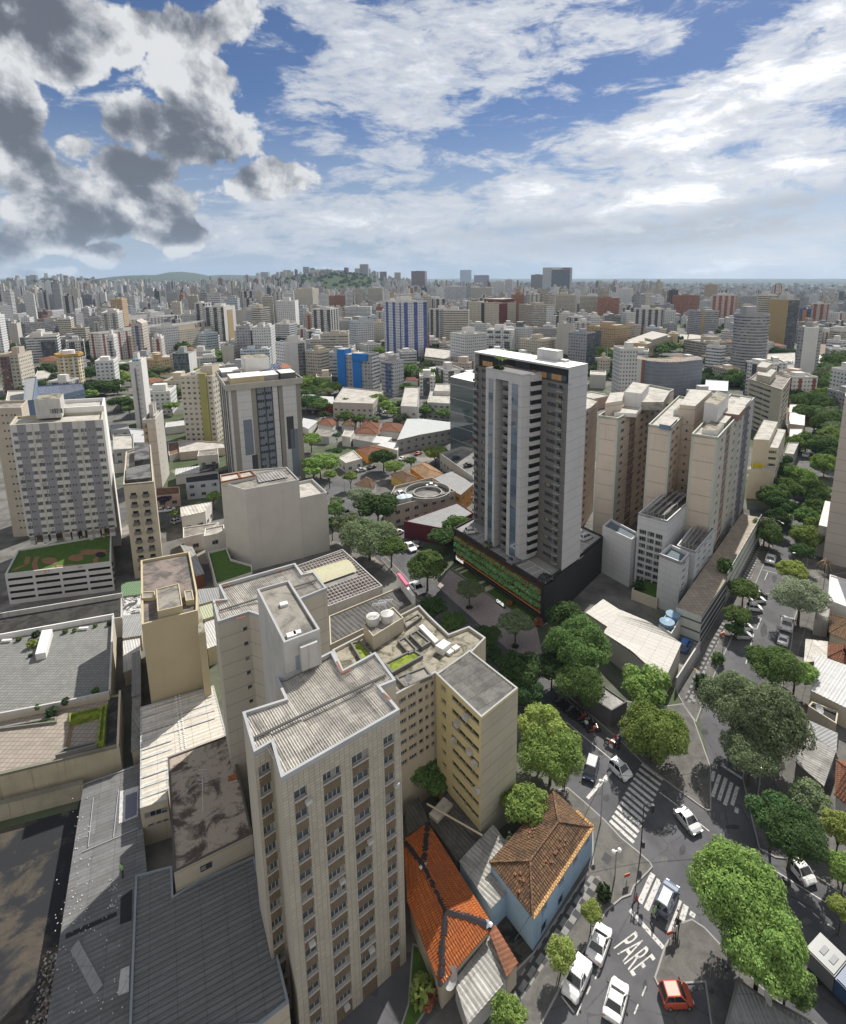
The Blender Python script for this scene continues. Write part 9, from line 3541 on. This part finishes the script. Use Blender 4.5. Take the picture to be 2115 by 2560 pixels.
for (fn,e,z,rm,wm,lab,cr,rim) in (
  (K_,[(-20,775),(150,735),(400,690),(405,640),(180,612),(55,612)],6.5,corrm('pale_blue_sheet',(.47,.49,.49),(.4,.41,.41),.2,False),HG,'big grey hall with a pale shallow roof left of the mirror glass block',(0,1),0),
  (J_,[(790,668),(840,690),(915,628),(800,605)],3.4,METALW,PW_,'bright white sheet roof right of the striped tower',(0,1),0),
  (J_,[(1335,795),(1440,803),(1487,757),(1370,745)],3.4,METALW,PW_,'white sheet roof in front of the red brown roofed house',(0,1),0),
  (J_,[(1375,815),(1530,855),(1548,802),(1430,788)],3.4,METALW,PW_,'larger pale sheet roof beside the grey hall',(0,1),0),
  (J_,[(1072,915),(1130,958),(1258,922),(1188,860)],4.0,SLABL,PW_,'flat roofed motorbike shop at the street corner',None,.3),
  (J_,[(878,745),(1000,752),(1062,702),(920,685)],3.5,SLAB,PG_,'dark flat roof in the low row right of the striped tower',None,.2),
  (J_,[(1100,748),(1165,755),(1195,705),(1120,700)],4.5,SLABL,PW_,'small white flat roofed house in the low row',None,.3),
  (J_,[(1185,770),(1330,795),(1370,745),(1200,735)],3.4,SLAB,PG_,'grey yard roof between the pink house and the white sheet roofs',None,.3),
  (K_,[(-40,1150),(-130,1330),(430,1188),(250,1080)],6.0,stainm('ramp_deck',(.22,.215,.20),(.13,.13,.125),.3),paint('ramp_wall',(.45,.40,.33),dirt=.4,streak=.6),'roof parking deck with a round spiral ramp',None,.9),
  (K_,[(245,1080),(470,1200),(570,1115),(400,1020)],6.4,METAL,PO_,'grey metal roofed hall beside the spiral ramp deck',(1,2),0),
  (K_,[(30,1410),(345,1470),(570,1345),(445,1265)],5.0,METAL,paint('maroon_wall',(.12,.03,.04)),'grey flat metal roof with a dark red banner wall by the small lot',(1,2),.3),
  (K_,[(308,898),(565,1085),(600,870),(482,848)],7.0,stainm('ramp_deck',(.22,.215,.20),(.13,.13,.125),.3),paint('pale_green_grey',(.40,.41,.38)),'flat grey roof parking tucked against the white tower',None,1.2),
  (I_,[(1360,1050),(1545,1030),(1550,975),(1362,1000)],3.6,METALW,PW_,'pale sheet roof left of the striped tower foot',(0,1),0),
  (I_,[(1548,1030),(1690,1010),(1690,955),(1552,975)],3.8,stainm('half_black_sheet',(.28,.28,.28),(.02,.02,.02),.25,.46,.52),PW_,'half blackened sheet roof left of the striped tower foot',(0,1),0),
  (I_,[(1440,1112),(1700,1085),(1690,1030),(1435,1068)],6.0,BLACK,PB_,'pale blue grey house with a black roof left of the blank building',None,.15),
  (I_,[(1405,1370),(1590,1330),(1640,1258),(1400,1295)],5.5,ROOFC,PW_,'white house with a striped grey sheet roof left of the blank building',(0,1),0),
  (I_,[(1420,1540),(1600,1500),(1700,1420),(1420,1460)],4.5,SLAB,PW_,'dark flat roofed house left of the blank building plinth',None,.3),
  (E_,[(1525,280),(1580,262),(1490,55),(1400,40)],3.5,METAL,paint('brick_brown',(.2,.08,.05)),'narrow grey sheet roof with brown walls left of the grassy plinth',(0,1),0),
  (J_,[(30,1530),(195,1500),(185,1440),(40,1470)],6.5,SLABL,PW_,'small white flat roofed wing left of the blank building',None,.4),
  (I_,[(1390,880),(1760,840),(1740,800),(1385,780)],3.0,SLABL,paint('pale_pinkish_wall',(.48,.40,.34),dirt=.4,streak=.6),'low podium wall at the foot of the cream and olive tower',None,.5),
  (I_,[(1310,900),(1400,870),(1385,790),(1300,800)],2.6,stainm('rusty_yard',(.10,.08,.06),(.22,.10,.05),.5),PW_,'dark rusty yard beside the narrow pinkish block',None,.3),
  (I_,[(1530,905),(1690,890),(1690,850),(1540,862)],5.0,SLAB,PW_,'crumbling white house below the cream and olive tower',None,.3),
  (I_,[(1205,1215),(1395,1195),(1390,1140),(1210,1150)],4.2,stainm('roof_red_earth',(.17,.08,.05),(.08,.05,.035),.5),paint('pinkish_row',(.50,.38,.31)),'low pinkish row with small dark windows behind the beige balcony block',None,.2),
  (I_,[(875,960),(960,950),(965,890),(880,900)],4.0,METAL,PW_,'grey roof between the big slab block and the beige balcony block',(0,1),0),
  (I_,[(880,860),(1040,850),(1035,740),(875,745)],9.0,SLABL,PG_,'rough grey block behind the beige balcony block',None,.6),
  (I_,[(1040,800),(1130,800),(1128,700),(1000,690)],9.0,METALW,paint('pale_blue_hall',(.45,.48,.50)),'pale blue low block at the foot of the narrow white tower',None,.4),
  (I_,[(855,700),(1000,690),(990,650),(850,660)],4.0,METAL,PG_,'flat grey roof right of the big slab block',None,.2),
  (I_,[(260,420),(440,440),(655,385),(640,335),(290,360)],10.0,SOLAR,paint('dark_blue_school',(.10,.14,.2)),'long low block with dark solar roofs behind the big slab block',None,.4),
  (I_,[(45,475),(190,480),(200,395),(60,400)],12.0,SLABL,PW_,'white block with rooftop water tanks at the left edge',None,.5),
  (I_,[(183,480),(262,470),(285,290),(195,300)],20.0,METAL,paint('steel_blue_block',(.15,.21,.31)),'slim steel blue block at left',None,.5),
  (I_,[(265,300),(330,320),(390,260),(300,220)],6.0,SLABL,PW_,'white terraced houses behind the steel blue block',None,.4),
  (I_,[(930,470),(1040,475),(1045,440),(960,430)],5.0,METAL,paint('yellow_band',(.5,.36,.05)),'fuel station canopy with a yellow edge beside the narrow white tower',None,.2),
  (I_,[(1280,680),(1450,660),(1445,620),(1285,640)],3.5,METALW,PW_,'pale flat roof at the left foot of the cream and olive tower',None,.2),
  (J_,[(1030,490),(1340,500),(1420,400),(1110,370)],8.0,SLABL,paint('bank_base',(.44,.41,.36)),'broad low podium under the bright blue building',None,.6),
  (J_,[(780,470),(900,480),(910,425),(800,420)],5.0,METAL,PB_,'grey sheet roofed shed at the trees beyond the avenue',(0,1),0),
  (J_,[(920,490),(1035,495),(1035,440),(930,435)],5.0,METALW,paint('red_shop',(.4,.06,.05)),'pale roofed shop with a red front beside the broad podium',(0,1),0),
  (J_,[(1555,520),(1690,525),(1700,370),(1590,370)],11.0,SLABL,PG_,'grey white balcony block beyond the avenue',None,.6),
  (K_,[(210,490),(390,500),(395,400),(235,395)],9.0,SLABL,PG_,'pale grey low block beside the mirror glass block',None,.6),
  (K_,[(265,400),(390,405),(390,345),(280,345)],11.0,SLABL,PW_,'pale block behind the pale grey low block',None,.6),
  (K_,[(155,240),(350,262),(380,195),(200,215)],6.0,METALW,PG_,'white arched shed roof beyond the trees left of the new white tower',(1,2),0),
  (K_,[(190,130),(385,155),(390,80),(200,60)],11.0,SLABL,sty('check'),'old low school like block left behind the new white tower',None,.5),
  (L_,[(1120,180),(1340,195),(1340,100),(1130,110)],6.0,SLABL,PW_,'white low deck behind the beige banded office',None,.5),
  (L_,[(1290,560),(1500,600),(1420,500),(1300,500)],4.0,METALW,PO_,'white and orange market roof beside the right street',None,.2),
  (L_,[(1290,650),(1415,665),(1420,570),(1300,560)],5.0,WHITE,CREAM,'round cornered white tent roof beside the right street',None,.2),
  (L_,[(1290,780),(1380,790),(1400,690),(1300,690)],4.0,METALW,CREAM,'white sheet roof below the tent roof beside the right street',None,.2),
  (L_,[(1260,880),(1330,890),(1370,800),(1290,800)],6.0,SLABL,PG_,'grey low building at the corner of the right street',None,.3),
  (L_,[(1510,180),(1600,190),(1620,120),(1520,115)],8.0,METALW,PW_,'white open roofed depot beside the narrow grey tower',None,.2),
  (L_,[(1520,110),(1640,120),(1670,40),(1530,30)],3.0,stainm('earth_roof',(.22,.16,.12),(.15,.11,.08),.2),CONC,'bare brown excavation beyond the narrow grey tower',None,.2),
  (L_,[(640,390),(820,400),(825,320),(650,310)],7.0,METALW,PB_,'pale blue low block behind the pink towers',None,.4),
  (P_,[(440,700),(660,715),(680,655),(450,640)],4.0,SLABL,paint('bright_row',(.35,.12,.1)),'low row of red and yellow shops before the grey and yellow slab',None,.3),
  (P_,[(370,690),(430,695),(440,645),(380,640)],7.0,SLABL,PW_,'white little house left of the red and yellow shops',None,.4)):
 q=rp(fn,e,z)
 b=lowbox('building' if rim else 'hall',lab,'building' if rim else 'hall',q,z,wm,rm,corr=None if cr is None else q[cr[1]]-q[cr[0]],pitch=.9,amp=.1,rim=rim)
 if 'spiral' in lab:
  c=V2(G(K_(215,1188),z))
  for (r0_,z0_,z1_) in ((7.5,z,z+1.2),(4.8,z,z+.6)):
   mb=MB()
   mb.ring([c+Vector((math.cos(k*math.pi/16),math.sin(k*math.pi/16)))*r0_ for k in range(32)],.4,z0_,z1_)
   b.part('ramp_wall',mb,[CONC])
 if z>3.9 and 'wall' not in lab and wm not in (SOLAR,):
  pp_=ccw(q)
  for i in range(len(pp_)):
   s_,t_=pp_[i],pp_[(i+1)%len(pp_)]
   d_=(t_-s_)
   n_=Vector((d_.y,-d_.x)).normalized()
   if n_.dot((s_+t_)/2)<-10 and d_.length>5:
    k=min(9,int(d_.length/3.2))
    for fl_ in range(int(z//3)):
     for j in range(k):
      b.win(s_+d_*((j+.5)/k)+n_*.06,1.1+fl_*2.9,math.atan2(d_.y,d_.x),1.5,1.2,'slide2')
 b.done(40)
for (x,y,nx,ny,lab) in ((405,930,470,920,'black car parked on the flat roof parking against the white tower'),(500,985,560,975,'dark car on the lower part of the flat roof parking')):
 car('sedan',K_,(x,y),(nx,ny),'black',lab,7.05)
car('sedan',J_,(1525,1190),(1590,1225),'white','white car on the spiral ramp deck by the tanks',6.05)
car('sedan',K_,(200,1140),(295,1140),'white','white car parked behind the spiral ramp ring',6.05)
for i,(x,y) in enumerate(((15,1262),(55,1255))):
 p=G(K_(x,y),6)
 mb=MB()
 mb.cyl(p,1.6,6,8,18,0,r1=1.75)
 mb.cyl(p,1.75,8,8.4,18,0,r1=.5)
 tag(mb.build('water_tank',[plain('pale_blue_tank',(.42,.5,.52),.6,var=.2)],org=(p.x,p.y,6)),('left' if i==0 else 'right')+' one of two pale blue water tanks on the spiral ramp deck','water tank')
# ------------------------------------------------------------ the city out to the horizon
rc=random.Random(42)
def inpoly(p,poly):
 c=False
 n=len(poly)
 for i in range(n):
  a,b=poly[i],poly[(i+1)%n]
  if (a.y>p.y) !=(b.y>p.y) and p.x<(b.x-a.x)*(p.y-a.y)/(b.y-a.y)+a.x:
   c=not c
 return c
def free(x,y,r):
 if any(x0-r<x<x1+r and y0-r<y<y1+r for (x0,x1,y0,y1) in FOOT):
  return False
 return not any(inpoly(Vector((x,y)),poly) or inpoly(Vector((x+r,y-r)),poly) or inpoly(Vector((x-r,y+r)),poly) for poly in ROADS)
def hides(x,y,w,h,z0=0.0):
 "would this box stand in front of one of the towers placed by hand"
 r=math.hypot(x,y)
 px,pb=project((x,y,z0))
 pt_=project((x,y,z0+h))[1]
 hw=w*.62/r*FPX
 for (x0,x1,yt,yb,rr) in HANDS:
  if rr>r-15 and px+hw>x0+2 and px-hw<x1-2 and pt_<yb-(yb-yt)*.36:
   return True
 return False
FSTY=['white','white2','cream','beige','grey','bandw','bandg','bandb','wstripd','gstrip','pinkb','check','tan','brick','dgrey','maroon','wstripm','glass','pale']
FW_=[17,16,6,6,9,14,7,3,8,9,4,5,2,2,3,1,2,2,4]
WORDS=dict(white='white',white2='off white',cream='cream',beige='beige',grey='grey',bandw='white banded',bandg='grey banded',bandb='beige banded',wstripd='dark striped white',gstrip='grey panelled white',pinkb='pinkish',check='dark checkered',
    tan='tan',brick='brick red',dgrey='dark grey',maroon='maroon',wstripm='red striped white',glass='dark glass',pale='pale blue')
LOTS=[]
r_=330.0
while r_<6500:
 stepr=19+r_*.011 if r_<1500 else 26+r_*.018
 a=-40.0+rc.random()
 while a<38:
  da=math.degrees((16+r_*.006)/r_)
  ang=R(a+rc.uniform(-.25,.25)*da)
  rr=r_+rc.uniform(-.3,.3)*stepr
  LOTS.append((rr,rr*math.sin(ang),rr*math.cos(ang)))
  a+=da*1.12
 r_+=stepr
nb,stuff,nh=0,MB(),0
smats=[sty(k) for k in FSTY]+ROOFS[:3]
for (rr,x,y) in LOTS:
 z0=hz(x,y)
 px,py=project((x,y,z0))
 if not (-40<px<2160):
  continue
 dens=.8 if rr<900 else .82 if rr<2600 else .7
 if px>1700 and rr>700:
  dens*=.75
 if z0>30 and rr>1500:
  dens=.42 if rc.random()<.8 else .8
 if rc.random()>dens:
  continue
 w,dp=rc.uniform(10,16),rc.uniform(10,19)
 tall=rc.random()
 if rr<650:
  h=rc.uniform(5,14) if tall<.5 else rc.uniform(16,38)
 elif rr<1100:
  h=rc.uniform(8,22) if tall<.2 else rc.uniform(26,56)
 elif rr<3000:
  h=rc.uniform(10,26) if tall<.25 else rc.uniform(26,56) if tall<.92 else rc.uniform(56,70)
  w,dp=w*.82,dp*.85
 else:
  h=rc.uniform(8,24) if tall<.5 else rc.uniform(24,55)
  w,dp=w*1.25,dp*1.25
 if px>1650 and rr>1300:
  h*=.6
 if z0>30:
  h=rc.uniform(8,22) if rc.random()<.6 else rc.uniform(22,42)
 if rr<1400 and not free(x,y,max(w,dp)*.62):
  continue
 for _ in range(3):
  if hides(x,y,w,h,z0):
   h*=.55
 if h<4.2 or hides(x,y,w,h,z0):
  continue
 if rr<520 and py>985 and px<1150 and False:
  continue
 rz=rc.choice([.18,.35,-.3,.6,.1])+rc.uniform(-.08,.08)
 ca,sa_=math.cos(rz),math.sin(rz)
 pts=[Vector((x+u*ca-v*sa_,y+u*sa_+v*ca)) for u,v in ((-w/2,-dp/2),(w/2,-dp/2),(w/2,dp/2),(-w/2,dp/2))]
 k=rc.choices(range(len(FSTY)),FW_)[0]
 vis=h*w/rr/rr
 if h<9 and rr<1100:
  if nh<110:
   nh+=1
   tilex=rc.random()<.5
   b=Bld('house',('tiled' if tilex else 'flat roofed')+' small house among the towers of the middle distance','house',pts,'small houses among the distant towers')
   mb=MB()
   mb.prism(pts,0,h,0,1)
   b.part('wall',mb,[rc.choice([PW_,PG_,PP_,CRM]),ROOFS[0]])
   mb=MB()
   if tilex:
    e=inset(pts,-.6)
    m0,m1=(e[0]+e[1])/2,(e[2]+e[3])/2
    g0,g1=m0.lerp(m1,.35),m1.lerp(m0,.35)
    for f in ([e[0],e[1],g0],[e[1],e[2],g1,g0],[e[2],e[3],g1],[e[3],e[0],g0,g1]):
     mb.face([(*p,h+(2.2 if p in (g0,g1) else .05)) for p in f])
   else:
    mb.ring(pts,.4,h,h+.7)
   b.part('roof',mb,[TILER if tilex else PW_])
  continue
 top=MB()
 if nb<185 and rr<1500:
  nb+=1
  b=Bld('apartment_tower',WORDS[FSTY[k]]+' apartment tower in the crowded city beyond','apartment tower',pts,WORDS[FSTY[k]]+' towers of the crowded city beyond')
  mb=MB()
  mb.prism(pts,0,h,0,1)
  b.part('wall',mb,[smats[k],ROOFS[rc.randrange(3)]])
  mb=MB()
  mb.ring(pts,.4,h,h+1)
  c=sum(pts,Vector((0,0)))/4
  b.part('parapet',mb,[paint('trim_'+FSTY[k],sty_col(FSTY[k]),dirt=.25)])
  mb=MB()
  mb.box(c+Vector((rc.uniform(-2,2),rc.uniform(-2,2))),w*rc.uniform(.3,.5),dp*rc.uniform(.3,.5),h-.05,h+rc.uniform(2.5,5),rz)
  b.part('roof_house',mb,[paint('trim_'+FSTY[k],sty_col(FSTY[k]),dirt=.25)])
 else:
  stuff.prism(pts,z0-3,z0+h,k,len(FSTY)+rc.randrange(3))
  if rr<3500 and h>16:
   c=sum(pts,Vector((0,0)))/4
   stuff.box(c+Vector((rc.uniform(-2,2),rc.uniform(-2,2))),w*.4,dp*.4,z0+h-.05,z0+h+rc.uniform(2,5),rz,k)
o=stuff.build('distant_buildings',smats)
tag(o,'countless small buildings of the city fading toward the horizon','buildings',None,'stuff')
for (fn,x0,x1,yt,st_,lab) in ((N_,1233,1298,68,'grey','tall grey tower crowning the wooded ridge'),(N_,780,826,90,'grey','grey tower at the left top of the wooded ridge'),(N_,622,670,115,'bandw','pale tower on the left shoulder of the wooded ridge'),(N_,1108,1136,95,'maroon','dark slim tower on top of the wooded ridge'),
         (N_,1192,1234,102,'pinkb','pinkish block left of the tall grey tower on the wooded ridge'),(N_,840,905,112,'white2','pale block right of the grey ridge tower'),(N_,915,1010,110,'beige','wide beige block on the wooded ridge top'),(N_,1020,1100,118,'pinkb','low pinkish block on the wooded ridge top'),
         (N_,1390,1442,128,'dgrey','dark block at the right end of the wooded ridge'),(N_,1508,1556,135,'beige','beige stepped tower right of the wooded ridge'),(N_,440,500,132,'pale','grey towers at the left end of the wooded ridge'),
         (M_,438,470,178,'grey','grey tower on the far left skyline'),(M_,478,495,180,'dgrey','dark slim tower on the far left skyline'),(M_,502,538,182,'white','white tower at the right of the far left skyline group'),(M_,330,360,195,'white2','pale block on the far left skyline'),(M_,170,205,205,'beige','beige block on the far left skyline')):
 cxp=(fn(x0,0)[0]+fn(x1,0)[0])/2
 dist=3000 if fn is N_ else 4400
 a=math.atan2(cxp-CX,FPX)
 x,y=dist*math.sin(a),dist*math.cos(a)
 z0=hz(x,y)
 w=(fn(x1,0)[0]-fn(x0,0)[0])/FPX*dist*math.cos(a)
 zt_=zat((x,y),fn(0,yt)[1])
 pts=[Vector((x-w/2,y-14)),Vector((x+w/2,y-14)),Vector((x+w/2,y+14)),Vector((x-w/2,y+14))]
 b=Bld('apartment_tower',lab,'apartment tower',pts,z=z0)
 mb=MB()
 mb.prism(pts,z0-6,max(zt_,z0+12),0,1)
 b.part('wall',mb,[sty(st_),ROOFS[0]])
 b.done()
nt_=60000
rg=np.random.RandomState(3)
cen=[]
while len(cen)<3200:
 rr=420+(rg.rand()**1.6)*4200
 a=R(rg.uniform(-40,38))
 x,y=rr*math.sin(a),rr*math.cos(a)
 z=hz(x,y)
 clump=mnoise.noise(Vector((x*.006,y*.006,5)))
 if z<25 and clump<-.02 and rg.rand()>.12:
  continue
 if rr<1400 and not free(x,y,2):
  continue
 cen.append((x,y,z,rg.uniform(3.5,6.5)*(1+(z>25)*.8+rr*.00012)))
cen=np.array(cen)
kk=26
n=len(cen)*kk
idx=np.repeat(np.arange(len(cen)),kk)
d=rg.normal(size=(n,3))
d/=np.linalg.norm(d,axis=1)[:,None]
d[:,2]=np.abs(d[:,2])
c=cen[idx,:3]+d*cen[idx,3:4]*np.array([1,1,.75])*rg.uniform(.6,1,n)[:,None]+np.array([0,0,2.5])
nv=d+rg.normal(size=(n,3))*.5
nv/=np.linalg.norm(nv,axis=1)[:,None]
t_=np.cross(nv,rg.normal(size=(n,3)))
t_/=np.linalg.norm(t_,axis=1)[:,None]
u_=np.cross(nv,t_)
s_=cen[idx,3:4]*.42
v=np.stack([c-t_*s_,c-u_*s_,c+t_*s_,c+u_*s_],1).reshape(-1,3)
me=bpy.data.meshes.new('distant_woods')
me.vertices.add(4*n)
me.vertices.foreach_set('co',v.ravel())
me.loops.add(4*n)
me.loops.foreach_set('vertex_index',np.arange(4*n))
me.polygons.add(n)
me.polygons.foreach_set('loop_start',np.arange(0,4*n,4))
me.update()
me.validate()
me.materials.append(leafm('leaf_far',(.035,.075,.022),(.08,.14,.04),.2))
o=bpy.data.objects.new('distant_woods',me)
COL.objects.link(o)
tag(o,'woods and tree belts between the far buildings and on the ridge','trees',None,'stuff')
hide_proto()
# ------------------------------------------------------------ haze
mb=MB()
mb.prism([(-16000,-40),(16000,-40),(16000,16500),(-16000,16500)],-1.5,420,0,0,True)
hzo=mb.build('haze',[])
hm,hb_,ho=new_mat('haze_air')
pv=hb_.n('ShaderNodeVolumePrincipled')
pv.inputs['Color'].default_value=(.58,.76,1.0,1)
pv.inputs['Density'].default_value=0.00005
pv.inputs['Anisotropy'].default_value=0.1
hb_.t.links.new(pv.outputs[0],ho.inputs['Volume'])
hzo.data.materials.append(hm)
hzo['kind']='stuff'
